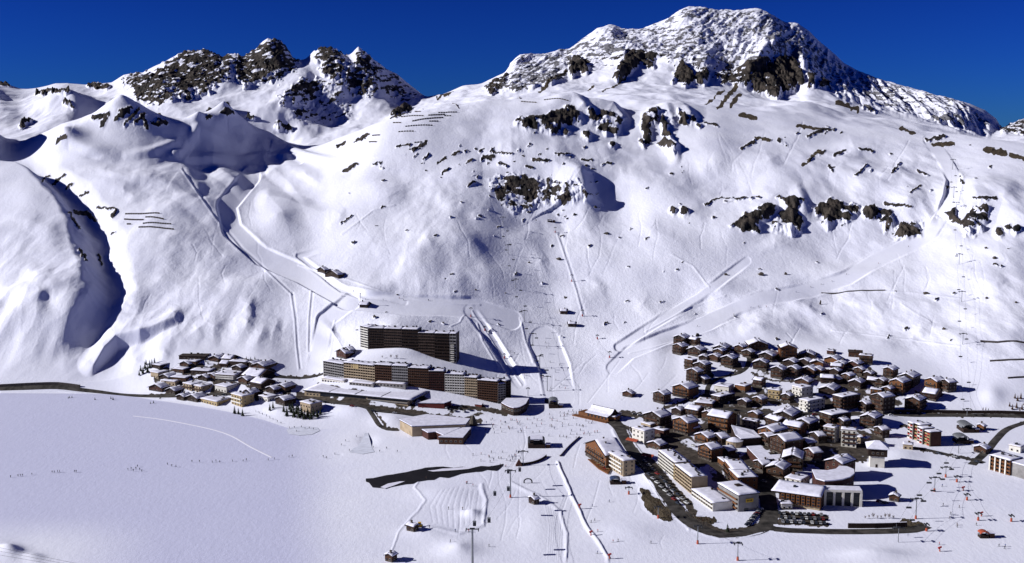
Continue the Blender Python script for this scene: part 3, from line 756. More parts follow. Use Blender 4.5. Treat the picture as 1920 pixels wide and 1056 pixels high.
    L.new(hh.outputs[0], bp.inputs["Height"]); L.new(bp.outputs[0], b.inputs["Normal"])
    return m

def link(name, me, material=None, parent=None):
    o = bpy.data.objects.new(name, me)
    if material is not None:
        me.materials.append(material)
    COL.objects.link(o)
    if parent is not None:
        o.parent = parent
    return o
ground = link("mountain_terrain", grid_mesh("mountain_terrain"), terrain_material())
ground["kind"] = "structure"

# ---- where is the ground? -----------------------------------------------------------------
def gz_at(x, y):
    a = x / y
    i = np.clip(np.searchsorted(AC, a) - 1, 0, n_c - 2)
    t = (a - AC[i]) / (AC[i+1] - AC[i])
    z0 = np.interp(y, Yg[i], Zg[i]); z1 = np.interp(y, Yg[i+1], Zg[i+1])
    return float(z0 * (1 - t) + z1 * t)
def at(u, v, far=False):
    """the nearest (or, far, the farthest) place on the ground that is seen at this pixel"""
    p, dy, dz = raydir(u, v)
    a = float(p / dy)
    i = int(np.clip(np.searchsorted(AC, a) - 1, 0, n_c - 2))
    t = (a - AC[i]) / (AC[i+1] - AC[i])
    y = Yg[i] * (1 - t) + Yg[i+1] * t
    z = Zg[i] * (1 - t) + Zg[i+1] * t
    gap = z - (H + y * float(dz / dy))                              # > 0: ground above the sight line
    k = np.nonzero((gap[1:] >= 0) & (gap[:-1] < 0) & (y[1:] > 480))[0]
    if len(k) == 0:
        yy = 1000.0
    else:
        k = k[-1] if far else k[0]
        f = gap[k] / (gap[k] - gap[k+1])
        yy = y[k] + f * (y[k+1] - y[k])
    x = a * yy
    return Vector((x, yy, gz_at(x, yy)))
# ------------------------------------------------------------------ building kit
class MB:
    """collects faces with a material index and links them as ONE mesh object"""
    def __init__(self):
        self.v = []; self.f = []; self.m = []
    def quad(self, a, b, c, d, m=0):
        n = len(self.v); self.v += [a, b, c, d]; self.f.append((n, n+1, n+2, n+3)); self.m.append(m)
    def poly(self, pts, m=0):
        n = len(self.v); self.v += list(pts); self.f.append(tuple(range(n, n + len(pts)))); self.m.append(m)
    def box(self, x0, x1, y0, y1, z0, z1, m=0):
        n = len(self.v)
        self.v += [(x0,y0,z0),(x1,y0,z0),(x1,y1,z0),(x0,y1,z0),(x0,y0,z1),(x1,y0,z1),(x1,y1,z1),(x0,y1,z1)]
        for q in ((3,2,1,0),(4,5,6,7),(0,1,5,4),(1,2,6,5),(2,3,7,6),(3,0,4,7)):
            self.f.append(tuple(n + k for k in q)); self.m.append(m)
    def prism(self, pts, z0, z1, m=0, mtop=None):
        """upright prism over a counter-clockwise outline; z0 / z1 numbers or per-point lists"""
        k = len(pts); n = len(self.v)
        a = z0 if isinstance(z0, (list, tuple)) else [z0] * k
        b = z1 if isinstance(z1, (list, tuple)) else [z1] * k
        self.v += [(p[0], p[1], a[i]) for i, p in enumerate(pts)] + [(p[0], p[1], b[i]) for i, p in enumerate(pts)]
        self.f.append(tuple(n + k - 1 - i for i in range(k))); self.m.append(m)
        self.f.append(tuple(n + k + i for i in range(k))); self.m.append(m if mtop is None else mtop)
        for i in range(k):
            j = (i + 1) % k
            self.f.append((n + i, n + j, n + k + j, n + k + i)); self.m.append(m)
    def tube(self, p0, p1, r0, r1=None, n=6, m=0, cap=True):
        p0 = Vector(p0); p1 = Vector(p1); r1 = r0 if r1 is None else r1
        d = (p1 - p0).normalized()
        s = d.cross(Vector((0, 0, 1)) if abs(d.z) < .9 else Vector((1, 0, 0))).normalized(); t = d.cross(s)
        b = len(self.v)
        for p, r in ((p0, r0), (p1, r1)):
            for k in range(n):
                a = 2 * math.pi * k / n
                self.v.append(tuple(p + s * (r * math.cos(a)) + t * (r * math.sin(a))))
        for k in range(n):
            self.f.append((b + k, b + (k+1) % n, b + n + (k+1) % n, b + n + k)); self.m.append(m)
        if cap:
            self.f.append(tuple(b + n - 1 - k for k in range(n))); self.m.append(m)
            self.f.append(tuple(b + n + k for k in range(n))); self.m.append(m)
    def path(self, pts, r, n=5, m=0):
        for a, b in zip(pts[:-1], pts[1:]):
            self.tube(a, b, r, r, n, m, False)
    def blob(self, c, r, sx=1, sy=1, sz=1, seed=0, amp=.2, m=0, sub=2):
        bm = bmesh.new(); bmesh.ops.create_icosphere(bm, subdivisions=sub, radius=1)
        rr = random.Random(seed); b = len(self.v)
        ph = [rr.uniform(0, 6) for _ in range(6)]
        for v in bm.verts:
            q = v.co
            k = 1 + amp * (math.sin(3*q.x + ph[0]) * math.sin(2.6*q.y + ph[1]) + .7*math.sin(5*q.z + ph[2] + 2*q.x) + rr.uniform(-.35, .35))
            self.v.append((c[0] + q.x*r*sx*k, c[1] + q.y*r*sy*k, c[2] + q.z*r*sz*k))
        for f in bm.faces:
            self.f.append(tuple(b + v.index for v in f.verts)); self.m.append(m)
        bm.free()
    def mesh(self, name, mats, smooth=False):
        me = bpy.data.meshes.new(name)
        me.from_pydata([tuple(v) for v in self.v], [], self.f)
        for m in (mats if isinstance(mats, (list, tuple)) else [mats]):
            me.materials.append(m)
        if any(self.m):
            me.polygons.foreach_set("material_index", self.m)
        if smooth:
            me.polygons.foreach_set("use_smooth", [True] * len(me.polygons))
        me.update()
        return me
    def build(self, name, mats, parent=None, smooth=False):
        return link(name, self.mesh(name, mats, smooth), None, parent)

def empty(name, loc, rz=0.0):
    o = bpy.data.objects.new(name, None); o.empty_display_size = 1
    o.location = loc; o.rotation_euler = (0, 0, rz); COL.objects.link(o)
    return o
def tag(o, label=None, cat=None, group=None, kind=None):
    if label: o["label"] = label
    if cat: o["category"] = cat
    if group: o["group"] = group
    if kind: o["kind"] = kind
    return o
def copy_tree(o, loc=None, rz=None, label=None, scale=None, parent=None):
    c = o.copy(); COL.objects.link(c)
    if parent is not None: c.parent = parent
    if loc is not None: c.location = loc
    if rz is not None: c.rotation_euler = (0, 0, rz)
    if scale is not None: c.scale = (scale,) * 3 if not isinstance(scale, (tuple, list)) else scale
    if label: c["label"] = label
    for ch in o.children:
        copy_tree(ch, parent=c)
    return c

def snow_mat():
    m = mat("roof_snow", (.74, .735, .87), .8, 0, (.30, .13), .5)
    return m
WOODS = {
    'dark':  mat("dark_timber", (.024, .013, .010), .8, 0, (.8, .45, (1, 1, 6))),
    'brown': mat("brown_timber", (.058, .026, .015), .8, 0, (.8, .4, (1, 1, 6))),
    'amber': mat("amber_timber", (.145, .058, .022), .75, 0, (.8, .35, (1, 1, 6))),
    'red':   mat("red_boards", (.12, .024, .02), .8, 0, (.8, .3, (1, 1, 6))),
    'white': mat("white_render", (.60, .575, .53), .85, 0, (.25, .12)),
    'tan':   mat("tan_render", (.34, .265, .18), .85, 0, (.25, .2)),
    'grey':  mat("grey_concrete", (.22, .21, .21), .85, 0, (.25, .25)),
    'yellow': mat("ochre_render", (.36, .27, .14), .85, 0, (.25, .2)),
    'maroon': mat("maroon_boards", (.055, .020, .016), .8, 0, (.6, .3)),
}
STONE = mat("rubble_stone", (.075, .063, .055), .9, 0, (1.2, .5), .5)
ROOFW = mat("roof_boards", (.040, .027, .022), .8, 0, (.6, .4))
GLASS = mat("window_glass", (.018, .022, .032), .18)
FRAME = mat("pale_frame", (.34, .28, .22), .7)
STEEL = mat("galvanised_steel", (.22, .23, .25), .55, .5, (1.5, .2))
DARKM = mat("dark_steel", (.035, .036, .042), .5, .3)
ORANGE = mat("orange_padding", (.36, .075, .04), .7, 0, (2, .2))
REDP = mat("red_paint", (.30, .03, .03), .6)
ASPH = mat("asphalt", (.046, .041, .038), .9, 0, (.16, .8), .3)
MUD = mat("wet_gravel", (.13, .105, .085), .95, 0, (.15, .6), .3)
SNOWR = snow_mat()

def rnd(seed):
    return random.Random(int(seed * 1000) & 0xFFFFFF)

def snow_sheet(mb, fx, nx, ny, thick, R):
    """lumpy snow layer over the patch fx(s, t) -> (point, normal); rounded, ragged edges"""
    n0 = len(mb.v)
    ph = [R.uniform(0, 6) for _ in range(4)]
    for top in (1, 0):
        for i in range(nx + 1):
            for j in range(ny + 1):
                s, t = i / nx, j / ny
                e = min(s, 1 - s) * nx, min(t, 1 - t) * ny
                k = min(1, .45 + .55 * min(e))
                p, nrm = fx(s, t)
                h = thick * (k * (1 + .25 * math.sin(5*s + ph[0]) * math.sin(4*t + ph[1])) + R.uniform(-.08, .08)) if top else 0.01
                mb.v.append(tuple(Vector(p) + Vector(nrm) * h))
    w = ny + 1; lay = (nx + 1) * w
    for i in range(nx):
        for j in range(ny):
            a = n0 + i * w + j
            mb.f.append((a, a + w, a + w + 1, a + 1)); mb.m.append(0)
    def wall(a, b):
        mb.f.append((a, b, b + lay, a + lay)); mb.m.append(0)
    for i in range(nx):
        wall(n0 + (i+1)*w, n0 + i*w); wall(n0 + i*w + ny, n0 + (i+1)*w + ny)
    for j in range(ny):
        wall(n0 + j, n0 + j + 1); wall(n0 + nx*w + j + 1, n0 + nx*w + j)

BOXM = {}
def unit_box(kind):
    """shared unit meshes for windows: a pale frame standing proud of the wall round a dark pane"""
    if kind not in BOXM:
        mb = MB()
        mb.box(-.5, .5, -.10, .05, 0, 1, 0)
        mb.box(-.42, .42, -.13, -.10, .08, .92, 1)
        BOXM[kind] = mb.mesh("window", [FRAME if kind == 'frame' else WOODS[kind], GLASS])
    return BOXM[kind]
def window(parent, x, y, z, w, h, rz=0.0, kind='frame'):
    o = bpy.data.objects.new("window", unit_box(kind)); COL.objects.link(o)
    o.parent = parent; o.location = (x, y, z); o.scale = (w, 1, h); o.rotation_euler = (0, 0, rz)
    return o
def balcony(parent, x0, x1, z, material, depth=1.3, y=0.0, rz=0.0, org=(0, 0, 0), rail=1.0):
    mb = MB()
    mb.box(x0, x1, y - depth, y + .02, z - .14, z, 0)
    mb.box(x0, x1, y - depth - .08, y - depth, z - .16, z + rail, 0)
    mb.box(x0 - .06, x0, y - depth - .02, y - .02, z - .15, z + rail, 0)
    mb.box(x1, x1 + .06, y - depth - .02, y - .02, z - .15, z + rail, 0)
    o = mb.build("balcony", material, parent)
    o.location = org; o.rotation_euler = (0, 0, rz)
    return o

def footprint(u0, u1, v0, v1, f, d):
    """front-left and front-right ground corners and depth of a house filling this box of the picture"""
    w = u1 - u0
    if d >= 0:
        A = at(u0, v1 - d); B = at(u0 + f * w, v1)
    else:
        A = at(u0 + (1 - f) * w, v1); B = at(u1, v1 + d)
    fr = (B - A); fr.z = 0
    n = Vector((-fr.y, fr.x, 0)).normalized()                  # points away from the viewer
    pxm = F / ((A.y + B.y) / 2)
    side = (1 - f) * w
    if abs(n.x) > .12 and side > 2:
        dep = side / (pxm * abs(n.x))
    else:
        dep = fr.length * .9
    return A, B, n, dep, pxm

def house(u0, u1, v0, v1, f=.6, d=6, roof='gable', wall='dark', label='', name='chalet', cat='chalet', group=None,
          storeys=None, base='stone', balc='front', mindep=7, maxdep=22, win=True, snow=.55, ridge=None, balcol=None, tall=1.2):
    R = rnd(u0 * 7.3 + v1 * 3.1)
    w_ = u1 - u0
    u0 -= .05 * w_; u1 += .07 * w_; v0 -= 1.5
    A, B, n, dep, pxm = footprint(u0, u1, v0, v1, f, d)
    fr = B - A; fr.z = 0
    L = fr.length
    dep = min(max(dep, mindep), maxdep, max(9.0, L * (1.25 if f > .32 else 2.2)))
    rz = math.atan2(fr.y, fr.x)
    C = (A + B) / 2 + n * dep / 2
    zb = min(A.z, B.z, gz_at(C.x, C.y))
    root = empty(name, (C.x, C.y, zb), rz)
    tag(root, label, cat, group)
    hl, hd = L / 2, dep / 2
    # the height that makes its top reach row v0
    rise = 0.0
    if roof == 'gable':                                        # gable faces the front, ridge runs back
        rise = L / 2 * .40
        tv = project(*(C + n * hd * .6))[1]
    elif roof == 'eaves':                                      # ridge parallel to the front
        rise = dep / 2 * .40
        tv = project(*C)[1]
    else:
        tv = min(project(*(A + n * dep))[1], project(*(B + n * dep))[1])
    hgt = (tv - v0) / pxm - rise - snow
    hgt = min(max(hgt, 3.2) * tall, 34)
    zt = hgt
    wm = WOODS[wall]
    dn = 1.6                                                    # footing below ground
    # walls
    bh = min(2.6, hgt * .3) if base else 0.0
    if base:
        mb = MB(); mb.box(-hl, hl, -hd, hd, -dn, bh)
        mb.build("plinth", STONE if base == 'stone' else WOODS[base], root)
    g = .06 if base else 0.0
    mb = MB()
    x0, x1, y0, y1 = -hl - g, hl + g, -hd - g, hd + g
    zb0 = bh if base else -dn
    if roof == 'gable':
        mb.prism([(x0, y0), (x1, y0), (x1, y1), (x0, y1)], zb0, zt)
        mb.poly([(x0, y0, zt), (x1, y0, zt), (0, y0, zt + rise)]); mb.poly([(x1, y1, zt), (x0, y1, zt), (0, y1, zt + rise)])
    elif roof == 'eaves':
        mb.prism([(x0, y0), (x1, y0), (x1, y1), (x0, y1)], zb0, zt)
        mb.poly([(x0, y1, zt), (x0, y0, zt), (x0, 0, zt + rise)]); mb.poly([(x1, y0, zt), (x1, y1, zt), (x1, 0, zt + rise)])
    else:
        mb.box(x0, x1, y0, y1, zb0, zt)
    mb.build("wall", wm, root)
    # roof and the snow lying on it
    oh = min(1.4, .1 * L + .3)
    if roof in ('gable', 'eaves'):
        mb = MB(); sm = MB()
        W, D = (hl + oh, hd + oh * .9) if roof == 'gable' else (hd + oh, hl + oh * .9)
        kx = rise / (hl if roof == 'gable' else hd)
        ze = zt - kx * oh
        for sg in (1, -1):
            def P(s, t, lift=0.0, sg=sg):
                a = sg * (W * (1 - s)); z = ze + kx * W * s + .12 + lift
                b = -D + 2 * D * t
                return (a, b, z) if roof == 'gable' else (-b * sg * sg, a, z)
            nrm = Vector((sg * kx, 0, 1)).normalized() if roof == 'gable' else Vector((0, sg * kx, 1)).normalized()
            c = [P(0, 0), P(1, 0), P(1, 1), P(0, 1)]
            lo = [Vector(q) - Vector((0, 0, .28)) for q in c]
            flip = (sg == 1) == (roof == 'gable')
            def q4(*q):
                mb.quad(*(q if flip else q[::-1]))
            q4(c[3], c[2], c[1], c[0]) ; q4(lo[0], lo[1], lo[2], lo[3])
            q4(c[0], c[1], lo[1], lo[0]); q4(c[2], c[3], lo[3], lo[2]); q4(c[3], c[0], lo[0], lo[3])
            if snow > 0:
                e0, e1 = R.uniform(.03, .18), R.uniform(.02, .10)
                fxx = (lambda s, t, P=P, nrm=nrm, e0=e0, e1=e1: (P(e0 + s * (1 - e0), e1 + t * (1 - 2 * e1), .01), nrm))
                n0f = len(sm.f)
                snow_sheet(sm, fxx, 5, 7, snow, R)
                if flip:
                    for k in range(n0f, len(sm.f)): sm.f[k] = sm.f[k][::-1]
        ro = mb.build("roof", ROOFW, root)
        if snow > 0:
            sm.build("snow_cover", SNOWR, ro, True)
        # chimneys
        for k in range(1 + (L > 12)):
            cx_ = R.uniform(-.35, .35) * (hl if roof == 'gable' else 2 * hl) ; cy_ = R.uniform(-.6, .6) * (hd if roof == 'gable' else .5 * hd)
            zz = zt + rise - (abs(cx_) if roof == 'gable' else abs(cy_)) * kx
            mb = MB(); w_ = .45
            mb.box(cx_ - w_, cx_ + w_, cy_ - w_, cy_ + w_, zz - .6, zz + 1.7); mb.box(cx_ - w_ - .15, cx_ + w_ + .15, cy_ - w_ - .15, cy_ + w_ + .15, zz + 1.7, zz + 1.95)
            mb.build("chimney", STONE, ro)
    else:
        mb = MB(); o2 = .5
        mb.box(-hl - o2, hl + o2, -hd - o2, hd + o2, zt - .02, zt + .3)
        ro = mb.build("roof", ROOFW if roof == 'flatdark' else FRAME if wall in ('white', 'tan', 'yellow', 'grey') else ROOFW, root)
        if roof != 'flatdark':
            sm = MB()
            snow_sheet(sm, lambda s, t: ((-hl - o2 + .1 + (2*hl + 2*o2 - .2) * s, hd + o2 - .1 - (2*hd + 2*o2 - .2) * t, zt + .3), (0, 0, 1)), 8, 6, snow * .8, R)
            for k in range(len(sm.f)): sm.f[k] = sm.f[k][::-1]
            sm.build("snow_cover", SNOWR, ro, True)
        for k in range(2 + int(L > 14) * 2):
            cx_ = R.uniform(-.8, .8) * hl; cy_ = R.uniform(-.5, .7) * hd; a = R.uniform(.4, 1.1); b = R.uniform(.4, .9); c = R.uniform(.6, 1.5)
            mb = MB(); mb.box(cx_ - a, cx_ + a, cy_ - b, cy_ + b, zt + .25, zt + .5 + c); mb.box(cx_ - a - .12, cx_ + a + .12, cy_ - b - .12, cy_ + b + .12, zt + .5 + c, zt + .62 + c)
            mb.build("roof_vent", R.choice([STONE, DARKM, WOODS['brown']]), ro)
    # storeys: balconies and windows
    if storeys is None:
        storeys = max(1, int((hgt - .4) / 2.75))
    sh = hgt / max(storeys, 1)
    bm_ = WOODS[balcol] if balcol else (WOODS['brown'] if wall in ('dark',) else WOODS['dark'] if wall in ('brown', 'amber', 'maroon', 'red') else WOODS['brown'])
    nwin = max(2, int(L / 3.4))
    for s in range(storeys):
        z = s * sh
        if win:
            for k in range(nwin):
                x = -hl + L * (k + .5) / nwin
                window(root, x, -hd - g, z + .9 if s else z + .7, min(1.5, L / nwin * .6), min(1.5, sh * .5), 0, 'frame' if (k + s) % 3 or wall == 'white' else 'amber')
        if balc and s > 0:
            w_ = hl * (.9 if not (roof == 'gable' and s == storeys - 1) else .75)
            balcony(root, -w_, w_, z + .1, bm_, 1.25, -hd - g)
    if win:
        ns = max(1, int(dep / 4.2))
        sd = 1 if d >= 0 else -1
        for s in range(storeys):
            for k in range(ns):
                y = -hd + dep * (k + .5) / ns
                window(root, sd * (hl + g), y, s * sh + .9, 1.2, min(1.4, sh * .5), sd * math.pi / 2)
        if balc == 'both':
            for s in range(1, storeys):
                balcony(root, -hd * .9, hd * .9, s * sh + .1, bm_, 1.2, 0, sd * math.pi / 2, (sd * (hl + g), 0, 0))
    # attic window
    if roof == 'gable' and rise > 2:
        window(root, 0, -hd - g, zt + .25, 1.3, min(1.3, rise * .5))
    root["h"] = 0
    del root["h"]
    return root
# ------------------------------------------------------------------ the lakeside hamlet on the left
GL = "chalets of the lakeside hamlet"
LEFT = [
 # u0, u1, v0, v1, f, d, roof, wall, label, extra
 (338,385,664,676,.92,2,'flatdark','dark',"long low dark building, highest on the slope above the lakeside hamlet",{}),
 (392,420,664,680,.6,4,'gable','brown',"brown chalet just right of the topmost long dark building, lakeside hamlet",{}),
 (416,440,666,681,.7,3,'eaves','dark',"dark chalet at the top edge of the lakeside hamlet, by small trees",{}),
 (352,373,674,686,.7,3,'flat','brown',"small brown block in the gap below the topmost long dark building",{}),
 (286,328,677,694,.35,5,'flat','dark',"dark flat-roofed house at the uphill left corner of the lakeside hamlet",{}),
 (326,358,685,701,.55,4,'flat','brown',"brown balconied house beside the dark uphill corner house, lakeside hamlet",{}),
 (360,402,687,704,.75,3,'flat','dark',"dark green-looking terrace house with two long snowy balconies",{'balcol':'grey'}),
 (432,466,675,690,.85,2,'flat','dark',"wide dark house under a clean white flat roof, upper lakeside hamlet",{}),
 (412,431,681,690,.7,2,'eaves','brown',"tiny brown hut between two bigger upper houses of the lakeside hamlet",{}),
 (473,512,675,697,.55,5,'gable','brown',"brown chalet with white balconies beside the bend of the upper road",{'balcol':'white','balc':'both'}),
 (406,450,694,715,.75,3,'flat','grey',"stepped terrace block with three pale balcony bands in the hamlet's middle",{'balcol':'white','storeys':3}),
 (456,504,694,714,.6,5,'eaves','dark',"dark chalet right of the stepped pale terrace block",{}),
 (284,312,692,711,.45,5,'flat','tan',"tan cube house at the left end of the lakeside hamlet, snowbank before it",{}),
 (322,358,704,717,.7,3,'flat','brown',"low brown house midway along the hamlet's inner lane",{}),
 (281,318,718,736,.6,4,'gable','maroon',"red-brown chalet on the lake road at the hamlet's left end",{}),
 (304,343,711,724,.6,4,'flat','tan',"low house with a broad snow roof just above the red-brown lake chalet",{}),
 (345,373,713,734,.5,6,'flat','tan',"left one of two joined tan blocks with staggered snow roofs",{}),
 (363,391,717,738,.5,6,'flat','tan',"right one of two joined tan blocks with staggered snow roofs",{}),
 (405,440,716,737,.55,6,'flat','white',"white-walled house with tall windows above the lake road",{'balc':None}),
 (471,508,709,732,.5,6,'eaves','dark',"large dark chalet casting shade on the snowbank, right of the white house",{}),
 (518,551,716,736,.5,5,'gable','brown',"lone brown chalet at the hamlet's right end, near the big sports hall",{}),
 (436,470,735,764,.52,7,'flat','yellow',"ochre five-storey hotel block with a blank pale side, at the lake shore",{'balcol':'white','balc':'front'}),
 (379,424,743,762,.6,8,'flat','yellow',"low ochre building with a flat snow roof on the lake shore",{'balc':None}),
 (332,353,742,752,.6,3,'gable','dark',"smaller of two dark boathouse chalets on the lake shore",{}),
 (351,381,741,755,.6,4,'gable','dark',"larger of two dark boathouse chalets on the lake shore",{}),
 (487,516,738,754,.5,5,'flat','white',"small white house with dark flat top below the lake road",{'balc':None}),
 (518,549,741,762,.5,5,'gable','dark',"dark chalet among firs below the lake road",{}),
 (565,599,749,777,.5,7,'flat','tan',"tan four-storey block with a white side, standing alone by the shore firs",{'balc':None}),
]
LEFT += [
 (300,328,700,715,.55,5,'gable','dark',"dark chalet behind the hamlet's tan cube house",{}),
 (372,398,700,716,.6,4,'gable','dark',"dark chalet above the two joined tan blocks",{}),
 (338,362,676,690,.6,4,'gable','brown',"brown chalet under the left end of the topmost long dark building",{}),
 (448,474,704,722,.55,5,'gable','brown',"brown chalet to the right of the white house with tall windows",{}),
 (436,462,683,698,.6,4,'gable','dark',"dark chalet in the shade below the wide white flat roof",{}),
 (462,486,676,692,.6,4,'gable','dark',"dark chalet left of the balconied chalet by the road bend",{}),
 (312,338,724,741,.6,4,'gable','dark',"dark chalet just above the lake road, right of the red-brown one",{}),
 (500,524,722,740,.55,5,'gable','dark',"dark chalet in the hollow right of the large shade-casting chalet",{}),
 (456,482,728,746,.55,5,'gable','maroon',"maroon chalet behind the ochre five-storey hotel's pale side",{}),
 (388,412,698,713,.6,4,'gable','brown',"brown chalet left of the stepped pale terrace block",{}),
]
def put(rows, group, name='chalet', cat='chalet'):
    for r in rows:
        u0, u1, v0, v1, f, d, roof, wall, label, ex = r
        nm, ct = name, cat
        if roof.startswith('flat') and wall in ('white', 'tan', 'yellow', 'grey'):
            nm, ct = 'apartment_house', 'apartment house'
        house(u0, u1, v0, v1, f, d, roof, wall, label, nm, ct, group, base=('stone' if roof != 'flatdark' and wall not in ('white', 'tan', 'yellow', 'grey') else None), **ex)
put(LEFT, GL)

# ------------------------------------------------------------------ the village on the right, upper part
GU = "chalets of the upper right village"
UPPER = [
 (1264,1294,627,650,.6,4,'gable','dark',"dark chalet, highest and farthest left of the right-hand village",{}),
 (1292,1310,634,650,.7,3,'eaves','brown',"snow-roofed annexe leaning on the farthest-left highest dark chalet",{}),
 (1262,1291,644,667,.5,4,'gable','brown',"brown chalet directly below the highest chalet at the village's left tip",{}),
 (1291,1326,649,671,.6,5,'gable','dark',"dark chalet with white gable at the left tip, beside a big blue shadow",{}),
 (1338,1379,644,666,.55,4,'gable','dark',"wide dark chalet in the top row, right of the blue shadow slope",{}),
 (1339,1363,653,672,.6,4,'gable','brown',"small twin-roofed chalet tucked in front of the top row's wide dark one",{}),
 (1378,1402,646,666,.6,4,'gable','brown',"brown balconied chalet in the top row, left of the camera-facing gable chalet",{}),
 (1393,1416,655,673,.6,4,'gable','dark',"dark chalet with one bright roof pane, in front of the top row",{}),
 (1406,1441,636,658,.9,0,'gable','brown',"symmetrical brown chalet facing the valley at the top edge of the village",{}),
 (1424,1465,657,680,.55,5,'gable','dark',"dark chalet with patchy roof snow, left below the orange-lit tall chalet",{}),
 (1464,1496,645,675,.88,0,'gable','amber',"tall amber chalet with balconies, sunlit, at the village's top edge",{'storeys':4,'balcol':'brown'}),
 (1500,1535,657,674,.75,2,'gable','dark',"low chalet right of the tall amber one, roof like a tent",{}),
 (1353,1386,665,690,.6,5,'gable','dark',"dark maroon chalet inside the upper road's hairpin",{}),
 (1311,1331,665,677,.7,2,'gable','dark',"tiny chalet alone on snow above the hairpin's approach",{}),
 (1413,1445,673,696,.7,4,'gable','dark',"dark chalet right beside the outer curve of the upper hairpin road",{}),
 (1284,1306,673,696,.6,4,'flat','brown',"tall narrow brown house on the village's left flank",{}),
 (1303,1334,678,708,.6,5,'gable','dark',"near-black chalet shading the snow, behind the narrow brown house",{}),
 (1288,1318,691,721,.6,5,'gable','brown',"brown chalet with white hipped snow roof by the snow hollow, left flank",{}),
 (1446,1478,686,713,.6,5,'gable','dark',"left half of the dark double chalet along the middle terrace",{}),
 (1474,1506,686,711,.6,5,'gable','dark',"right half of the dark double chalet along the middle terrace",{}),
 (1503,1540,685,705,.6,5,'gable','brown',"brown chalet with several small snow gables, above the middle terrace's end",{}),
 (1519,1547,674,690,.8,2,'gable','amber',"amber-fronted chalet right of and below the tent-roofed one",{}),
 (1263,1311,717,749,.55,7,'gable','amber',"large orange-fronted chalet at the left foot of the upper village",{'storeys':4}),
 (1226,1258,732,759,.55,6,'gable','brown',"brown chalet nearest the ski slope, left foot of the upper village",{}),
 (1341,1378,718,737,.65,5,'flat','white',"low pale apartment house with dark balcony slots, left of a brown cube house",{'balcol':'white'}),
 (1379,1410,718,737,.55,5,'flat','amber',"brown cube house with a clean square snow roof",{}),
 (1336,1386,735,759,.28,5,'flat','dark',"long dark block whose short left end is sunlit, below the pale low house",{}),
 (1305,1354,751,766,.6,4,'flat','brown',"single-storey building with a wide snow roof, foot of the upper village",{'balc':None}),
 (1413,1437,709,727,.6,4,'eaves','maroon',"maroon house half buried in snow in the centre of the upper village",{}),
 (1441,1468,728,749,.7,4,'flat','yellow',"ochre flat-topped house left of the white balcony block",{'balcol':'tan'}),
 (1492,1529,706,724,.6,5,'gable','brown',"chalet with a snowy saddle roof above the white balcony block",{}),
 (1487,1534,721,751,.34,7,'flat','white',"white balcony block, the upper of two in the village centre",{'balcol':'white','balc':'front'}),
 (1501,1556,744,773,.25,6,'flat','white',"white and grey balcony block, the lower of two in the village centre",{'balcol':'white','balc':'both'}),
 (1547,1584,666,685,.6,5,'gable','amber',"amber chalet left of the two flat balcony houses on the upper right edge",{}),
 (1551,1566,656,666,.7,2,'flat','maroon',"smallest hut at the very top edge of the right-hand village",{}),
 (1592,1621,657,671,.8,2,'flatdark','brown',"upper of two balcony houses standing clear above the village's right side",{}),
 (1612,1639,665,685,.8,3,'flat','brown',"lower of two balcony houses standing clear above the village's right side",{}),
 (1520,1548,687,703,.65,4,'gable','brown',"brown chalet with a row of little snow roofs, below the amber-fronted one",{}),
 (1558,1582,683,700,.8,2,'eaves','red',"red-walled chalet with a plain snow slab roof",{}),
 (1591,1621,675,691,.55,5,'gable','maroon',"dark red gabled chalet below the upper right balcony houses",{}),
 (1602,1624,688,705,.6,4,'gable','brown',"small stacked-gable chalet left of a wide blue shadow",{}),
 (1620,1641,696,711,.6,4,'gable','dark',"little chalet with two bright snow panes near the right-hand snow slope",{}),
 (1540,1567,704,721,.8,2,'eaves','maroon',"maroon house alone in the middle of the right-hand village",{}),
 (1579,1606,699,718,.5,5,'gable','brown',"chalet with a long grey-white roof right of the lone maroon house",{}),
 (1593,1628,709,730,.55,5,'gable','dark',"dark chalet with a torn snow roof above the orange cube house",{}),
 (1626,1650,708,724,.7,3,'eaves','dark',"dark low house under a thin snow strip, above the orange cube house",{}),
 (1537,1591,719,743,.5,6,'gable','dark',"long dark twin-gabled chalet above the big flat dark block",{}),
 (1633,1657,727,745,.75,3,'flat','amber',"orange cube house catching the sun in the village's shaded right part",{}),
 (1564,1625,736,772,.25,7,'flat','dark',"big flat-roofed dark block with a sunlit narrow left end",{'balc':'both'}),
 (1635,1680,738,777,.45,7,'gable','dark',"tall dark chalet with stepped snow roofs above the main road",{}),
 (1669,1714,708,741,.5,7,'gable','amber',"amber chalet with a broad white gable, right part of the upper village",{'balc':'both'}),
 (1657,1689,687,712,.5,5,'gable','brown',"topmost chalet of the right-hand cluster, ridge curved with snow",{}),
 (1686,1736,697,728,.5,7,'gable','dark',"dark chalet behind the amber broad-gabled one, deep shade on its right",{}),
 (1735,1776,708,734,.5,6,'gable','amber',"amber chalet near the right end, below the open snow field",{}),
 (1764,1794,712,737,.45,6,'gable','dark',"last dark chalet at the right end of the upper village",{}),
 (1730,1773,729,754,.55,6,'eaves','maroon',"maroon chalet with bright tilted roof, in front of the right-end pair",{}),
 (1698,1747,741,775,.5,7,'gable','brown',"big brown chalet on the main road, right end, wide dark side wall",{'balc':'both'}),
]
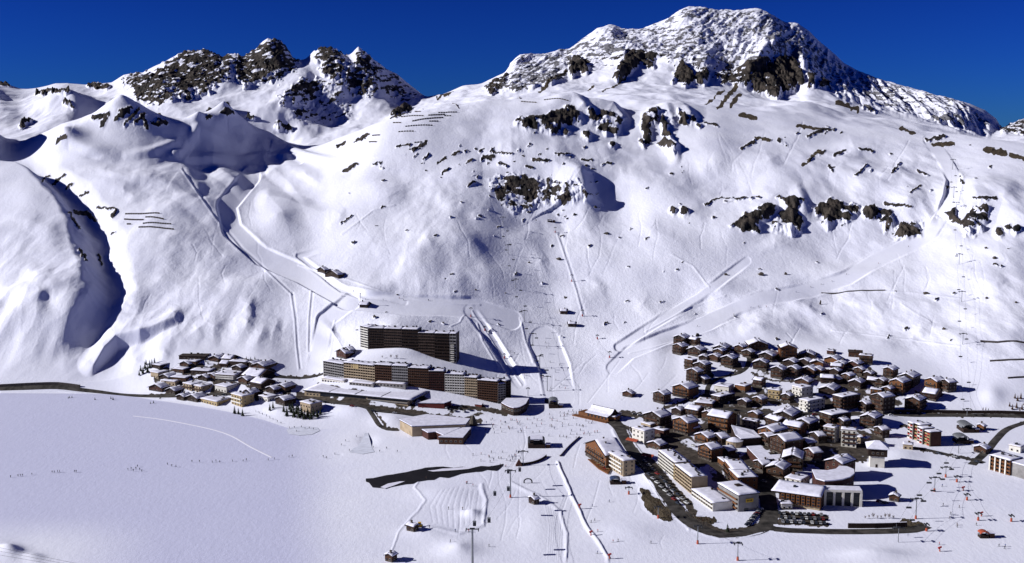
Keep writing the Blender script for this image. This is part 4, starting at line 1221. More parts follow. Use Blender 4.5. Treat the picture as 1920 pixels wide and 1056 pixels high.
UPPER += [
 (1306,1330,704,722,.6,5,'gable','dark',"low dark chalet in the shade right of the snow hollow, left flank",{}),
 (1384,1408,747,765,.6,5,'gable','dark',"dark chalet in the hollow between the long dark block and the ochre house",{}),
 (1412,1440,742,762,.55,5,'gable','brown',"brown chalet below the ochre flat-topped house",{}),
 (1466,1490,737,756,.6,4,'gable','dark',"narrow dark chalet left of the lower white balcony block",{}),
 (1556,1580,690,706,.6,4,'gable','dark',"dark little chalet directly below the red-walled one",{}),
 (1553,1583,704,720,.6,5,'gable','brown',"brown chalet touching the right side of the lone maroon house",{}),
 (1640,1668,708,728,.55,5,'gable','dark',"dark chalet above the amber broad-gabled one's left corner",{}),
 (1655,1680,724,744,.55,5,'gable','brown',"brown chalet wedged under the amber broad-gabled one",{}),
 (1500,1524,672,688,.6,4,'gable','dark',"dark chalet just below the tent-roofed chalet",{}),
 (1565,1592,676,692,.6,4,'gable','brown',"brown chalet tucked behind the red-walled one",{}),
 (1330,1354,663,680,.6,4,'gable','brown',"small brown chalet at the hairpin road's upper left",{}),
 (1470,1500,672,690,.6,4,'gable','dark',"dark chalet at the foot of the tall amber one",{}),
 (1610,1636,752,774,.5,6,'gable','dark',"dark chalet filling the gap right of the big flat dark block",{}),
]
put(UPPER, GU)
# ------------------------------------------------------------------ the lower village
GV = "houses of the lower right village"
LOWER = [
 (1260,1286,763,781,.6,4,'gable','dark',"small dark chalet with a diamond snow roof, back row of the lower village",{}),
 (1287,1321,762,785,.6,5,'eaves','brown',"hip-roofed chalet beside the diamond-roofed one, back row of the lower village",{}),
 (1317,1346,769,790,.6,5,'gable','brown',"left wing of the many-roofed inn west of the slim bell tower",{}),
 (1330,1383,773,813,.6,7,'eaves','amber',"many-roofed inn with columns, just left of the slim bell tower",{'storeys':3}),
 (1209,1259,769,805,.55,7,'gable','dark',"big dark chalet with a single steep snow gable beside the ski meadow road",{}),
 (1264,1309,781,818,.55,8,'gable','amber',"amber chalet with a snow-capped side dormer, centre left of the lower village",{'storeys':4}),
 (1187,1227,800,833,.5,8,'flat','white',"white shop building with shed-like snow roofs by the orange awning",{'balc':None}),
 (1203,1229,793,806,.6,5,'flat','tan',"low annexe with two snow strips behind the white shop building",{'balc':None}),
 (1226,1255,802,821,.6,5,'flat','maroon',"small square-roofed house behind the white shop building",{'balc':None}),
 (1216,1250,826,845,.6,6,'gable','brown',"brown gabled shop at the upper end of the long balcony block",{}),
 (1304,1344,809,836,.55,7,'gable','amber',"amber chalet with broken roof snow, behind the courtyard of the long balcony block",{}),
 (1311,1355,831,867,.5,9,'gable','amber',"orange-lit chalet with a dark ring mark on its snow roof",{'storeys':4}),
 (1393,1426,785,805,.75,4,'flat','tan',"flat-roofed arcade house right of the slim bell tower",{'balc':None}),
 (1437,1476,782,812,.5,8,'eaves','brown',"rear roof of the two crossing white roofs in the village centre",{}),
 (1424,1484,796,834,.45,8,'gable','amber',"front house of the two crossing white roofs in the village centre",{'balc':None}),
 (1446,1506,813,858,.42,12,'gable','brown',"long house with the largest plain snow saddle roof of the lower village",{}),
 (1470,1514,792,821,.65,7,'eaves','amber',"amber-fronted house with a long slab of snow, right of the crossing roofs",{}),
 (1492,1540,781,808,.5,6,'gable','dark',"dark chalet with leafless trees, right behind the crossing roofs",{}),
 (1450,1519,764,796,.5,7,'gable','dark',"long dark double chalet beside the upper crossing, back row",{}),
 (1439,1489,865,902,.55,6,'gable','brown',"brown chalet with a dark slot in its roof, left of the white stepped hotel",{}),
 (1468,1526,843,884,.6,4,'gable','dark',"wide-gabled dark chalet behind the white stepped hotel",{}),
 (1474,1526,888,924,.5,7,'flat','white',"white stepped hotel with dark window bays, left of the curved roof",{'balc':None,'storeys':3}),
 (1540,1616,768,803,.25,8,'flat','dark',"broad dark block with two black openings in its snow roof",{'balc':'both'}),
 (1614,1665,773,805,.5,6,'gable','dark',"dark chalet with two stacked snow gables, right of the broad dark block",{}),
 (1545,1576,798,831,.6,4,'flat','grey',"grey-sided block in shade, left of the brown and white balcony block",{}),
 (1578,1608,804,840,.85,3,'flat','white',"brown and white balcony block facing the valley, beside a snow bank",{'balcol':'brown'}),
 (1607,1634,817,834,.6,4,'flat','tan',"low snow-topped annexe next to the brown and white balcony block",{'balc':None}),
 (1550,1626,855,904,.38,9,'gable','maroon',"large maroon building behind the curved snow roof",{'balc':None}),
 (1347,1372,858,880,.4,9,'flat','amber',"small amber house at the upper end of the orange-lit terrace row",{}),
 (1360,1402,864,910,.3,20,'flat','amber',"upper house of the orange-lit terrace row, plain square snow roof",{'storeys':3}),
 (1369,1418,880,925,.3,18,'flat','amber',"middle house of the orange-lit terrace row, roof snow blotched grey",{'storeys':3}),
 (1101,1170,823,880,.5,26,'gable','amber',"wooden restaurant chalet with terrace, lumpy snow roof, beside the ski meadow",{'storeys':3}),
 (1139,1188,846,894,.58,20,'flat','tan',"tan four-storey block with a blank grey side, corner of the main street",{'balcol':'white','storeys':4}),
 (1827,1860,833,852,.6,5,'gable','brown',"snow-roofed hut behind the grey balcony block at the picture's right edge",{}),
 (1893,1925,832,850,.6,5,'flat','white',"pale flat-roofed house just behind the grey balcony block, right edge",{'balc':None}),
 (1694,1714,834,844,.8,2,'flat','tan',"little shed with a snow slab roof on the lower right road",{'balc':None}),
]
LOWER += [
 (1284,1312,794,815,.55,6,'gable','brown',"brown gabled house just behind the amber chalet with the side dormer",{}),
 (1336,1366,812,836,.55,7,'gable','dark',"dark chalet squeezed between the many-roofed inn and the church",{}),
 (1350,1376,836,858,.55,7,'gable','brown',"brown gabled house in the gap under the church's round apse",{}),
 (1426,1452,812,838,.55,7,'gable','dark',"dark house under the left eave of the two crossing roofs",{}),
 (1500,1528,822,846,.5,7,'gable','brown',"brown house at the lower right corner of the longest plain snow roof",{}),
 (1520,1548,810,832,.5,7,'gable','dark',"dark house in the shadow lane right of the amber slab-roofed house",{}),
 (1568,1590,784,806,.6,5,'gable','dark',"dark gable peeping out under the broad dark block's front",{}),
 (1415,1445,862,888,.5,8,'gable','dark',"dark narrow house below the L-shaped building's corner",{}),
 (1510,1540,840,866,.5,8,'gable','maroon',"maroon house between the wide-gabled chalet and the large maroon building",{}),
 (1404,1430,770,788,.6,5,'gable','brown',"brown gable behind the flat-roofed arcade house",{}),
 (1472,1500,798,818,.5,6,'gable','dark',"dark gable filling the gap behind the amber slab-roofed house",{}),
 (1640,1668,800,822,.5,6,'gable','dark',"dark lone chalet behind the tall white-and-timber house",{}),
]
put(LOWER, GV)

# ------------------------------------------------------------------ the large individual buildings
def corners(pts):
    return [at(u, v) for u, v in pts]

def facade_grid(root, A, B, depth, h, floors, cols, wm, slab, name="wall", fins=True, z0=0.0, dn=2.0, base_open=0.0, recess=1.2):
    """one section of a long block: back wall, one balcony band per storey, cross walls"""
    fr = B - A; fr.z = 0; L = fr.length
    rz = math.atan2(fr.y, fr.x)
    zb = min(A.z, B.z) - root.location.z
    o = Vector((A.x - root.location.x, A.y - root.location.y, zb))
    def place(ob):
        ob.location = o; ob.rotation_euler = (0, 0, rz); return ob
    mb = MB(); mb.box(0, L, recess, depth, -dn, h)
    place(mb.build(name, wm, root))
    sh = (h - base_open) / floors
    for k in range(floors):
        z = base_open + k * sh
        mb = MB()
        mb.box(.03, L - .03, 0, recess - .01, z - .1, z + .1)
        mb.box(.03, L - .03, -.08, -.001, z - .1, z + sh * .40)
        place(mb.build("balcony", slab, root))
    mb = MB()
    for k in range(cols + 1):
        x = L * k / cols
        mb.box(max(0, x - .14), min(L, x + .14), -.14, recess - .02, -dn if base_open else base_open, h)
    place(mb.build("cross_wall", slab if fins else wm, root))
    mb = MB()
    for k in range(floors):
        z = base_open + k * sh
        for c in range(cols):
            xa, xb = L * (c + .2) / cols, L * (c + .8) / cols
            mb.box(xa, xb, recess - .06, recess, z + .3, z + sh * .86)
    w_ = place(mb.build("glazing", GLASS, root))
    w_["kind"] = "stuff"
    Rf = rnd(A.x * 3.7 + A.y)
    for nm, mt_, pr in (("shutter", WOODS['dark'], .16), ("curtain", WOODS['tan'], .12), ("awning", WOODS['grey'], .10)):
        mb = MB()
        for k in range(floors):
            z = base_open + k * sh
            for c in range(cols):
                if Rf.random() < pr:
                    xa = L * (c + Rf.choice((.12, .3, .5))) / cols; xb = xa + L / cols * Rf.choice((.25, .38))
                    if nm == "awning": mb.box(xa, xb, .1, recess - .1, z + sh * .78, z + sh * .84)
                    else: mb.box(xa, xb, recess - .12, recess - .061, z + .2, z + sh * .88)
        if mb.f:
            w_ = place(mb.build(nm, mt_, root)); w_["kind"] = "stuff"
    return o, rz, L

def slab_roof(root, o, rz, L, depth, h, seed, thick=.5, vents=4, over=.5, rail=False):
    R = rnd(seed)
    mb = MB(); mb.box(-over * .1, L + over * .1, -over, depth + over, h + .005, h + .35)
    ro = mb.build("roof", ROOFW, root); ro.location = o; ro.rotation_euler = (0, 0, rz)
    sm = MB()
    snow_sheet(sm, lambda s, t: ((.1 + (L - .2) * s, depth + over - .1 - (depth + 2*over - .2) * t, h + .35), (0, 0, 1)), 10, 5, thick, R)
    for k in range(len(sm.f)): sm.f[k] = sm.f[k][::-1]
    sm.build("snow_cover", SNOWR, ro, True)
    for k in range(vents):
        x = L * (k + R.uniform(.2, .8)) / vents; y = depth * R.uniform(.45, .85); a = R.uniform(.5, 1.1)
        mb = MB(); mb.box(x - a, x + a, y - .5, y + .5, h + .3, h + R.uniform(1.2, 2.2)); mb.box(x - a * .5, x + a * 1.4, y - .2, y + .9, h + .36, h + 1.0)
        mb.build("roof_vent", R.choice([DARKM, WOODS['dark']]), ro)
    return ro

# the upper slab on the slope
A, B = at(690, 655), at(843, 679)
root = tag(empty("apartment_tower", tuple((A + B) / 2)), "long dark high-rise slab on the slope behind the big curved block", "apartment block")
DKG = mat("weathered_cladding", (.060, .040, .032), .85, 0, (.4, .5))
GRN = mat("dark_green_boards", (.040, .042, .032), .85, 0, (.3, .6))
pts = [A + (B - A) * t for t in (0, .2, .42, .62, .82, 1)]
ztop = A.z + 20.5
for k in range(5):
    hh = (ztop if k < 3 else ztop - 3.0) - min(pts[k].z, pts[k+1].z)
    o, rz, L = facade_grid(root, pts[k], pts[k+1], 13, hh, 9, 9, WOODS['dark'] if k % 2 else GRN, DKG if k % 2 else WOODS['dark'])
    ro = slab_roof(root, o, rz, L, 13, hh, 31 + k, .3, 3)
Lw = at(676, 651); Rw = at(858, 683)
o, rz, L = facade_grid(root, Lw, A, 13, 21, 9, 2, WOODS['white'], WOODS['white']); slab_roof(root, o, rz, L, 13, 21, 40, .3, 2)
# end stair tower with white balconies at the right corner
fr = (B - A).normalized(); nn = Vector((-fr.y, fr.x, 0))
E = B + fr * 6.5
hE = ztop - 2.9 - min(B.z, E.z)
o, rz, L = facade_grid(root, B, E, 13.4, hE, 9, 2, WOODS['dark'], WOODS['grey']); slab_roof(root, o, rz, L, 13.4, hE, 41, .3, 1)
mb = MB()
for k in range(9): mb.box(1.2, 4.6, -1.3, -.15, 1 + k * 2, 1.5 + k * 2)
e_ = mb.build("corner_balcony", WOODS['white'], root); e_.location = o; e_.rotation_euler = (0, 0, rz)

# the long bent slab with its differently coloured sections
SEC = [((607,706),(645,709),14.0,6,9,'grey','grey'), ((645,709),(703,716),14.3,6,13,'dark','tan'), ((703,716),(735,720),14.8,6,8,'dark','brown'), ((735,720),(765,724),15.0,6,8,'grey','grey'),
       ((765,724),(804,731),15.6,7,10,'brown','brown'), ((804,731),(834,735),16.2,7,8,'maroon','maroon'), ((834,735),(871,742),16.8,7,8,'grey','white'), ((871,742),(895,748),17.2,7,6,'grey','tan'), ((895,748),(934,757),18.5,8,9,'brown','brown')]
HB = [28, 28.5, 33, 36, 38, 39, 37.5, 38, 39, 41]
c0 = at(770, 722)
root = tag(empty("apartment_slab", tuple(c0)), "long bent block of grey, brown and amber sections behind the sports hall", "apartment block")
for k, (a, b, h, fl, co, wm, sl) in enumerate(SEC):
    A, B = at(*a), at(*b)
    h = .5 * (A.z + HB[k] * A.y / F + B.z + HB[k+1] * B.y / F) - min(A.z, B.z)
    o, rz, L = facade_grid(root, A, B, 12, h, fl, co, WOODS[wm], WOODS[sl], base_open=2.4 if k > 1 else 0.0)
    slab_roof(root, o, rz, L, 12, h, 50 + k, .5, 7)
    if k == 0:
        mb = MB(); mb.box(-.4, -.02, -.2, 12, -2, h + .4); w_ = mb.build("end_wall", WOODS['white'], root); w_.location = o; w_.rotation_euler = (0, 0, rz)
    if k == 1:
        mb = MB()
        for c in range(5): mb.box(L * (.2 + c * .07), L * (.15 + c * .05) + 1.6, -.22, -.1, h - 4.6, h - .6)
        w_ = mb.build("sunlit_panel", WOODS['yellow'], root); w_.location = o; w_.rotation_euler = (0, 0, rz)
# its stepped end tower
B = at(934, 757); E = at(957, 752)
fr = (E - B); fr.z = 0
o, rz, L = facade_grid(root, B, at(948, 756), 13, 17.5, 8, 3, WOODS['grey'], WOODS['grey']); slab_roof(root, o, rz, L, 13, 17.5, 61, .5, 3)
o, rz, L = facade_grid(root, at(948.5, 756), at(958, 753), 12, 19.5, 8, 2, WOODS['dark'], WOODS['dark']); slab_roof(root, o, rz, L, 12, 19.5, 62, .3, 2)

# sports hall with its great snow roof
A, B = at(571, 742), at(765, 762)
fr = B - A; fr.z = 0; L = fr.length; rz = math.atan2(fr.y, fr.x)
root = tag(empty("sports_hall", (A.x, A.y, min(A.z, B.z)), rz), "wide sports hall with a huge flat snow roof and dark glass front", "sports hall")
mb = MB(); mb.box(0, L, 0, 36, -2, 5.4); mb.build("wall", WOODS['tan'], root)
mb = MB(); mb.box(-.5, L + 5, -1.6, 38, 5.405, 6.1)
ro = mb.build("roof", DARKM, root)
sm = MB()
snow_sheet(sm, lambda s, t: ((-.3 + (L + 5) * s, 37.8 - 39 * t, 6.1), (0, 0, 1)), 22, 8, .5, rnd(5))
for k in range(len(sm.f)): sm.f[k] = sm.f[k][::-1]
sm.build("snow_cover", SNOWR, ro, True)
for k in (1, 2, 3):
    mb = MB(); mb.box(L * k / 4 - .12, L * k / 4 + .12, -1.2, 37, 6.5, 6.75); mb.build("roof_seam", DARKM, ro)
mb = MB(); mb.box(L * .16, L * .6, -.12, -.01, 1.6, 5.0); mb.build("glazing", GLASS, root)
mb = MB(); mb.box(L * .62, L - .3, -.12, -.01, 3.4, 5.0); mb.build("glazing", GLASS, root)
mb = MB(); mb.box(L * .62, L - .2, -1.3, -.02, 2.6, 3.1); mb.build("canopy", WOODS['grey'], root)
for k in range(16):
    mb = MB(); x = L * (.16 + .44 * k / 15); mb.box(x - .12, x + .12, -.26, -.13, 1.2, 5.2); mb.build("mullion", DARKM, root)
for k in range(5):
    window(root, 3 + k * 3.4, 0, 1.8, 1.8, 1.4)
# low white strips of shops behind the hall
for q, (a, b, dpt, h, lab) in enumerate([((603,716),(645,718),9,3.6,"pale pavilion with a snow strip roof at the left foot of the bent block"), ((655,722),(700,727),8,2.6,"low snow-topped canopy between the sports hall and the bent block, left one"), ((705,724),(760,731),7,3.0,"low snow-topped canopy between the sports hall and the bent block, right one")]):
    A, B = at(*a), at(*b); fr = B - A; L = fr.length
    root = tag(empty("pavilion", tuple(A), math.atan2(fr.y, fr.x)), lab, "pavilion", "pavilions behind the sports hall")
    mb = MB(); mb.box(0, L, 0, dpt, -1.5, h); mb.build("wall", WOODS['white'] if q == 0 else WOODS['grey'], root)
    mb = MB(); mb.box(-.4, L + .4, -.5, dpt + .4, h + .005, h + .3); ro = mb.build("roof", FRAME, root)
    sm = MB(); snow_sheet(sm, lambda s, t: ((-.3 + (L + .6) * s, dpt + .3 - (dpt + .7) * t, h + .3), (0, 0, 1)), 8, 3, .45, rnd(q + 2))
    for k in range(len(sm.f)): sm.f[k] = sm.f[k][::-1]
    sm.build("snow_cover", SNOWR, ro, True)
    for k in range(int(L / 3.2)):
        window(root, 1.6 + k * 3.2, 0, .6, 2.0, 1.6)

def prism_building(name, cat, label, roofpx, hpx, wall, group=None, snow=.5, tilt=0.0, wallh=None, windows=0, wk='frame', rise_idx=None, root=None):
    """building over an outline given by its eaves in the photograph (counter-clockwise from above = clockwise in the list is fixed here)"""
    base = [at(u, v + hpx) for u, v in roofpx]
    c = sum(base, Vector()) / len(base)
    zb = min(p.z for p in base)
    pl = [(p.x - c.x, p.y - c.y) for p in base]
    area = sum(pl[i][0]*pl[(i+1) % len(pl)][1] - pl[(i+1) % len(pl)][0]*pl[i][1] for i in range(len(pl)))
    if area < 0: pl = pl[::-1]
    pxm = F / c.y
    h = hpx / pxm
    own = root is None
    if own:
        root = tag(empty(name, (c.x, c.y, zb)), label, cat, group)
        off = Vector((0, 0, 0))
    else:
        off = Vector((c.x, c.y, zb)) - root.location
    hs = [h] * len(pl)
    if rise_idx:
        if area < 0: rise_idx = {len(pl) - 1 - k: r for k, r in rise_idx.items()}
        for k, r in rise_idx.items(): hs[k] = h + r
    mb = MB(); mb.prism(pl, -2.0, hs); w = mb.build("wall", WOODS[wall] if isinstance(wall, str) else wall, root); w.location = off
    cc = Vector((sum(p[0] for p in pl) / len(pl), sum(p[1] for p in pl) / len(pl), 0))
    ov = [(p[0] + (p[0]-cc.x) * .03, p[1] + (p[1]-cc.y) * .03) for p in pl]
    mb = MB(); mb.prism(ov, [q + .01 for q in hs], [q + .4 for q in hs]); ro = mb.build("roof", ROOFW, root); ro.location = off
    iv = [(p[0] + (p[0]-cc.x) * .02, p[1] + (p[1]-cc.y) * .02) for p in pl]
    mb = MB(); mb.prism(iv, [q + .41 for q in hs], [q + .4 + snow for q in hs]); mb.build("snow_cover", SNOWR, ro)
    if windows:
        for i in range(len(pl)):
            p, q = Vector((*pl[i], 0)), Vector((*pl[(i+1) % len(pl)], 0))
            e = q - p
            nrm = Vector((e.y, -e.x, 0)).normalized()
            if nrm.y > -.15 or e.length < 4: continue
            n = max(1, int(e.length / 3.6))
            for s in range(windows):
                for k in range(n):
                    r = p + e * ((k + .5) / n)
                    window(root, r.x + off.x, r.y + off.y, off.z + (s + .35) * h / windows * .95, 1.8, min(1.5, h / windows * .55), math.atan2(e.y, e.x), wk)
    return root, h, pxm

# fan-shaped congress hall by the lake: three wedges and a stone cone
root, h, pxm = prism_building("congress_hall", "hall", "low fan-shaped hall of three snow-roofed wedges meeting at a stone cone", [(750,786),(765,795),(773,800),(872,795),(880,784),(800,776)], 19, 'tan')
prism_building("congress_hall", "hall", "", [(791,805),(803,812),(817,810),(832,817),(875,796),(862,793)], 13, 'maroon', root=root)
prism_building("congress_hall", "hall", "", [(823,820),(868,821),(883,802),(874,799)], 13, 'brown', root=root, windows=1)
c = at(887, 797)
mb = MB(); mb.tube((0, 0, -1), (0, 0, 8.0), 4.6, .9, 12); e_ = mb.build("stone_cone", STONE, root); e_.location = c - root.location
# red shop hall
root, h, pxm = prism_building("shop_hall", "shop", "red-walled low shop with a snow roof right of the sports hall", [(784,754),(833,757),(846,750),(812,740)], 10, 'red')
prism_building("snack_bar", "kiosk", "small red-fronted kiosk on the busy square below the bent block", [(890,757),(903,760),(906,755),(893,753)], 4, 'red', snow=.3)
# crescent building at the end of the bent block
base = [at(940 + 46 * t, 768 + 12 * math.sin(math.pi * t * .9)) for t in [k / 8 for k in range(9)]]
c = sum(base, Vector()) / len(base)
root = tag(empty("round_pavilion", tuple(c)), "dark drum-shaped building with a crescent of roof snow, right end of the bent block", "pavilion")
mb = MB(); out = [(p.x - c.x, p.y - c.y) for p in base] + [(base[-1].x - c.x + 3, base[-1].y - c.y + 20), (base[0].x - c.x + 4, base[0].y - c.y + 16)]
mb.prism(out, -2, 6.0); mb.build("wall", WOODS['dark'], root)
mb = MB(); ov = [(x * 1.04, y - .8) for x, y in out]; mb.prism(ov, 6.01, 6.6); ro = mb.build("roof", WOODS['maroon'], root)
mb = MB(); mb.prism([(x * 1.0, y - .2) for x, y in out], 6.61, 7.1); mb.build("snow_cover", SNOWR, ro)
for k in range(8):
    p, q = Vector((*out[k], 0)), Vector((*out[k+1], 0)); r = (p + q) / 2; e = q - p
    window(root, r.x, r.y, 3.2, e.length * .7, 1.8, math.atan2(e.y, e.x))

# mountain restaurant on the snow meadow with a swept roof and a sunny terrace
A, B = at(1100, 782), at(1140, 791)
fr = B - A; fr.z = 0; L = fr.length; rz = math.atan2(fr.y, fr.x)
root = tag(empty("restaurant", tuple(A), rz), "wooden restaurant with a swept snow roof and long timber terrace on the ski meadow", "restaurant")
mb = MB(); mb.box(0, L, 0, 16, -2, 4.6); mb.build("wall", WOODS['amber'], root)
mb = MB(); N_ = 8; sm = MB()
prof = [(-1.6, 4.3), (2, 5.0), (5, 6.6), (7.2, 9.0), (8.8, 9.0), (11, 6.6), (14, 5.0), (17.6, 4.3)]
for (ya, za), (yb, zb) in zip(prof[:-1], prof[1:]):
    mb.quad((-1, ya, za), (L + 1, ya, za), (L + 1, yb, zb), (-1, yb, zb)); mb.quad((-1, yb, zb - .3), (L + 1, yb, zb - .3), (L + 1, ya, za - .3), (-1, ya, za - .3))
    if yb <= 7.3 or ya >= 8.7:
        sm.quad((-.6, ya, za + .45), (L + .6, ya, za + .45), (L + .6, yb, zb + .4), (-.6, yb, zb + .4))
        sm.quad((-.6, ya, za + .02), (-.6, ya, za + .45), (-.6, yb, zb + .4), (-.6, yb, zb + .02)); sm.quad((L + .6, ya, za + .02), (L + .6, yb, zb + .02), (L + .6, yb, zb + .4), (L + .6, ya, za + .45))
sm.quad((-.6, -1.6, 4.32), (L + .6, -1.6, 4.32), (L + .6, -1.6, 4.75), (-.6, -1.6, 4.75))
for x in (-.3, L + .3):
    mb.poly([(x, y, z - .3) for y, z in prof])
ro = mb.build("roof", WOODS['dark'], root); sm.build("snow_cover", SNOWR, ro)
mb = MB(); mb.box(-12, L + 2, -5, -.05, -1, .7); [mb.box(-12 + k * 2.2, -11.8 + k * 2.2, -5.1, -5.0, .7, 1.8) for k in range(int((L + 14) / 2.2))]; mb.box(-12, L + 2, -5.14, -5.1, 1.6, 1.85); mb.build("terrace", WOODS['amber'], root)
for k in range(6): window(root, 2 + k * L / 6.2, 0, 1.2, 2.0, 2.0, 0, 'amber')
mb = MB(); mb.box(-11, -.05, 2, 12, -1, 2.6); mb.build("side_wing", WOODS['amber'], root)
root2 = house(1128, 1163, 776, 791, .7, 4, 'flat', 'amber', "low timber annexe right beside the swept-roof restaurant", 'annexe', 'annexe', balc=None)

# long balcony block on the main street
A, B = at(1234, 872), at(1296, 927)
root = tag(empty("street_block", tuple((A + B) / 2)), "long cream balcony block along the main street, dark vents along its snow roof", "apartment block")
M1 = A + (B - A) * .48; M2 = A + (B - A) * .52
o, rz, L = facade_grid(root, A, M1, 11, 11.6, 5, 10, WOODS['tan'], WOODS['white'], recess=1.0); slab_roof(root, o, rz, L, 11, 11.6, 71, .45, 9)
o, rz, L = facade_grid(root, M1, M2, 11.3, 11.9, 5, 1, WOODS['yellow'], WOODS['yellow'], recess=.5); slab_roof(root, o, rz, L, 11.3, 11.9, 72, .45, 1)
o, rz, L = facade_grid(root, M2, B, 11, 11.6, 5, 10, WOODS['yellow'], WOODS['tan'], recess=1.0); slab_roof(root, o, rz, L, 11, 11.6, 73, .45, 9)
mb = MB(); mb.box(L + .01, L + .4, 0, 11.4, -2, 11.9); e_ = mb.build("end_wall", WOODS['tan'], root); e_.location = o; e_.rotation_euler = (0, 0, rz)
# low white restaurant at the end of that block
A, B = at(1297, 930), at(1336, 959)
root = tag(empty("street_restaurant", tuple((A + B) / 2)), "low cream building with a wide snow roof, joined to the long balcony block's near end", "restaurant")
o, rz, L = facade_grid(root, A, B, 14, 5.0, 2, 9, WOODS['yellow'], WOODS['white'], recess=.8); slab_roof(root, o, rz, L, 14, 5.0, 74, .5, 2, .9)
mb = MB(); mb.box(L + .01, L + .4, 0, 14, -2, 5.2); e_ = mb.build("end_wall", WOODS['white'], root); e_.location = o; e_.rotation_euler = (0, 0, rz)

# church-like hall with the tall pale front and the yellow sign
A, B = at(1384, 960), at(1422, 955)
fr = B - A; fr.z = 0; L = fr.length; rz = math.atan2(fr.y, fr.x)
root = tag(empty("cinema_hall", tuple(A), rz), "tall pale blank-fronted hall with one yellow sign, near end of the orange-lit terrace row", "hall")
mb = MB(); mb.box(0, L, 0, 26, -3, 10.6); mb.build("wall", WOODS['grey'], root)
mb = MB(); mb.box(-.6, L + .6, -.6, 26.5, 10.605, 11.1); ro = mb.build("roof", DARKM, root)
sm = MB(); snow_sheet(sm, lambda s, t: ((-.5 + (L + 1) * s, 26.3 - 26.7 * t, 11.1), (0, 0, 1)), 8, 8, .7, rnd(9))
for k in range(len(sm.f)): sm.f[k] = sm.f[k][::-1]
sm.build("snow_cover", SNOWR, ro, True)
mb = MB(); mb.box(L * .45, L * .7, 13, 17, 11, 12.6); mb.build("roof_vent", WOODS['dark'], ro)
mb = MB(); mb.box(L * .36, L * .72, -.35, -.02, 5.6, 8.0); sg = mb.build("sign_board", mat("sign_yellow", (.55, .36, .04), .6), root)
mb = MB(); [mb.box(L * (.40 + .07 * k), L * (.40 + .07 * k) + .55, -.42, -.36, 6.2, 7.4) for k in range(4)]; mb.build("sign_lettering", WOODS['maroon'], sg)
mb = MB(); mb.box(L * .3, L * .5, -.2, -.02, 0, 1.9); mb.build("doorway", GLASS, root)
for s in range(3):
    balcony(root, 1, 25, 1.8 + s * 2.9, WOODS['amber'], 1.2, 0, -math.pi / 2, (-.02, 26, 0))

# village church: boat-shaped roof, round apse and the slim bell tower
root, h, pxm = prism_building("church", "church", "church with a boat-shaped swept snow roof and round apse, village centre", [(1371,804),(1379,816),(1389,824),(1426,821),(1412,807)], 13, 'dark', rise_idx={0: 3.0})
c = at(1378, 838)
mb = MB(); mb.tube((0, 3, -2), (0, 3, 4.6), 6.4, 6.4, 18); a_ = mb.build("apse", WOODS['tan'], root); a_.location = c - root.location
mb = MB(); mb.tube((0, 3, 4.61), (0, 3, 6.6), 6.9, 1.0, 18); a2 = mb.build("apse_snow_roof", SNOWR, root); a2.location = c - root.location
c = at(1384, 806)
root = tag(empty("bell_tower", tuple(c)), "slim square pale bell tower standing beside the boat-roofed church", "bell tower")
mb = MB(); mb.prism([(-1, -1), (1, -1), (1, 1), (-1, 1)], -1, 12.4); mb.build("shaft", WOODS['grey'], root)
mb = MB(); [mb.box(x - .12, x + .12, y - .12, y + .12, 12.4, 14.6) for x in (-.8, .8) for y in (-.8, .8)]; mb.build("belfry", DARKM, root)
mb = MB(); mb.prism([(-1.2, -1.2), (1.2, -1.2), (1.2, 1.2), (-1.2, 1.2)], 14.61, 14.9); mb.build("cap", ROOFW, root)

# L-shaped flat building
prism_building("market_hall", "hall", "L-shaped building with a broad flat snow roof, left of the wide-gabled chalet", [(1400,836),(1424,863),(1451,861),(1468,865),(1478,851),(1444,853),(1426,834)], 17, 'maroon', windows=2, wk='white')
# conference centre: curved roof, white colonnade
arc = [(1522,879),(1529,897),(1545,902),(1562,901),(1578,899),(1592,894),(1600,887),(1599,879),(1586,873),(1572,872),(1566,878),(1550,881)]
root, h, pxm = prism_building("conference_centre", "hall", "conference hall with a crescent snow roof above a white glass colonnade", arc, 38, 'maroon', snow=.7, windows=2)
A, B = at(1530, 948), at(1614, 951)
fr = B - A; fr.z = 0; L = fr.length; rz = math.atan2(fr.y, fr.x)
o = A - root.location
def pl_(ob):
    ob.location = o; ob.rotation_euler = (0, 0, rz); return ob
mb = MB(); mb.box(0, L, 1.2, 8, -2, 9.4); pl_(mb.build("colonnade_glass", GLASS, root))
mb = MB(); mb.box(-.6, L + .6, -.2, 8.4, 9.41, 10.8); be = pl_(mb.build("beam", WOODS['white'], root))
mb = MB(); mb.prism([(-.3, .1), (L + .3, .1), (L + .3, 8.1), (-.3, 8.1)], 10.81, 11.2); mb.build("snow_cover", SNOWR, be)
for k in range(6):
    x = L * k / 5
    mb = MB(); mb.box(x - .75, x + .75, -.1, 1.15, -2, 9.4); pl_(mb.build("column", WOODS['white'], root))
for k in range(4):
    mb = MB(); mb.box(.8, L - .8, 1.02, 1.16, 1.8 + k * 2.0, 2.0 + k * 2.0); pl_(mb.build("transom", DARKM, root))
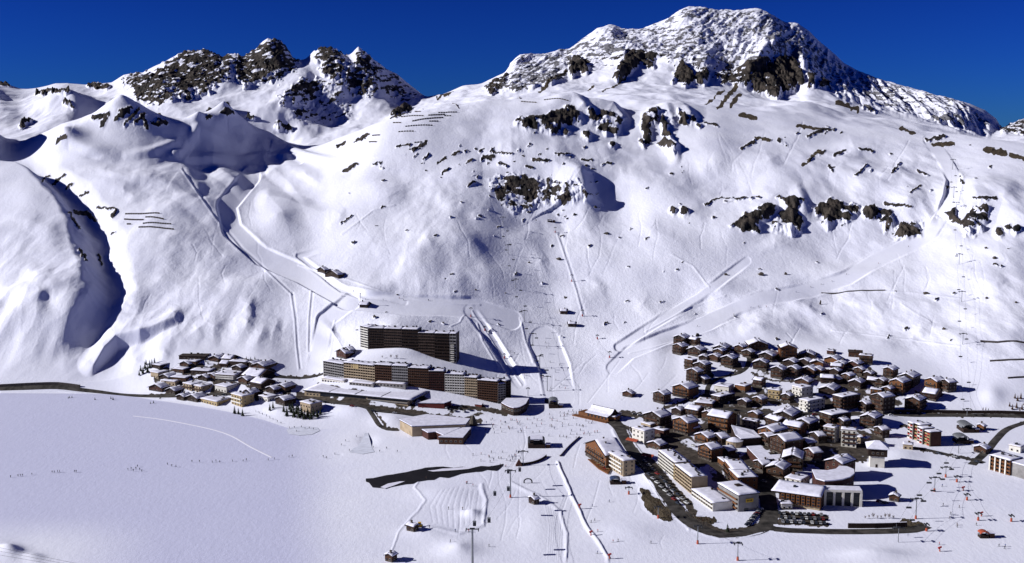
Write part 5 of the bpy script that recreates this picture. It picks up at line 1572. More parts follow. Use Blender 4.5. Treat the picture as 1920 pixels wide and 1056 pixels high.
# wooden hotel below it with its row of bays
A, B = at(1460, 946), at(1538, 958)
fr = B - A; fr.z = 0; L = fr.length; rz = math.atan2(fr.y, fr.x)
root = tag(empty("hotel", (A.x, A.y, min(A.z, B.z)), rz), "brown timber hotel with a row of bays under a long sloping snow roof", "hotel")
mb = MB(); mb.box(0, L, 0, 13, -2, 9.4); mb.build("wall", WOODS['brown'], root)
mb = MB(); mb.box(-.05, L * .98, -.12, -.01, -2, 2.2); mb.build("plinth", WOODS['tan'], root)
mb = MB()
mb.v += [(-5, -2.2, 9.2), (L + 1, -2.2, 9.2), (L + 1, 14, 12), (-3, 14, 12), (-5, -2.2, 9.6), (L + 1, -2.2, 9.6), (L + 1, 14, 12.4), (-3, 14, 12.4)]
for q in ((3,2,1,0),(4,5,6,7),(0,1,5,4),(1,2,6,5),(2,3,7,6),(3,0,4,7)): mb.f.append(q); mb.m.append(0)
ro = mb.build("roof", ROOFW, root)
sm = MB(); snow_sheet(sm, lambda s, t: ((-4.8 + 1.8 * (1 - t) + (L + 5.6 - 1.8 * (1 - t)) * s, 13.8 - 15.8 * t, 12.4 - 2.8 * t), (0, -.17, 1)), 14, 5, .55, rnd(4))
for k in range(len(sm.f)): sm.f[k] = sm.f[k][::-1]
sm.build("snow_cover", SNOWR, ro, True)
mb = MB(); mb.box(L * .3, L * .36, 5, 7, 10.5, 12.6); mb.build("roof_vent", DARKM, ro)
for k in range(8):
    x = L * (.1 + .86 * k / 7)
    mb = MB(); mb.box(x - 1.1, x + 1.1, -1.5, -.14, 2.4, 8.9); by = mb.build("bay", WOODS['amber'], root)
    for s in range(3):
        window(by, x, -1.5, 2.8 + s * 2.0, 1.5, 1.3, 0, 'dark')
house(1466, 1486, 944, 956, .9, 0, 'flat', 'white', "tiny white kiosk with a snow cap in front of the timber hotel", 'kiosk', 'kiosk', balc=None)
# tall wood-topped house with a white base
A, B = at(1631, 876), at(1658, 878)
fr = B - A; fr.z = 0; L = fr.length; rz = math.atan2(fr.y, fr.x)
root = tag(empty("tower_house", tuple(A), rz), "tall house, white below and dark timber above, under a snow hip roof", "house")
mb = MB(); mb.box(0, L, 0, 12, -2, 8.4); mb.build("base_wall", WOODS['white'], root)
mb = MB(); mb.box(-1.6, L + 1.6, -1.0, 13, 8.405, 14); mb.build("upper_wall", WOODS['dark'], root)
hip = MB(); e = [(-2.8, -2.4, 14), (L + 2.8, -2.4, 14), (L + 2.8, 14.4, 14), (-2.8, 14.4, 14)]; ap = [(L * .35, 6, 18), (L * .65, 6, 18)]
def hipf(m_, dz):
    z = lambda p: (p[0], p[1], p[2] + dz)
    m_.quad(z(e[0]), z(e[1]), z(ap[1]), z(ap[0])); m_.quad(z(e[2]), z(e[3]), z(ap[0]), z(ap[1])); m_.poly([z(e[1]), z(e[2]), z(ap[1])]); m_.poly([z(e[3]), z(e[0]), z(ap[0])])
hipf(hip, .05); hip.quad((e[3][0], e[3][1], 14.03), (e[2][0], e[2][1], 14.03), (e[1][0], e[1][1], 14.03), (e[0][0], e[0][1], 14.03)); ro = hip.build("roof", ROOFW, root)
sm = MB(); hipf(sm, .55); [sm.quad((e[i][0], e[i][1], 14.06), (e[(i+1) % 4][0], e[(i+1) % 4][1], 14.06), (e[(i+1) % 4][0], e[(i+1) % 4][1], 14.55), (e[i][0], e[i][1], 14.55)) for i in range(4)]; sm.build("snow_cover", SNOWR, ro)
for k in range(3): window(root, L * (k + .5) / 3, -1.0, 10, 1.6, 1.6)
mb = MB(); mb.box(L * .38, L * .52, -.15, -.01, 0, 2.4); mb.build("door", WOODS['dark'], root)

# colourful balcony house at the lower right road: four stepped gables
A, B = at(1701, 820), at(1738, 838)
fr = B - A; fr.z = 0; n = Vector((-fr.y, fr.x, 0)).normalized()
root = tag(empty("balcony_house", tuple((A + B) / 2)), "tall stepped house with red and cream checkered balconies on the lower right road", "apartment house")
for k in range(4):
    P, Q = A + fr * (k / 4), A + fr * ((k + 1) / 4)
    P = P + n * (2.0 * (k % 2)); Q = Q + n * (2.0 * (k % 2))
    h = (12.4, 12.8, 11.8, 10.6)[k]
    o, rz, L = facade_grid(root, P, Q, 10, h, 5, 2, WOODS['maroon'], WOODS['yellow'] if k % 2 else WOODS['white'], recess=.9)
    mb = MB()
    for s in range(5): mb.box(L * (.05 if s % 2 else .5), L * (.5 if s % 2 else .95), -.16, -.09, .2 + s * h / 5, 1.3 + s * h / 5)
    e_ = mb.build("balcony_panel", REDP, root); e_.location = o; e_.rotation_euler = (0, 0, rz)
    slab_roof(root, o, rz, L, 10, h, 80 + k, .6, 1, .8)
# grey block on the right edge
A, B = at(1854, 880), at(1893, 892)
C2 = at(1922, 884)
root = tag(empty("balcony_block", tuple((A + B) / 2)), "grey gabled block with brown balcony bays at the lower right edge of the picture", "apartment block")
o, rz, L = facade_grid(root, A, B, 14, 10.5, 4, 6, WOODS['dark'], WOODS['amber'], recess=1.1); slab_roof(root, o, rz, L, 14, 10.5, 90, .6, 4)
for k in range(4):
    mb = MB(); x = L * (k + .15) / 4; mb.box(x - .5, x + .5, -.6, -.16, -2, 10.4); e_ = mb.build("buttress", WOODS['white'], root); e_.location = o; e_.rotation_euler = (0, 0, rz)
mb = MB(); mb.box(L + .01, L + 11, 1.5, 15, -2, 9.6); e_ = mb.build("side_wing", WOODS['grey'], root); e_.location = o; e_.rotation_euler = (0, 0, rz)
mb = MB(); mb.box(L, L + 11.5, 1.0, 15.4, 9.605, 10.3); e_ = mb.build("snow_cover", SNOWR, root); e_.location = o; e_.rotation_euler = (0, 0, rz)
# ------------------------------------------------------------------ roads
def smooth_path(pts, step=6.0):
    """Catmull-Rom through ground points"""
    P = [pts[0] * 2 - pts[1]] + list(pts) + [pts[-1] * 2 - pts[-2]]
    out = []
    for i in range(1, len(P) - 2):
        n = max(2, int((P[i+1] - P[i]).length / step))
        for k in range(n):
            t = k / n
            out.append(.5 * ((2 * P[i]) + (P[i+1] - P[i-1]) * t + (2*P[i-1] - 5*P[i] + 4*P[i+1] - P[i+2]) * t*t + (3*P[i] - P[i-1] - 3*P[i+1] + P[i+2]) * t**3))
    out.append(pts[-1])
    return out
def ribbon(name, px, width, material, lift=.3, kind="structure"):
    pts = smooth_path([at(u, v) for u, v in px])
    mb = MB(); row = []
    for i, p in enumerate(pts):
        d = (pts[min(i+1, len(pts)-1)] - pts[max(i-1, 0)]); d.z = 0; d.normalize()
        n = Vector((-d.y, d.x, 0))
        w = width
        for s in (-.5, -.17, .17, .5):
            q = p + n * (s * w)
            row.append((q.x, q.y, gz_at(q.x, q.y) + lift - (.25 if abs(s) == .5 else 0)))
    mb.v = row
    for i in range(len(pts) - 1):
        for k in range(3):
            a = i * 4 + k
            mb.f.append((a + 1, a, a + 4, a + 5)); mb.m.append(0)
    o = mb.build(name, material, None, True)
    return tag(o, kind=kind)
ribbon("lake_road", [(-60,731),(0,729),(60,727),(110,726),(150,731),(200,737),(290,743),(380,741),(440,739),(500,746),(560,748),(600,752),(700,768),(800,782),(880,791)], 5.5, ASPH)
ribbon("main_street", [(1140,785),(1162,802),(1178,830),(1204,868),(1240,915),(1272,958),(1304,986),(1350,1003),(1400,1000),(1436,986),(1442,958),(1438,925),(1430,893)], 11, ASPH)
ribbon("lower_road", [(1436,990),(1480,995),(1560,997),(1640,997),(1710,994),(1735,986)], 9, ASPH)
ribbon("upper_road", [(1330,765),(1400,771),(1470,775),(1560,777),(1680,778),(1800,779),(1925,781)], 7, ASPH)
ribbon("hairpin_road", [(1325,742),(1330,722),(1352,708),(1385,700),(1402,686),(1404,670),(1392,660),(1370,656)], 4.5, ASPH)
ribbon("lower_right_road", [(1700,838),(1740,844),(1774,852),(1812,860),(1845,868)], 6, ASPH)
ribbon("ramp_road", [(1822,872),(1850,846),(1868,824),(1890,804),(1930,790)], 6, ASPH)
ribbon("hall_path", [(690,766),(700,780),(712,798),(728,806),(748,807)], 4, ASPH)
ribbon("hamlet_road", [(440,697),(470,702),(505,706),(560,709),(600,703),(612,698)], 5, ASPH)
ribbon("frozen_lake_track", [(250,780),(300,786),(350,795),(400,806),(435,818),(470,838),(510,858)], 3.0, mat("trodden_snow", (.84, .83, .95), .8, 0, (.2, .04)), .12)

# retaining walls -----------------------------------------------------------------
def wall_line(name, label, cat, px, h, th, material, group=None):
    pts = smooth_path([at(u, v) for u, v in px], 8)
    mb = MB()
    for a, b in zip(pts[:-1], pts[1:]):
        d = b - a; d.z = 0; d.normalize(); n = Vector((-d.y, d.x, 0)) * th / 2
        z0, z1 = gz_at(a.x, a.y), gz_at(b.x, b.y)
        c = [a - n, b - n, b + n, a + n]
        lo = [z0 - 1, z1 - 1, z1 - 1, z0 - 1]; hi = [z0 + h, z1 + h, z1 + h, z0 + h]
        mb.prism([(p.x, p.y) for p in c], lo, hi, 0, 1)
    o = mb.build(name, [material, SNOWR], None)
    return tag(o, label, cat, group)
wall_line("road_wall", "long dark retaining wall above the lake road at the far left", "wall", [(-60,727),(0,725),(60,722),(110,721),(150,726)], 2.4, 1.2, STONE)
wall_line("road_wall", "dark retaining wall behind the upper road on the right", "wall", [(1640,772),(1760,774),(1850,775),(1930,777)], 2.6, 1.0, WOODS['dark'])
wall_line("parking_wall", "low dark wall along the lower road beneath the car park and garden", "wall", [(1590,990),(1640,990),(1700,988)], 3.2, 1.0, WOODS['dark'])
wall_line("avalanche_wall", "upper dark avalanche wall on the slope at the far right", "wall", [(1838,641),(1870,643),(1925,645)], 1.8, 1.2, STONE, "walls on the far right slope")
wall_line("avalanche_wall", "middle dark avalanche wall on the slope at the far right", "wall", [(1856,678),(1890,676),(1925,675)], 1.6, 1.2, STONE, "walls on the far right slope")
wall_line("avalanche_wall", "short lowest avalanche wall on the slope at the far right", "wall", [(1890,710),(1925,708)], 1.6, 1.2, STONE, "walls on the far right slope")
wall_line("drystone_wall", "thin dark wall line crossing the snow slope right of centre", "wall", [(1540,550),(1590,547),(1660,545)], 1.2, .8, STONE)
wall_line("snow_barrier", "straight dark barrier across the ski meadow from left low to right high", "barrier", [(1050,856),(1066,838),(1086,820)], 1.3, .8, mat("barrier_mat", (.10, .075, .07), .8))

# ------------------------------------------------------------------ open water where the stream enters the lake
WATER = bpy.data.materials.new("open_water"); WATER.use_nodes = True
_n = WATER.node_tree; _b = _n.nodes["Principled BSDF"]
_b.inputs["Base Color"].default_value = (.012, .011, .008, 1); _b.inputs["Roughness"].default_value = .35
_b.inputs["Specular IOR Level"].default_value = .15
_nz = _n.nodes.new("ShaderNodeTexNoise"); _nz.inputs["Scale"].default_value = .4; _bp = _n.nodes.new("ShaderNodeBump"); _bp.inputs["Strength"].default_value = .25
_n.links.new(_nz.outputs[0], _bp.inputs["Height"]); _n.links.new(_bp.outputs[0], _b.inputs["Normal"])
def sheet(name, px, material, lift, kind="structure", edge=0.0):
    pts = [at(u, v) for u, v in px]
    if edge:
        q = []
        R = rnd(px[0][0])
        n = len(pts)
        for i in range(n):
            a, b = pts[i], pts[(i+1) % n]
            m_ = max(1, int((b - a).length / 5))
            for k in range(m_):
                p = a + (b - a) * (k / m_)
                q.append(p + Vector((R.uniform(-1, 1), R.uniform(-2, 2), 0)) * edge)
        pts = q
    bm = bmesh.new()
    vs = [bm.verts.new((p.x, p.y, gz_at(p.x, p.y) + lift)) for p in pts]
    f = bm.faces.new(vs)
    bmesh.ops.triangulate(bm, faces=[f])
    bm.normal_update()
    if sum(f.normal.z for f in bm.faces) < 0:
        bmesh.ops.reverse_faces(bm, faces=bm.faces)
    me = bpy.data.meshes.new(name); bm.to_mesh(me); bm.free()
    o = link(name, me, material)
    return tag(o, kind=kind)
sheet("open_water", [(684,897),(722,893),(760,884),(800,878),(850,876),(900,876),(944,871),(940,880),(890,887),(850,893),(800,901),(760,910),(722,917),(700,915),(690,908)], WATER, .25, edge=1.2)
SN2 = mat("drifted_snow", (.80, .79, .93), .8, 0, (.1, .06), .4)
sheet("snow_islands", [(802,884),(830,880),(870,877),(890,878),(878,881),(840,884),(812,886)], SN2, .5, edge=.3)
sheet("snow_islands", [(713,915),(728,908),(750,904),(760,904),(740,911),(722,917)], SN2, .5, edge=.3)
sheet("outdoor_rink", [(537,806),(548,801),(575,800),(595,802),(600,808),(585,815),(560,817),(542,814)], mat("rink_ice", (.70, .72, .85), .6, 0, (.3, .1)), .2)
sheet("frozen_pond", [(655,848),(676,830),(684,812),(690,812),(697,838),(702,848),(680,852)], mat("pond_ice", (.70, .725, .85), .6, 0, (.3, .1)), .2)

# ------------------------------------------------------------------ snow fences on the slopes
def fence_rows(rows, group, wh, hh, place):
    for i, (u0, v0, u1, v1) in enumerate(rows):
        a, b = at(u0, v0), at(u1, v1)
        n = max(2, int((u1 - u0) / 4.5))
        mb = MB()
        pts = []
        for k in range(n + 1):
            p = a + (b - a) * (k / n); p.z = gz_at(p.x, p.y); pts.append(p)
        c = pts[0]
        for k in range(n):
            p, q = pts[k], pts[k] + (pts[k+1] - pts[k]) * .78
            d = Vector((q.x - p.x, q.y - p.y, 0)).normalized(); nn = Vector((-d.y, d.x, 0)) * .5
            P = [p - nn - c, q - nn - c, q + nn - c, p + nn - c]
            z = [p.z - c.z, q.z - c.z, q.z - c.z, p.z - c.z]
            mb.prism([(r.x, r.y) for r in P], [t - .5 for t in z], [t + hh for t in z])
        o = mb.build("snow_fence", mat("weathered_larch", (.055, .042, .036), .9, 0, (.8, .4)))
        o.location = c
        tag(o, place(i), "snow fence", group)
DOME = [(778,210,790,210),(793,205,862,207),(822,212,858,211),(803,217,835,215),(833,218,847,218),(752,220,795,218),(773,228,832,221),(805,228,823,228),(737,231,753,231),(760,238,812,236),(747,248,777,247),(698,255,713,254),(692,267,707,267),(777,268,793,267),(767,281,790,279)]
DOMEL = ["tiny fence alone at the left of the fence field's top row","topmost and longest snow fence of the dome's fence field","second snow fence from the top on the dome","third short snow fence right of centre on the dome","very short snow fence at the fence field's right edge","snow fence directly under the dark rock knob's right side","long slanting snow fence in the middle of the dome's fence field","short snow fence right under the long slanting one","short fence below the dark rock knob on the dome's left edge","snow fence of two joined rows on the lower dome","snow fence below the two joined rows on the dome","upper of two tiny fences by the long outcrop far left","lower of two tiny fences by the long outcrop far left","upper of the two lowest snow fences beside a rock streak","lowest snow fence of the whole dome field, beside a rock streak"]
fence_rows(DOME, "snow fences on the central dome", 1, 1.7, lambda i: DOMEL[i])
fence_rows([(974,183,1018,185),(1020,188,1067,190),(977,191,1007,193)], "snow fences above the dark cliffs", 1, 1.7, lambda i: ["left half of the long snow fence above the dark central cliffs","right half of the long snow fence above the dark central cliffs","short snow fence just below the long one above the cliffs"][i])
LF = [(235,402,300,401),(233,412,270,413),(273,408,308,412),(268,420,322,421),(238,421,246,421),(260,427,327,431)]
LFL = ["topmost snow fence on the broad left slope","left piece of the second snow fence row on the broad left slope","right piece of the second snow fence row on the broad left slope","third row snow fence on the broad left slope","tiny detached snow fence left of the third row on the left slope","lowest snow fence on the broad left slope"]
fence_rows(LF, "snow fences on the broad left slope", 1, 1.6, lambda i: LFL[i])

# ------------------------------------------------------------------ boulders standing out of the snow
BOUL = [(1048,487,9,5,"largest brown boulder beside the drag lift's white track"),(992,493,4.5,3,"dark boulder left of the drag lift track, under the chairlift"),(892,544,4,2.5,"dark stone on the centre slope above the road bend"),(1427,516,12,6,"flat-topped grey boulder, the biggest beside the right-hand run"),(1473,515,6,5,"round boulder just right of the biggest flat-topped one"),(1361,516,6,5,"boulder at the start of the right-hand traverse"),(1737,551,12,5,"low brown boulder at the end of the thin wall on the right slope"),(1865,485,8,5,"dark boulder under the rocky knoll at the far right"),(1718,460,1,1,""),(745,553,4,2,"stone near the edge of the wide groomed road, left of centre"),(948,550,3,2,"small stone under the central chairlift"),(1770,618,6,5,"boulder heap on the lower right slope beside the chairlift"),(1515,640,1,1,""),(1850,560,6,4,"dark rock pile on the slope near the right picture edge"),(1905,568,5,4,"smaller dark rock pile at the right picture edge"),(1849,466,5,4,"single rock below the far right knoll's foot"),(1538,571,4,9,"upright dark rock rib on the right-hand slope")]
for i, (u, v, w, h, lab) in enumerate(BOUL):
    if not lab: continue
    p = at(u, v); s = p.y / F
    mb = MB(); mb.blob((0, 0, h * s * .25), w * s * .5, 1, .8, h / w * 1.1, i + 3, .22, 0, 3)
    o = mb.build("boulder", mat("boulder_stone", (.085, .068, .056), .9, 0, (.5, .5), .6)); o.location = p
    tag(o, lab, "boulder", "boulders on the snow slopes")

# ------------------------------------------------------------------ trees
NEED = mat("fir_needles", (.020, .028, .016), .9, 0, (1.2, .5)); BARK = mat("bark", (.05, .035, .025), .9, 0, (2, .4))
RUST = mat("larch_twigs", (.085, .045, .028), .9, 0, (1.2, .5))
def fir(h, seed, mt):
    R = random.Random(seed)
    root = empty("fir_tree", (0, 0, 0))
    mb = MB(); mb.tube((0, 0, -.5), (0, 0, h * .95), h * .028, .03, 6); mb.build("trunk", BARK, root)
    mb = MB()
    n = 10
    for k in range(n):
        z = h * (.12 + .84 * k / n); r = h * .25 * (1 - k / (n + .5)) ** .85
        m = 9
        for j in range(m):
            a = 6.283 * (j + R.random()) / m; rr = r * R.uniform(.65, 1.15)
            d = Vector((math.cos(a), math.sin(a), 0)); t = Vector((-d.y, d.x, 0))
            b0 = Vector((0, 0, z + h * .05)); tip = d * rr + Vector((0, 0, z - rr * R.uniform(.25, .5)))
            mid = b0.lerp(tip, .55); w = rr * .30
            mb.poly([tuple(b0), tuple(mid - t * w), tuple(tip), tuple(mid + t * w)])
            mb.poly([tuple(b0 - Vector((0, 0, h*.05))), tuple(mid + t * w * .6 - Vector((0, 0, w * .7))), tuple(tip - Vector((0, 0, w*.4))), tuple(mid - t * w * .6 - Vector((0, 0, w * .7)))])
    mb.build("crown", mt, root)
    return root
def bare_bush(h, seed):
    R = random.Random(seed)
    root = empty("bare_tree", (0, 0, 0))
    mb = MB(); mb.tube((0, 0, -.4), (0, 0, h * .45), h * .02, h * .014, 5); mb.build("trunk", BARK, root)
    mb = MB()
    for k in range(70):
        a = R.uniform(0, 6.28); z = h * R.uniform(.25, .7); L = h * R.uniform(.2, .42)
        d = Vector((math.cos(a) * .6, math.sin(a) * .6, R.uniform(.5, 1))).normalized()
        p = Vector((math.cos(a), math.sin(a), 0)) * h * R.uniform(0, .12) + Vector((0, 0, z))
        mb.tube(tuple(p), tuple(p + d * L), .06, .03, 3, 0, False)
    mb.build("crown", RUST, root)
    return root
FIR = [fir(8, 1, NEED), fir(7, 2, NEED), fir(9, 3, RUST)]
BUSH = bare_bush(6, 4)
used = set()
def plant(proto, u, v, hpx, label, group, hp):
    p = at(u, v); sc = hpx * p.y / F / hp
    if id(proto) not in used:
        used.add(id(proto)); o = proto; o.location = p; o.scale = (sc,) * 3; o["label"] = label
    else:
        o = copy_tree(proto, p, random.uniform(0, 6), label, sc)
    o["category"] = "tree"; o["group"] = group
plant(FIR[0], 1364, 998, 19, "single dark fir standing alone on the snow island by the road bend", "firs of the valley", 8)
for (pts, g, lab) in [
    ([(268,701,15),(272,692,16),(277,699,18),(281,690,17),(285,686,14),(264,696,13),(290,682,13),(274,684,12),(261,704,11)], "firs left of the lakeside hamlet", "dark fir in the clump at the uphill left end of the lakeside hamlet"),
    ([(538,780,20),(546,774,20),(551,782,22),(556,777,21),(561,784,23),(566,780,22),(571,786,20),(577,783,22),(583,786,21),(588,780,18),(595,783,19),(532,772,16),(601,777,16),(543,768,16),(549,766,15),(559,770,17)], "firs of the shore clump", "dark fir in the shore clump below the lone tan block"),
    ([(386,679,7),(390,683,8),(455,676,7),(462,674,7),(470,676,8),(478,674,7),(440,672,6),(428,668,6)], "firs behind the hamlet", "small fir behind the top houses of the lakeside hamlet"),
    ([(440,776,17),(455,780,16),(512,766,15),(506,770,15),(447,777,14)], "firs on the lake shore", "fir at the water's edge near the ochre hotel block"),
    ([(178,750,6),(212,750,7),(208,748,6),(130,746,5),(135,746,5),(128,747,4)], "shrubby firs at the lake's far left", "tiny dark fir beside the frozen lake under the road wall"),
    ([(288,756,6),(282,757,5),(300,748,6)], "shore firs by the red-brown chalet", "small fir on the shore in front of the red-brown chalet"),
    ([(1903,747,11),(1908,752,12),(1914,748,13),(1898,768,12),(1893,762,10),(1906,765,13),(1916,768,12),(1921,760,13),(1912,772,9)], "larches at the right edge", "reddish larch in the clump at the right picture edge above the road"),
    ([(1843,772,10),(1848,774,12),(1853,773,9)], "larches by the upper road", "reddish larch in the trio beside the upper road"),
]:
    for i, (u, v, h) in enumerate(pts):
        plant(FIR[2] if 'larch' in lab else FIR[i % 2], u, v, h, lab, g, 9 if 'larch' in lab else (8, 7)[i % 2])
for (pts, g, lab) in [
    ([(1622,973,7),(1629,972,8),(1637,972,12),(1645,973,8),(1652,972,7),(1660,972,11),(1667,973,12),(1675,973,8)], "shrubs of the garden", "leafless shrub in the garden row above the lower road wall"),
    ([(733,672,8),(744,673,9),(717,672,6)], "bare trees below the tower", "leafless tree on the snow between the high-rise slab and the bent block"),
    ([(1300,973,7),(1310,976,8),(1318,980,9),(1326,978,8),(1335,980,9),(1305,968,7)], "bushes by the street restaurant", "red-brown bare bush below the low cream restaurant"),
    ([(1235,946,6),(1225,938,6),(1246,962,6),(1215,925,6),(1253,970,6)], "bushes on the road bank", "bare bush on the brown turf bank beside the main street"),
    ([(1532,800,9),(1540,806,10),(1528,806,9)], "bare trees in the back row", "bare tree in front of the dark chalet behind the crossing roofs"),
]:
    for (u, v, h) in pts:
        plant(BUSH, u, v, h, lab, g, 6)
# ------------------------------------------------------------------ lifts
def lift_tower(u, v, vt, label, group, pad=None, arm=3.2, lean=0.0, az=None, kind="chairlift"):
    p = at(u, v); s = p.y / F
    h = max(4.0, (v - vt) * s / .97)
    root = tag(empty("lift_tower", tuple(p), 0.0 if az is None else az), label, "lift tower", group)
    k = h / 12
    mb = MB(); mb.tube((0, 0, -1), (0, 0, h), .34 * max(.8, k), .26 * max(.8, k), 8); mb.build("mast", STEEL, root)
    mb = MB(); mb.box(-arm, arm, -.22, .22, h - .1, h + .35); mb.box(-arm * .4, arm * .4, -.18, .18, h + .35, h + .9); mb.build("crossarm", DARKM, root)
    for sx in (-1, 1):
        mb = MB(); mb.box(sx * arm - .22, sx * arm + .22, -1.9, 1.9, h - .55, h - .15)
        for q in range(4): mb.tube((sx * arm - .25, -1.5 + q, h - .1), (sx * arm + .25, -1.5 + q, h - .1), .32, .32, 8)
        mb.build("sheave_train", DARKM, root)
    if pad:
        mb = MB(); mb.tube((0, 0, -.5), (0, 0, 2.2), .75, .6, 10); mb.build("padding", pad, root)
    root["top"] = h; hh = h; del root["top"]
    return p + Vector((0, 0, hh)), arm
G1 = "towers of the central chairlift"
L1 = [(1026,733,706),(1012,690,668),(999,648,626),(983,604,583),(967,541,524),(953,477,460),(943,424,408)]
ORD = ["lowest","second lowest","third lowest","middle","third highest","second highest","highest"]
T1 = [lift_tower(u, v, vt, f"{ORD[i]} T-shaped tower of the chairlift rising up the central dome", G1) for i, (u, v, vt) in enumerate(L1)]
G2 = "red towers of the drag lift"
L2 = [(1143,671,660),(1120,636,629),(1092,593,582),(1072,528,516),(1041,436,427)]
T2 = [lift_tower(u, v, vt, f"{['lowest','second lowest','middle','second highest','highest'][i]} short red tower along the drag lift's straight white track", G2, REDP, 1.4) for i, (u, v, vt) in enumerate(L2)]
G3 = "towers of the right-hand chairlift"
L3 = [(1813,780,767),(1805,646,626),(1803,566,547),(1798,496,477),(1793,391,380),(1788,371,352),(1786,318,300)]
T3 = [lift_tower(u, v, vt, f"{ORD[i]} tower of the chairlift on the far right mountainside", G3) for i, (u, v, vt) in enumerate(L3)]
G4 = "gondola towers in the snow park"
L4 = [(886,1075,988),(957,933,881),(981,873,846)]
T4 = [lift_tower(u, v, vt, ["nearest gondola tower, cut by the bottom picture edge","tall gondola tower standing alone with an orange foot","gondola tower beside the dark boat-shaped snow berm"][i], G4, ORANGE if i == 1 else None, 3.4) for i, (u, v, vt) in enumerate(L4)]
G5 = "towers of the lift along the lower right piste"
L5 = [(1383,1051,1017),(1308,1020,985),(1234,972,950),(1179,927,914)]
T5 = [lift_tower(u, v, vt, ["nearest orange-footed tower below the road bend","orange-footed tower left of the road bend","tower with an orange foot on the brown turf bank","little tower behind the snow dump by the tan block"][i], G5, ORANGE, 2.2) for i, (u, v, vt) in enumerate(L5)]
G6 = "towers of the double lift on the right meadow"
L6 = [(1684,1017,989),(1717,973,934),(1752,922,895),(1773,895,876),(1797,850,832)]
T6 = [lift_tower(u, v, vt, ["plain grey tower right of the garden wall's end","big orange-footed tower beside the turf mound","orange-footed tower in the middle of the right meadow","farther orange-footed tower high on the right meadow","thin tower by the right-hand valley lift station"][i], G6, ORANGE if i in (1, 2, 3) else None, 3.2) for i, (u, v, vt) in enumerate(L6)]
G7 = "short towers of the right drag lift"
L7 = [(1834,976,962),(1813,938,928),(1794,904,893)]
T7 = [lift_tower(u, v, vt, ["nearest small orange tower of the right drag lift","middle small orange tower of the right drag lift","farthest small orange tower of the right drag lift"][i], G7, ORANGE, 1.5) for i, (u, v, vt) in enumerate(L7)]
lift_tower(1737, 996, 982, "small red post tower at the turf mound's right end", "small single lift posts", ORANGE, 1.0)
lift_tower(1896, 978, 969, "small orange padded post near the right picture edge", "small single lift posts", ORANGE, 1.0)
lift_tower(883, 594, 578, "small tower at the top of the short beginners' lift", "beginners' lift towers", REDP, 1.4)
lift_tower(909, 620, 613, "middle tower of the short beginners' lift", "beginners' lift towers", REDP, 1.4)
lift_tower(946, 672, 664, "lower tower of the short beginners' lift", "beginners' lift towers", REDP, 1.4)
lift_tower(990, 742, 728, "bottom tower of the beginners' lift near the big blue shadow", "beginners' lift towers", None, 1.4)

def cable(tops, label, group=None, r=.05, dx=0.0):
    pts = []
    for (a, am), (b, bm_) in zip(tops[:-1], tops[1:]):
        a2 = a + Vector((math.copysign(am, dx) if dx else 0, 0, .2)); b2 = b + Vector((math.copysign(bm_, dx) if dx else 0, 0, .2))
        L = (b2 - a2).length
        for k in range(9):
            t = k / 8
            pts.append(a2.lerp(b2, t) - Vector((0, 0, L * .02 * 4 * t * (1 - t))))
    mb = MB(); mb.path([tuple(p) for p in pts], r, 4)
    o = mb.build("haul_cable", DARKM)
    tag(o, label, "cable", group)
    return pts
LINES = {}
for nm, T, desc in [("c", T1, "the central chairlift"), ("r", T3, "the far right chairlift"), ("g", T4, "the snow park gondola"), ("m", T6, "the right meadow lift")]:
    for dx, side in ((-1, "left"), (1, "right")):
        LINES[nm, dx] = cable(T, f"thin haul cable on the {side} arms of {desc}", "haul cables of the lifts", .045, dx)
cable(T5, "thin cable over the orange-footed towers along the lower piste", "haul cables of the lifts", .04, 0)
cable(T7, "thin cable of the right drag lift over its small orange towers", "haul cables of the lifts", .04, 0)

def chair_proto():
    root = empty("lift_chair", (0, 0, 0))
    mb = MB(); mb.tube((0, 0, 0), (0, 0, -2.3), .06, .06, 5); mb.build("hanger", STEEL, root)
    mb = MB(); mb.box(-1.6, 1.6, -.3, .35, -3.1, -2.9); mb.build("seat", DARKM, root)
    mb = MB(); mb.box(-1.6, 1.6, .3, .4, -2.9, -2.1); mb.build("backrest", DARKM, root)
    mb = MB(); mb.box(-1.7, -1.6, -.5, .4, -3.0, -2.2); mb.box(1.6, 1.7, -.5, .4, -3.0, -2.2); mb.box(-1.7, 1.7, -.05, .05, -2.35, -2.2); mb.build("side_frame", STEEL, root)
    return root
def cabin_proto():
    root = empty("gondola_cabin", (0, 0, 0))
    mb = MB(); mb.tube((0, 0, 0), (0, 0, -1.6), .08, .08, 5); mb.build("hanger", STEEL, root)
    mb = MB(); mb.prism([(-.9, -1.1), (.9, -1.1), (.9, 1.1), (-.9, 1.1)], -3.9, -1.6); b = mb.build("cabin_shell", DARKM, root)
    mb = MB(); mb.box(-.93, .93, -.85, .85, -2.9, -1.95); mb.box(-.7, .7, -1.13, 1.13, -2.9, -1.95); mb.build("cabin_window", GLASS, b)
    mb = MB(); mb.box(-.95, .95, -1.15, 1.15, -1.6, -1.45); mb.build("roof", STEEL, root)
    return root
CH = chair_proto(); CA = cabin_proto(); first = {}
def along(pts, t):
    seg = [(b - a).length for a, b in zip(pts[:-1], pts[1:])]
    d = t * sum(seg)
    for i, l in enumerate(seg):
        if d <= l and l > 0: return pts[i].lerp(pts[i+1], d / l)
        d -= l
    return pts[-1]
def hang(proto, p, label, group, cat):
    if id(proto) not in first:
        first[id(proto)] = 1; o = proto; o.location = p
    else:
        o = copy_tree(proto, p)
    tag(o, label, cat, group)
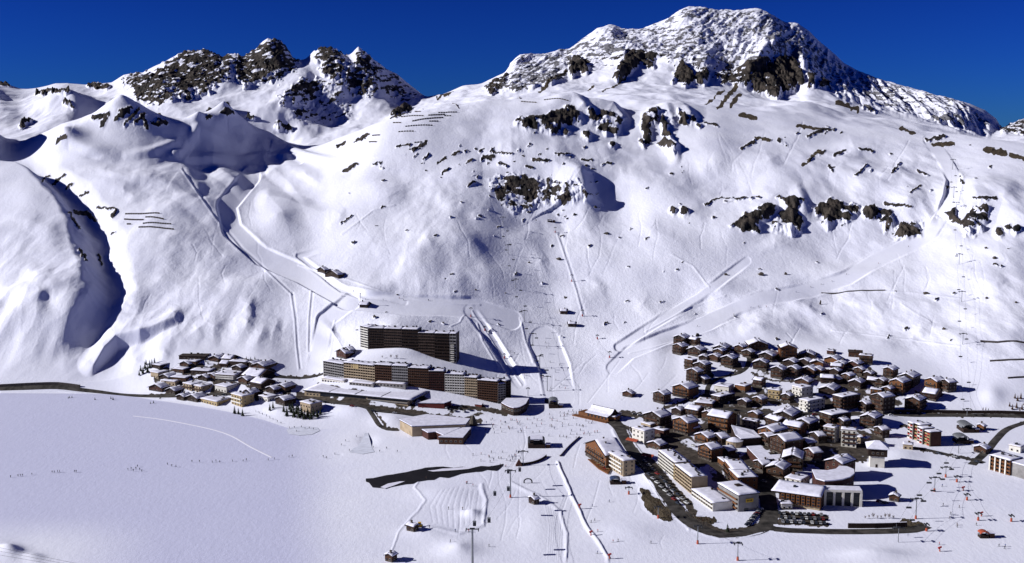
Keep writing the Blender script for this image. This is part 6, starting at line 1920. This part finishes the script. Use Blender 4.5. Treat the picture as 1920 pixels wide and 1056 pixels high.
for k in range(10):
    for dx in (-1, 1):
        hang(CH, along(LINES["c", dx], (k + .3 + .4 * (dx > 0)) / 10.5), "empty chair hanging on the cable of the central chairlift", "chairs of the central chairlift", "lift chair")
for k in range(8):
    for dx in (-1, 1):
        hang(CH, along(LINES["r", dx], (k + .3 + .4 * (dx > 0)) / 8.5), "empty chair hanging on the cable of the far right chairlift", "chairs of the far right chairlift", "lift chair")
for k in range(6):
    for dx in (-1, 1):
        hang(CH, along(LINES["m", dx], (k + .25 + .4 * (dx > 0)) / 6.5), "open chair hanging over the right meadow between the orange-footed towers", "chairs over the right meadow", "lift chair")
GC = ["on the cable between the nearest gondola tower and the lone tall tower", "near the top of the lone tall gondola tower"]
for dx, t in ((-1, .12), (1, .16), (-1, .45), (1, .50), (-1, .72), (1, .76)):
    hang(CA, along(LINES["g", dx], t), "dark gondola cabin hanging over the snow park", "gondola cabins over the snow park", "gondola cabin")

# cables of the cableway passing close to the viewpoint, lower left
for i, (a, b) in enumerate([((-40, 1019), (150, 1058)), ((-40, 1026), (126, 1058)), ((-40, 1034), (100, 1058))]):
    y0 = 420.0
    P = []
    for u, v in (a, b):
        p, dy, dz = raydir(u, v); t = y0 / dy; P.append(Vector((p * t, y0, H + dz * t)))
    d = P[1] - P[0]
    mb = MB(); mb.path([tuple(P[0] - d * 4), tuple(P[0]), tuple(P[1]), tuple(P[1] + d * 1.5 - Vector((0, 0, 6)))], .045, 5)
    tag(mb.build("cable", DARKM), ["uppermost", "middle", "lowest"][i] + " of three dark cables crossing the lower left picture corner", "cable", "cables in the lower left corner")

# ------------------------------------------------------------------ lift stations and huts
def station(name, label, u, v, w, dpt, h, body, cover, cat="lift station"):
    p = at(u, v)
    root = tag(empty(name, tuple(p)), label, cat)
    mb = MB(); mb.box(-w/2, w/2, 0, dpt, -1, h * .45); mb.build("platform", WOODS['dark'], root)
    for sx in (-.42, .42):
        mb = MB(); mb.box(sx * w - .5, sx * w + .5, dpt * .3, dpt * .7, h * .45, h * .8); mb.build("column", STEEL, root)
    mb = MB(); n = 7
    for k in range(n):
        a0, a1 = math.pi * k / n, math.pi * (k + 1) / n
        f = lambda a: (-math.cos(a) * w * .5, h * .78 + math.sin(a) * h * .3)
        (xa, za), (xb, zb) = f(a0), f(a1)
        mb.quad((xa, -.5, za), (xb, -.5, zb), (xb, dpt + .5, zb), (xa, dpt + .5, za)); mb.quad((xa, dpt + .5, za - .3), (xb, dpt + .5, zb - .3), (xb, -.5, zb - .3), (xa, -.5, za - .3)); mb.quad((xa, -.5, za - .3), (xb, -.5, zb - .3), (xb, -.5, zb), (xa, -.5, za))
    c = mb.build("cover", body, root)
    if cover:
        mb = MB(); mb.box(-w * .36, w * .36, 0, dpt, h * 1.055, h * 1.055 + .6); mb.build("snow_cover", SNOWR, c)
    mb = MB(); mb.box(w * .5 + 1, w * .5 + 4, 1, 4.5, -1, 2.8); hb = mb.build("control_hut", WOODS['brown'], root)
    mb = MB(); mb.box(w * .5 + .7, w * .5 + 4.3, .7, 4.8, 2.801, 3.3); mb.build("snow_cover", SNOWR, hb)
    return root
BLUE = mat("blue_cover", (.03, .05, .12), .45)
station("lift_station", "gondola valley station with curved dark cover and wooden platforms on the ski meadow", 1006, 841, 13, 12, 6.5, DARKM, True)
station("lift_station", "grey chairlift valley station in the big blue shadow of the bent block", 1038, 766, 8, 12, 7, STEEL, False)
station("lift_station", "small chairlift station with a dark blue ball-like cover by the tan block", 1154, 909, 7, 6, 4.2, BLUE, False)
station("lift_station", "grey steel-framed valley station on the right, upper one of the pair", 1817, 812, 9, 14, 6.5, STEEL, False)
station("lift_station", "grey steel-framed valley station on the right, lower one of the pair", 1806, 833, 9, 10, 6, STEEL, False)
station("lift_station", "orange bottom station of the right drag lift, nearest to the picture edge", 1846, 1010, 5, 4, 4, ORANGE, False)
station("lift_station", "tiny top station where the drag lift's white track ends on the dome", 1031, 417, 6, 5, 3.6, WOODS['dark'], False)
HUTS = [
 ((596,614,503,513,.7,3,'gable','dark'),"smaller left hut of the lonely farm pair beside the groomed road"),
 ((611,641,507,523,.75,3,'gable','dark'),"longer right hut of the lonely farm pair beside the groomed road"),
 ((675,692,570,578,.8,1,'eaves','dark'),"dark hut beside the tall thin mast on the groomed road"),
 ((1066,1082,605,614,.8,1,'eaves','dark'),"dark hut below the drag lift's foot on the centre slope"),
 ((1051,1065,582,590,.8,1,'eaves','brown'),"little brown lift hut at the drag lift's foot"),
 ((1168,1190,736,746,.7,3,'gable','brown'),"low hut half under snow between ski meadow and village"),
 ((763,781,986,998,.7,3,'eaves','dark'),"dark snow park hut near the yellow snow machine"),
 ((723,742,1038,1055,.6,3,'gable','brown'),"brown hut with snow roof at the bottom edge, beside the lake track"),
 ((992,1008,934,947,.6,4,'gable','dark'),"dark snow park hut beside the tall orange-footed gondola tower"),
 ((632,658,654,674,.6,4,'gable','maroon'),"dark red gabled house left of the high-rise slab's foot"),
 ((645,663,651,668,.6,4,'gable','dark'),"dark gabled house behind the dark red one at the high-rise's foot"),
 ((1668,1690,929,942,.7,3,'gable','brown'),"brown wooden hut on the snow right of the white colonnade"),
 ((1832,1848,795,808,.7,3,'gable','amber'),"amber control cabin beside the steel-framed valley stations"),
]
for (a, lab) in HUTS:
    house(*a, lab, 'hut', 'hut', "huts of the ski area", balc=None, mindep=4, win=True)
# red-brown pyramid tent and the dark berm by the gondola tower
p = at(973, 873)
root = tag(empty("pyramid_tent", tuple(p)), "red-brown pyramid-shaped shelter beside the dark berm on the ski meadow", "tent")
mb = MB(); a = [(-2.6, -2.2, -.3), (2.6, -2.2, -.3), (2.6, 2.2, -.3), (-2.6, 2.2, -.3)]; t = (0, 0, 5.2)
[mb.poly([a[i], a[(i+1) % 4], t]) for i in range(4)]; mb.build("canvas", WOODS['maroon'], root)
mb = MB(); mb.poly([(-.7, -2.25, -.2), (.7, -2.25, -.2), (0, -1.0, 2.4)]); mb.build("entrance", DARKM, root)
wall_line("timber_berm", "dark curved timber berm beside the red-brown pyramid tent", "barrier", [(978,872),(996,869),(1012,863),(1022,856)], 1.8, 2.6, WOODS['dark'])
p = at(676, 574)
root = tag(empty("mast", tuple(p)), "tall thin lattice mast beside a dark hut on the groomed road", "mast")
mb = MB(); [mb.tube((x, y, 0), (x * .3, y * .3, 13), .13, .08, 4) for x in (-.7, .7) for y in (-.7, .7)]; mb.build("lattice", DARKM, root)
mb = MB(); mb.box(-.5, .5, -.5, .5, 12.6, 13.6); mb.build("antenna", STEEL, root)
# start arch
p = at(990, 906)
root = tag(empty("start_arch", tuple(p)), "black inflatable start arch on the ski meadow", "arch")
mb = MB(); pts = [(-2.7, 0, -.2), (-2.7, 0, 1.6), (-2.0, 0, 2.6), (-.8, 0, 3.1), (.8, 0, 3.1), (2.0, 0, 2.6), (2.7, 0, 1.6), (2.7, 0, -.2)]; mb.path(pts, .45, 8); mb.build("tube", DARKM, root, True)
mb = MB(); mb.box(-1.6, 1.6, -.5, -.4, 2.9, 3.3); mb.build("banner", STEEL, root)
# terrace parasols of the wooden restaurant are closed; its deck is sunlit
base = at(1112, 880)
root = tag(empty("terrace", tuple(base)), "sunny yellow-brown terrace with benches in front of the wooden restaurant chalet", "terrace")
mb = MB(); P = [at(1102, 862), at(1122, 880), at(1140, 890), at(1146, 880), at(1128, 866)]
pl = [((q.x - base.x), (q.y - base.y)) for q in P]
ar = sum(pl[i][0]*pl[(i+1) % 5][1] - pl[(i+1) % 5][0]*pl[i][1] for i in range(5))
if ar < 0: pl = pl[::-1]
mb.prism(pl, -1, 1.0); mb.build("deck", WOODS['amber'], root)
R = rnd(3)
for k in range(14):
    t, s = R.random(), R.uniform(.1, .8); q = P[0].lerp(P[2], t).lerp(P[3], s * .6) - base
    mb = MB(); mb.box(q.x - .9, q.x + .9, q.y - .4, q.y + .4, 1.65, 1.78); mb.box(q.x - .1, q.x + .1, q.y - .3, q.y + .3, 1.0, 1.65); mb.build("table", WOODS['yellow'] if k % 3 else REDP, root)
# small machines and nets of the snow park
def snow_cannon(u, v, label):
    p = at(u, v)
    root = tag(empty("snow_cannon", tuple(p)), label, "snow cannon", "snow cannons on the lower runs")
    mb = MB(); mb.tube((0, 0, -.3), (0, 0, 1.7), .45, .3, 8); mb.build("stand", ORANGE, root)
    mb = MB(); mb.tube((-1.0, -.2, 2.0), (1.0, .2, 2.7), .62, .5, 10); mb.build("fan_barrel", REDP, root)
for u, v, l in [(1108,1004,"red snow cannon on the snow crest, upper one of two"),(1143,1047,"red snow cannon on the snow crest, lower one near the bottom edge"),(1087,953,"small red snow cannon midway along the long snow crest"),(1840,968,"red snow cannon beside the small orange towers on the right"),(1762,1034,"red snow cannon with a white plume mound at the lower right"),(1806,920,"red snow cannon beside the right drag lift's middle tower")]:
    snow_cannon(u, v, l)
p = at(785, 988)
root = tag(empty("snow_groomer", tuple(p)), "yellow snow machine parked beside the dark snow park hut", "snow groomer")
mb = MB(); mb.box(-1.9, 1.9, -1.1, 1.1, .5, 1.5); mb.build("body", mat("machine_yellow", (.62, .36, .03), .5), root)
mb = MB(); mb.box(-.3, 1.5, -1.0, 1.0, 1.5, 2.9); cb = mb.build("cab", mat("machine_yellow", (.62, .36, .03)), root)
mb = MB(); mb.box(-.35, 1.3, -1.04, 1.04, 1.8, 2.7); mb.build("cab_window", GLASS, cb)
for sy in (-1.3, 1.3):
    mb = MB(); mb.box(-2.2, 2.2, sy - .4, sy + .4, 0, .75); mb.build("track", DARKM, root)
mb = MB(); mb.box(2.2, 2.5, -1.9, 1.9, .1, 1.2); mb.build("blade", STEEL, root)
# ------------------------------------------------------------------ parked cars
TYRE = mat("tyre_rubber", (.02, .02, .02), .9)
def car_proto(col, name):
    m = mat(name, col, .3)
    root = empty("parked_car", (0, 0, 0))
    mb = MB()
    # side profile swept across the width, tapered at the glasshouse
    low = [(-2.1, .35), (2.1, .35), (2.15, .75), (1.95, .95), (1.0, 1.02), (-1.9, 1.08), (-2.12, .8)]
    for sy in (-.86, .86):
        p = [(x, sy, z) for x, z in low]; mb.poly(p if sy < 0 else p[::-1])
    for i in range(len(low)):
        a, b = low[i], low[(i+1) % len(low)]
        mb.quad((a[0], .86, a[1]), (b[0], .86, b[1]), (b[0], -.86, b[1]), (a[0], -.86, a[1]))
    mb.build("body", m, root)
    mb = MB(); c = [(-1.75, 1.07), (1.0, 1.0), (.35, 1.5), (-1.25, 1.52)]
    for sy, k in ((-1, 0), (1, 1)):
        p = [(c[0][0], sy*.84, c[0][1]), (c[1][0], sy*.84, c[1][1]), (c[2][0], sy*.68, c[2][1]), (c[3][0], sy*.68, c[3][1])]; mb.poly(p if sy < 0 else p[::-1])
    mb.quad((1.0, -.84, 1.0), (1.0, .84, 1.0), (.35, .68, 1.5), (.35, -.68, 1.5)); mb.quad((-1.75, .84, 1.07), (-1.75, -.84, 1.07), (-1.25, -.68, 1.52), (-1.25, .68, 1.52))
    g = mb.build("glasshouse", GLASS, root)
    mb = MB(); mb.box(-1.27, .37, -.69, .69, 1.505, 1.57); mb.build("roof", m, root)
    for x in (-1.35, 1.35):
        for sy in (-.86, .86):
            mb = MB(); mb.tube((x, sy - .1, .33), (x, sy + .1, .33), .33, .33, 10); mb.build("wheel", TYRE, root)
    return root
CARS = [car_proto((.30, .30, .32), "silver_paint"), car_proto((.03, .035, .05), "dark_paint"), car_proto((.6, .6, .6), "white_paint"), car_proto((.20, .025, .025), "crimson_paint")]
CN = ["silver", "dark", "white", "red"]
ci = [0]
def park(u, v, rz, where, group):
    k = (1, 0, 1, 2, 1, 0, 1, 3, 0, 1, 2)[ci[0] % 11]
    ci[0] += 1
    p = at(u, v) + Vector((0, 0, .32))
    c = CARS[k]
    if id(c) not in first:
        first[id(c)] = 1; o = c; o.location = p; o.rotation_euler = (0, 0, rz)
    else:
        o = copy_tree(c, p, rz)
    tag(o, f"{CN[k]} car parked {where}", "car", group)
for k in range(22):
    t = k / 21; u = 1196 + 82 * t; v = 868 + 82 * t
    park(u + (9 if k % 2 else -3), v - (5 if k % 2 else 0), math.radians(-62), "along the main street opposite the long balcony block", "cars along the main street")
for k in range(11):
    t = k / 10; park(1402 + 24 * t, 986 - 29 * t, math.radians(25), "in the slanting row on the snow edge at the road fork", "cars in the slanting row")
for r in range(3):
    for k in range(11):
        if (k * 3 + r) % 7 == 6: continue
        park(1462 + 78 * k / 10 + r * 3, 964 + 8 * r + 3 * k / 10, math.radians(80), "in the car park below the timber hotel", "cars in the hotel car park")
for u, v in [(1648,942),(1654,944),(1660,945)]:
    park(u, v, .5, "on the snow right of the white colonnade", "cars by the colonnade")
for k, (u, v) in enumerate([(1200,780),(1212,783),(1190,778),(1222,786),(1330,768),(1380,771),(1420,774),(1480,777),(1528,779),(1590,780),(1640,781),(1670,780)]):
    park(u, v, .1, "on the upper road behind the lower village" if u > 1300 else "on the square right of the swept-roof restaurant", "cars on the upper road" if u > 1300 else "cars on the restaurant square")
for k, (u, v) in enumerate([(845,770),(853,772),(862,768),(870,773),(880,770),(838,766),(866,763)]):
    park(u, v, 1.2, "in the busy yard below the bent block", "cars in the yard")
for k, (u, v) in enumerate([(660,763),(740,776),(610,756),(520,748),(420,742),(340,744),(700,772)]):
    park(u, v, -.1, "on the lake road near the sports hall" if u > 550 else "on the lake road at the hamlet", "cars on the lake road")
for k, (u, v) in enumerate([(1405,880),(1418,893),(1432,905),(1352,852),(1448,800),(1524,868),(1534,874),(1300,838),(1760,852),(1790,858),(1832,868)]):
    park(u, v, -.8, "in a lane of the lower village" if u < 1600 else "beside the lower right road", "cars in the village lanes" if u < 1600 else "cars by the lower right road")
# orange awnings on the shopping street
for u, v, l in [(1185,831,"orange shop awning beside the white shop building"),(1214,860,"orange shop awning at the upper end of the main street")]:
    p = at(u, v)
    root = tag(empty("shop_awning", tuple(p), math.radians(-40)), l, "awning", "orange awnings")
    mb = MB(); mb.quad((-5, -1.5, 2.4), (5, -1.5, 2.4), (5, 1.5, 3.4), (-5, 1.5, 3.4)); mb.quad((-5, 1.5, 3.3), (5, 1.5, 3.3), (5, -1.5, 2.3), (-5, -1.5, 2.3)); mb.quad((-5, -1.5, 2.0), (5, -1.5, 2.0), (5, -1.5, 2.4), (-5, -1.5, 2.4)); mb.build("canvas", ORANGE, root)
    for x in (-4.8, 4.8):
        mb = MB(); mb.tube((x, -1.4, -.3), (x, -1.4, 2.4), .08, .08, 5); mb.build("post", STEEL, root)

# ------------------------------------------------------------------ skiers and walkers
SKIN = mat("skin", (.42, .25, .18), .7)
JK = {'black': mat("black_jacket", (.015, .015, .02), .8), 'red': mat("red_jacket", (.40, .03, .03), .8), 'blue': mat("blue_jacket", (.03, .06, .22), .8), 'brown': mat("brown_jacket", (.10, .05, .03), .8)}
PANTS = mat("dark_ski_trousers", (.02, .02, .025), .8)
HELM = mat("dark_helmet", (.03, .03, .035), .4)
def person_mesh(col, pose):
    """one continuous skinned body, then hands, helmet, and the trousers / jacket by height"""
    st = pose == 'ski'
    V = {'hip': (0, 0, .92), 'chest': (0, -.06 if st else 0, 1.28), 'neck': (0, -.10 if st else 0, 1.50), 'head': (0, -.13 if st else -.01, 1.66), 'top': (0, -.13 if st else -.01, 1.76)}
    R_ = {'hip': .17, 'chest': .19, 'neck': .08, 'head': .115, 'top': .09}
    E = [('hip', 'chest'), ('chest', 'neck'), ('neck', 'head'), ('head', 'top')]
    for s, q in ((-1, 'L'), (1, 'R')):
        sw = .0 if st else .18 * s
        V['th' + q] = (s * .12, -.02, .82); V['kn' + q] = (s * .13, (-.14 if st else -.05) - sw, .48); V['an' + q] = (s * .14, -sw * .8, .10); V['to' + q] = (s * .15, -.16 - sw * .8, .05)
        V['sh' + q] = (s * .20, V['chest'][1], 1.42); V['el' + q] = (s * .32, -.10 if st else sw * .5, 1.14); V['wr' + q] = (s * .30, -.36 if st else -.06 + sw, .98); V['ha' + q] = (s * .29, -.44 if st else -.08 + sw, .93)
        for a, b in (('hip', 'th'), ('th', 'kn'), ('kn', 'an'), ('an', 'to'), ('chest', 'sh'), ('sh', 'el'), ('el', 'wr'), ('wr', 'ha')):
            E.append((a if a in V else a + q, b + q))
        R_.update({'th' + q: .105, 'kn' + q: .075, 'an' + q: .06, 'to' + q: .06, 'sh' + q: .085, 'el' + q: .06, 'wr' + q: .048, 'ha' + q: .05})
    names = list(V)
    me = bpy.data.meshes.new("person_frame")
    me.from_pydata([V[n] for n in names], [(names.index(a), names.index(b)) for a, b in E], [])
    o = bpy.data.objects.new("person_frame", me); COL.objects.link(o)
    sk = o.modifiers.new("skin", 'SKIN')
    for i, n in enumerate(names):
        me.skin_vertices[0].data[i].radius = (R_[n], R_[n])
    me.skin_vertices[0].data[0].use_root = True
    sb = o.modifiers.new("sub", 'SUBSURF'); sb.levels = 1
    dg = bpy.context.evaluated_depsgraph_get()
    out = bpy.data.meshes.new_from_object(o.evaluated_get(dg))
    bpy.data.objects.remove(o); bpy.data.meshes.remove(me)
    out.name = "person"
    out.materials.clear()
    for m in (PANTS, JK[col], SKIN, HELM): out.materials.append(m)
    for f in out.polygons:
        c = f.center
        if c.z > 1.68 or (c.z > 1.58 and c.y > V['head'][1] + .03): k = 3
        elif c.z > 1.52: k = 2
        elif c.z < .95 and abs(c.x) < .24: k = 0
        else: k = 1
        f.material_index = k
    return out
PM = {}
def person(u, v, label, group, col='black', ski=True, rz=0.0, sc=1.0):
    key = (col, ski)
    if key not in PM:
        PM[key] = person_mesh(col, 'ski' if ski else 'walk')
    p = at(u, v)
    o = bpy.data.objects.new("person", PM[key]); COL.objects.link(o)
    o.location = p; o.rotation_euler = (0, 0, rz); o.scale = (sc,) * 3
    tag(o, label, "person", group)
    if ski:
        if 'ski' not in PM:
            mb = MB(); mb.box(-.05, .05, -.95, .75, 0, .03); mb.poly([(-.05, -.95, .0), (.05, -.95, .0), (.04, -1.12, .12), (-.04, -1.12, .12)]); PM['ski'] = mb.mesh("ski", [DARKM])
            mb = MB(); mb.tube((0, 0, 0), (0, -.25, 1.05), .015, .015, 4); PM['pole'] = mb.mesh("ski_pole", [STEEL])
        for s in (-1, 1):
            c = bpy.data.objects.new("ski", PM['ski']); COL.objects.link(c); c.parent = o; c.location = (s * .15, 0, 0)
            c = bpy.data.objects.new("ski_pole", PM['pole']); COL.objects.link(c); c.parent = o; c.location = (s * .36, -.25, 0)
    return o
RP = random.Random(21)
def crowd(n, area, label, group, ski=True, cols=('black', 'black', 'blue', 'red', 'brown')):
    k = 0
    while k < n:
        us = [a[0] for a in area]; vs = [a[1] for a in area]
        u, v = RP.uniform(min(us), max(us)), RP.uniform(min(vs), max(vs))
        ins = False
        for i in range(len(area)):
            (x1, y1), (x2, y2) = area[i], area[(i+1) % len(area)]
            if (y1 > v) != (y2 > v) and u < (x2-x1)*(v-y1)/(y2-y1) + x1: ins = not ins
        if not ins: continue
        person(u, v, label, group, RP.choice(cols), ski, RP.uniform(-2.5, 2.5), 1.1); k += 1
def spots(pts, label, group, ski=False, cols=('black',)):
    for u, v in pts: person(u, v, label, group, RP.choice(cols), ski, RP.uniform(-3, 3), 1.12)
crowd(70, [(985,775),(1090,770),(1120,800),(1130,830),(1050,820),(960,812),(940,790)], "tiny skier among the crowd on the ski meadow below the swept-roof restaurant", "skiers on the ski meadow")
crowd(24, [(890,790),(940,782),(985,790),(960,815),(900,812)], "tiny walker on the trodden snow below the drum-shaped pavilion", "walkers below the round pavilion", False)
crowd(26, [(880,850),(975,845),(980,865),(950,880),(890,862)], "tiny skier near the stream mouth and the gondola station", "skiers near the stream mouth")
crowd(18, [(1010,640),(1060,640),(1075,740),(1020,745)], "tiny skier coming down the wide run beside the central chairlift", "skiers on the central run")
crowd(14, [(860,600),(930,600),(1000,720),(960,720)], "tiny skier on the beginners' slope above the bent block's end", "skiers on the beginners' slope")
crowd(10, [(560,500),(660,545),(860,570),(650,562)], "tiny skier on the wide groomed road under the central dome", "skiers on the groomed road")
crowd(12, [(1180,650),(1350,595),(1640,495),(1740,445),(1640,500),(1360,605)], "tiny skier on the long groomed run across the right-hand slope", "skiers on the right-hand run")
crowd(12, [(1700,900),(1900,900),(1900,1030),(1740,1040)], "tiny skier on the wide meadow right of the turf mound", "skiers on the right meadow")
crowd(9, [(1100,920),(1180,960),(1250,1030),(1110,1040)], "tiny skier on the open piste left of the road bend", "skiers on the lower piste")
crowd(12, [(780,900),(900,890),(920,1030),(800,1020)], "tiny skier in the snow park left of the tall gondola tower", "skiers in the snow park")
spots([(20,896),(34,894),(38,893),(42,893),(60,891),(98,887),(102,887),(108,886),(112,886),(140,886),(143,886)], "tiny walker on the left part of the trodden line across the frozen lake", "walkers on the lake, left")
spots([(240,882),(246,880),(250,884),(255,880),(262,882),(266,885),(258,876),(314,872),(322,875),(330,876),(360,867),(374,867)], "tiny walker in the middle part of the trodden line across the frozen lake", "walkers on the lake, middle")
spots([(398,868),(405,866),(412,868),(436,866),(456,866),(462,864),(503,864),(515,862),(542,858),(548,857),(606,858),(612,860),(628,853)], "tiny walker on the right part of the trodden line across the frozen lake", "walkers on the lake, right")
spots([(543,804),(552,803),(565,802),(572,805),(580,804),(588,806),(556,810)], "tiny skater on the oval ice rink by the lake shore", "skaters on the rink")
spots([(480,773),(486,776),(492,778),(500,781),(506,785),(512,788),(520,792),(527,795)], "tiny walker on the shore path under the ochre hotel block", "walkers on the shore path")
spots([(655,846),(640,836),(648,828),(668,820),(700,840),(712,848),(725,842),(745,848)], "tiny walker beside the small frozen pond", "walkers at the frozen pond")
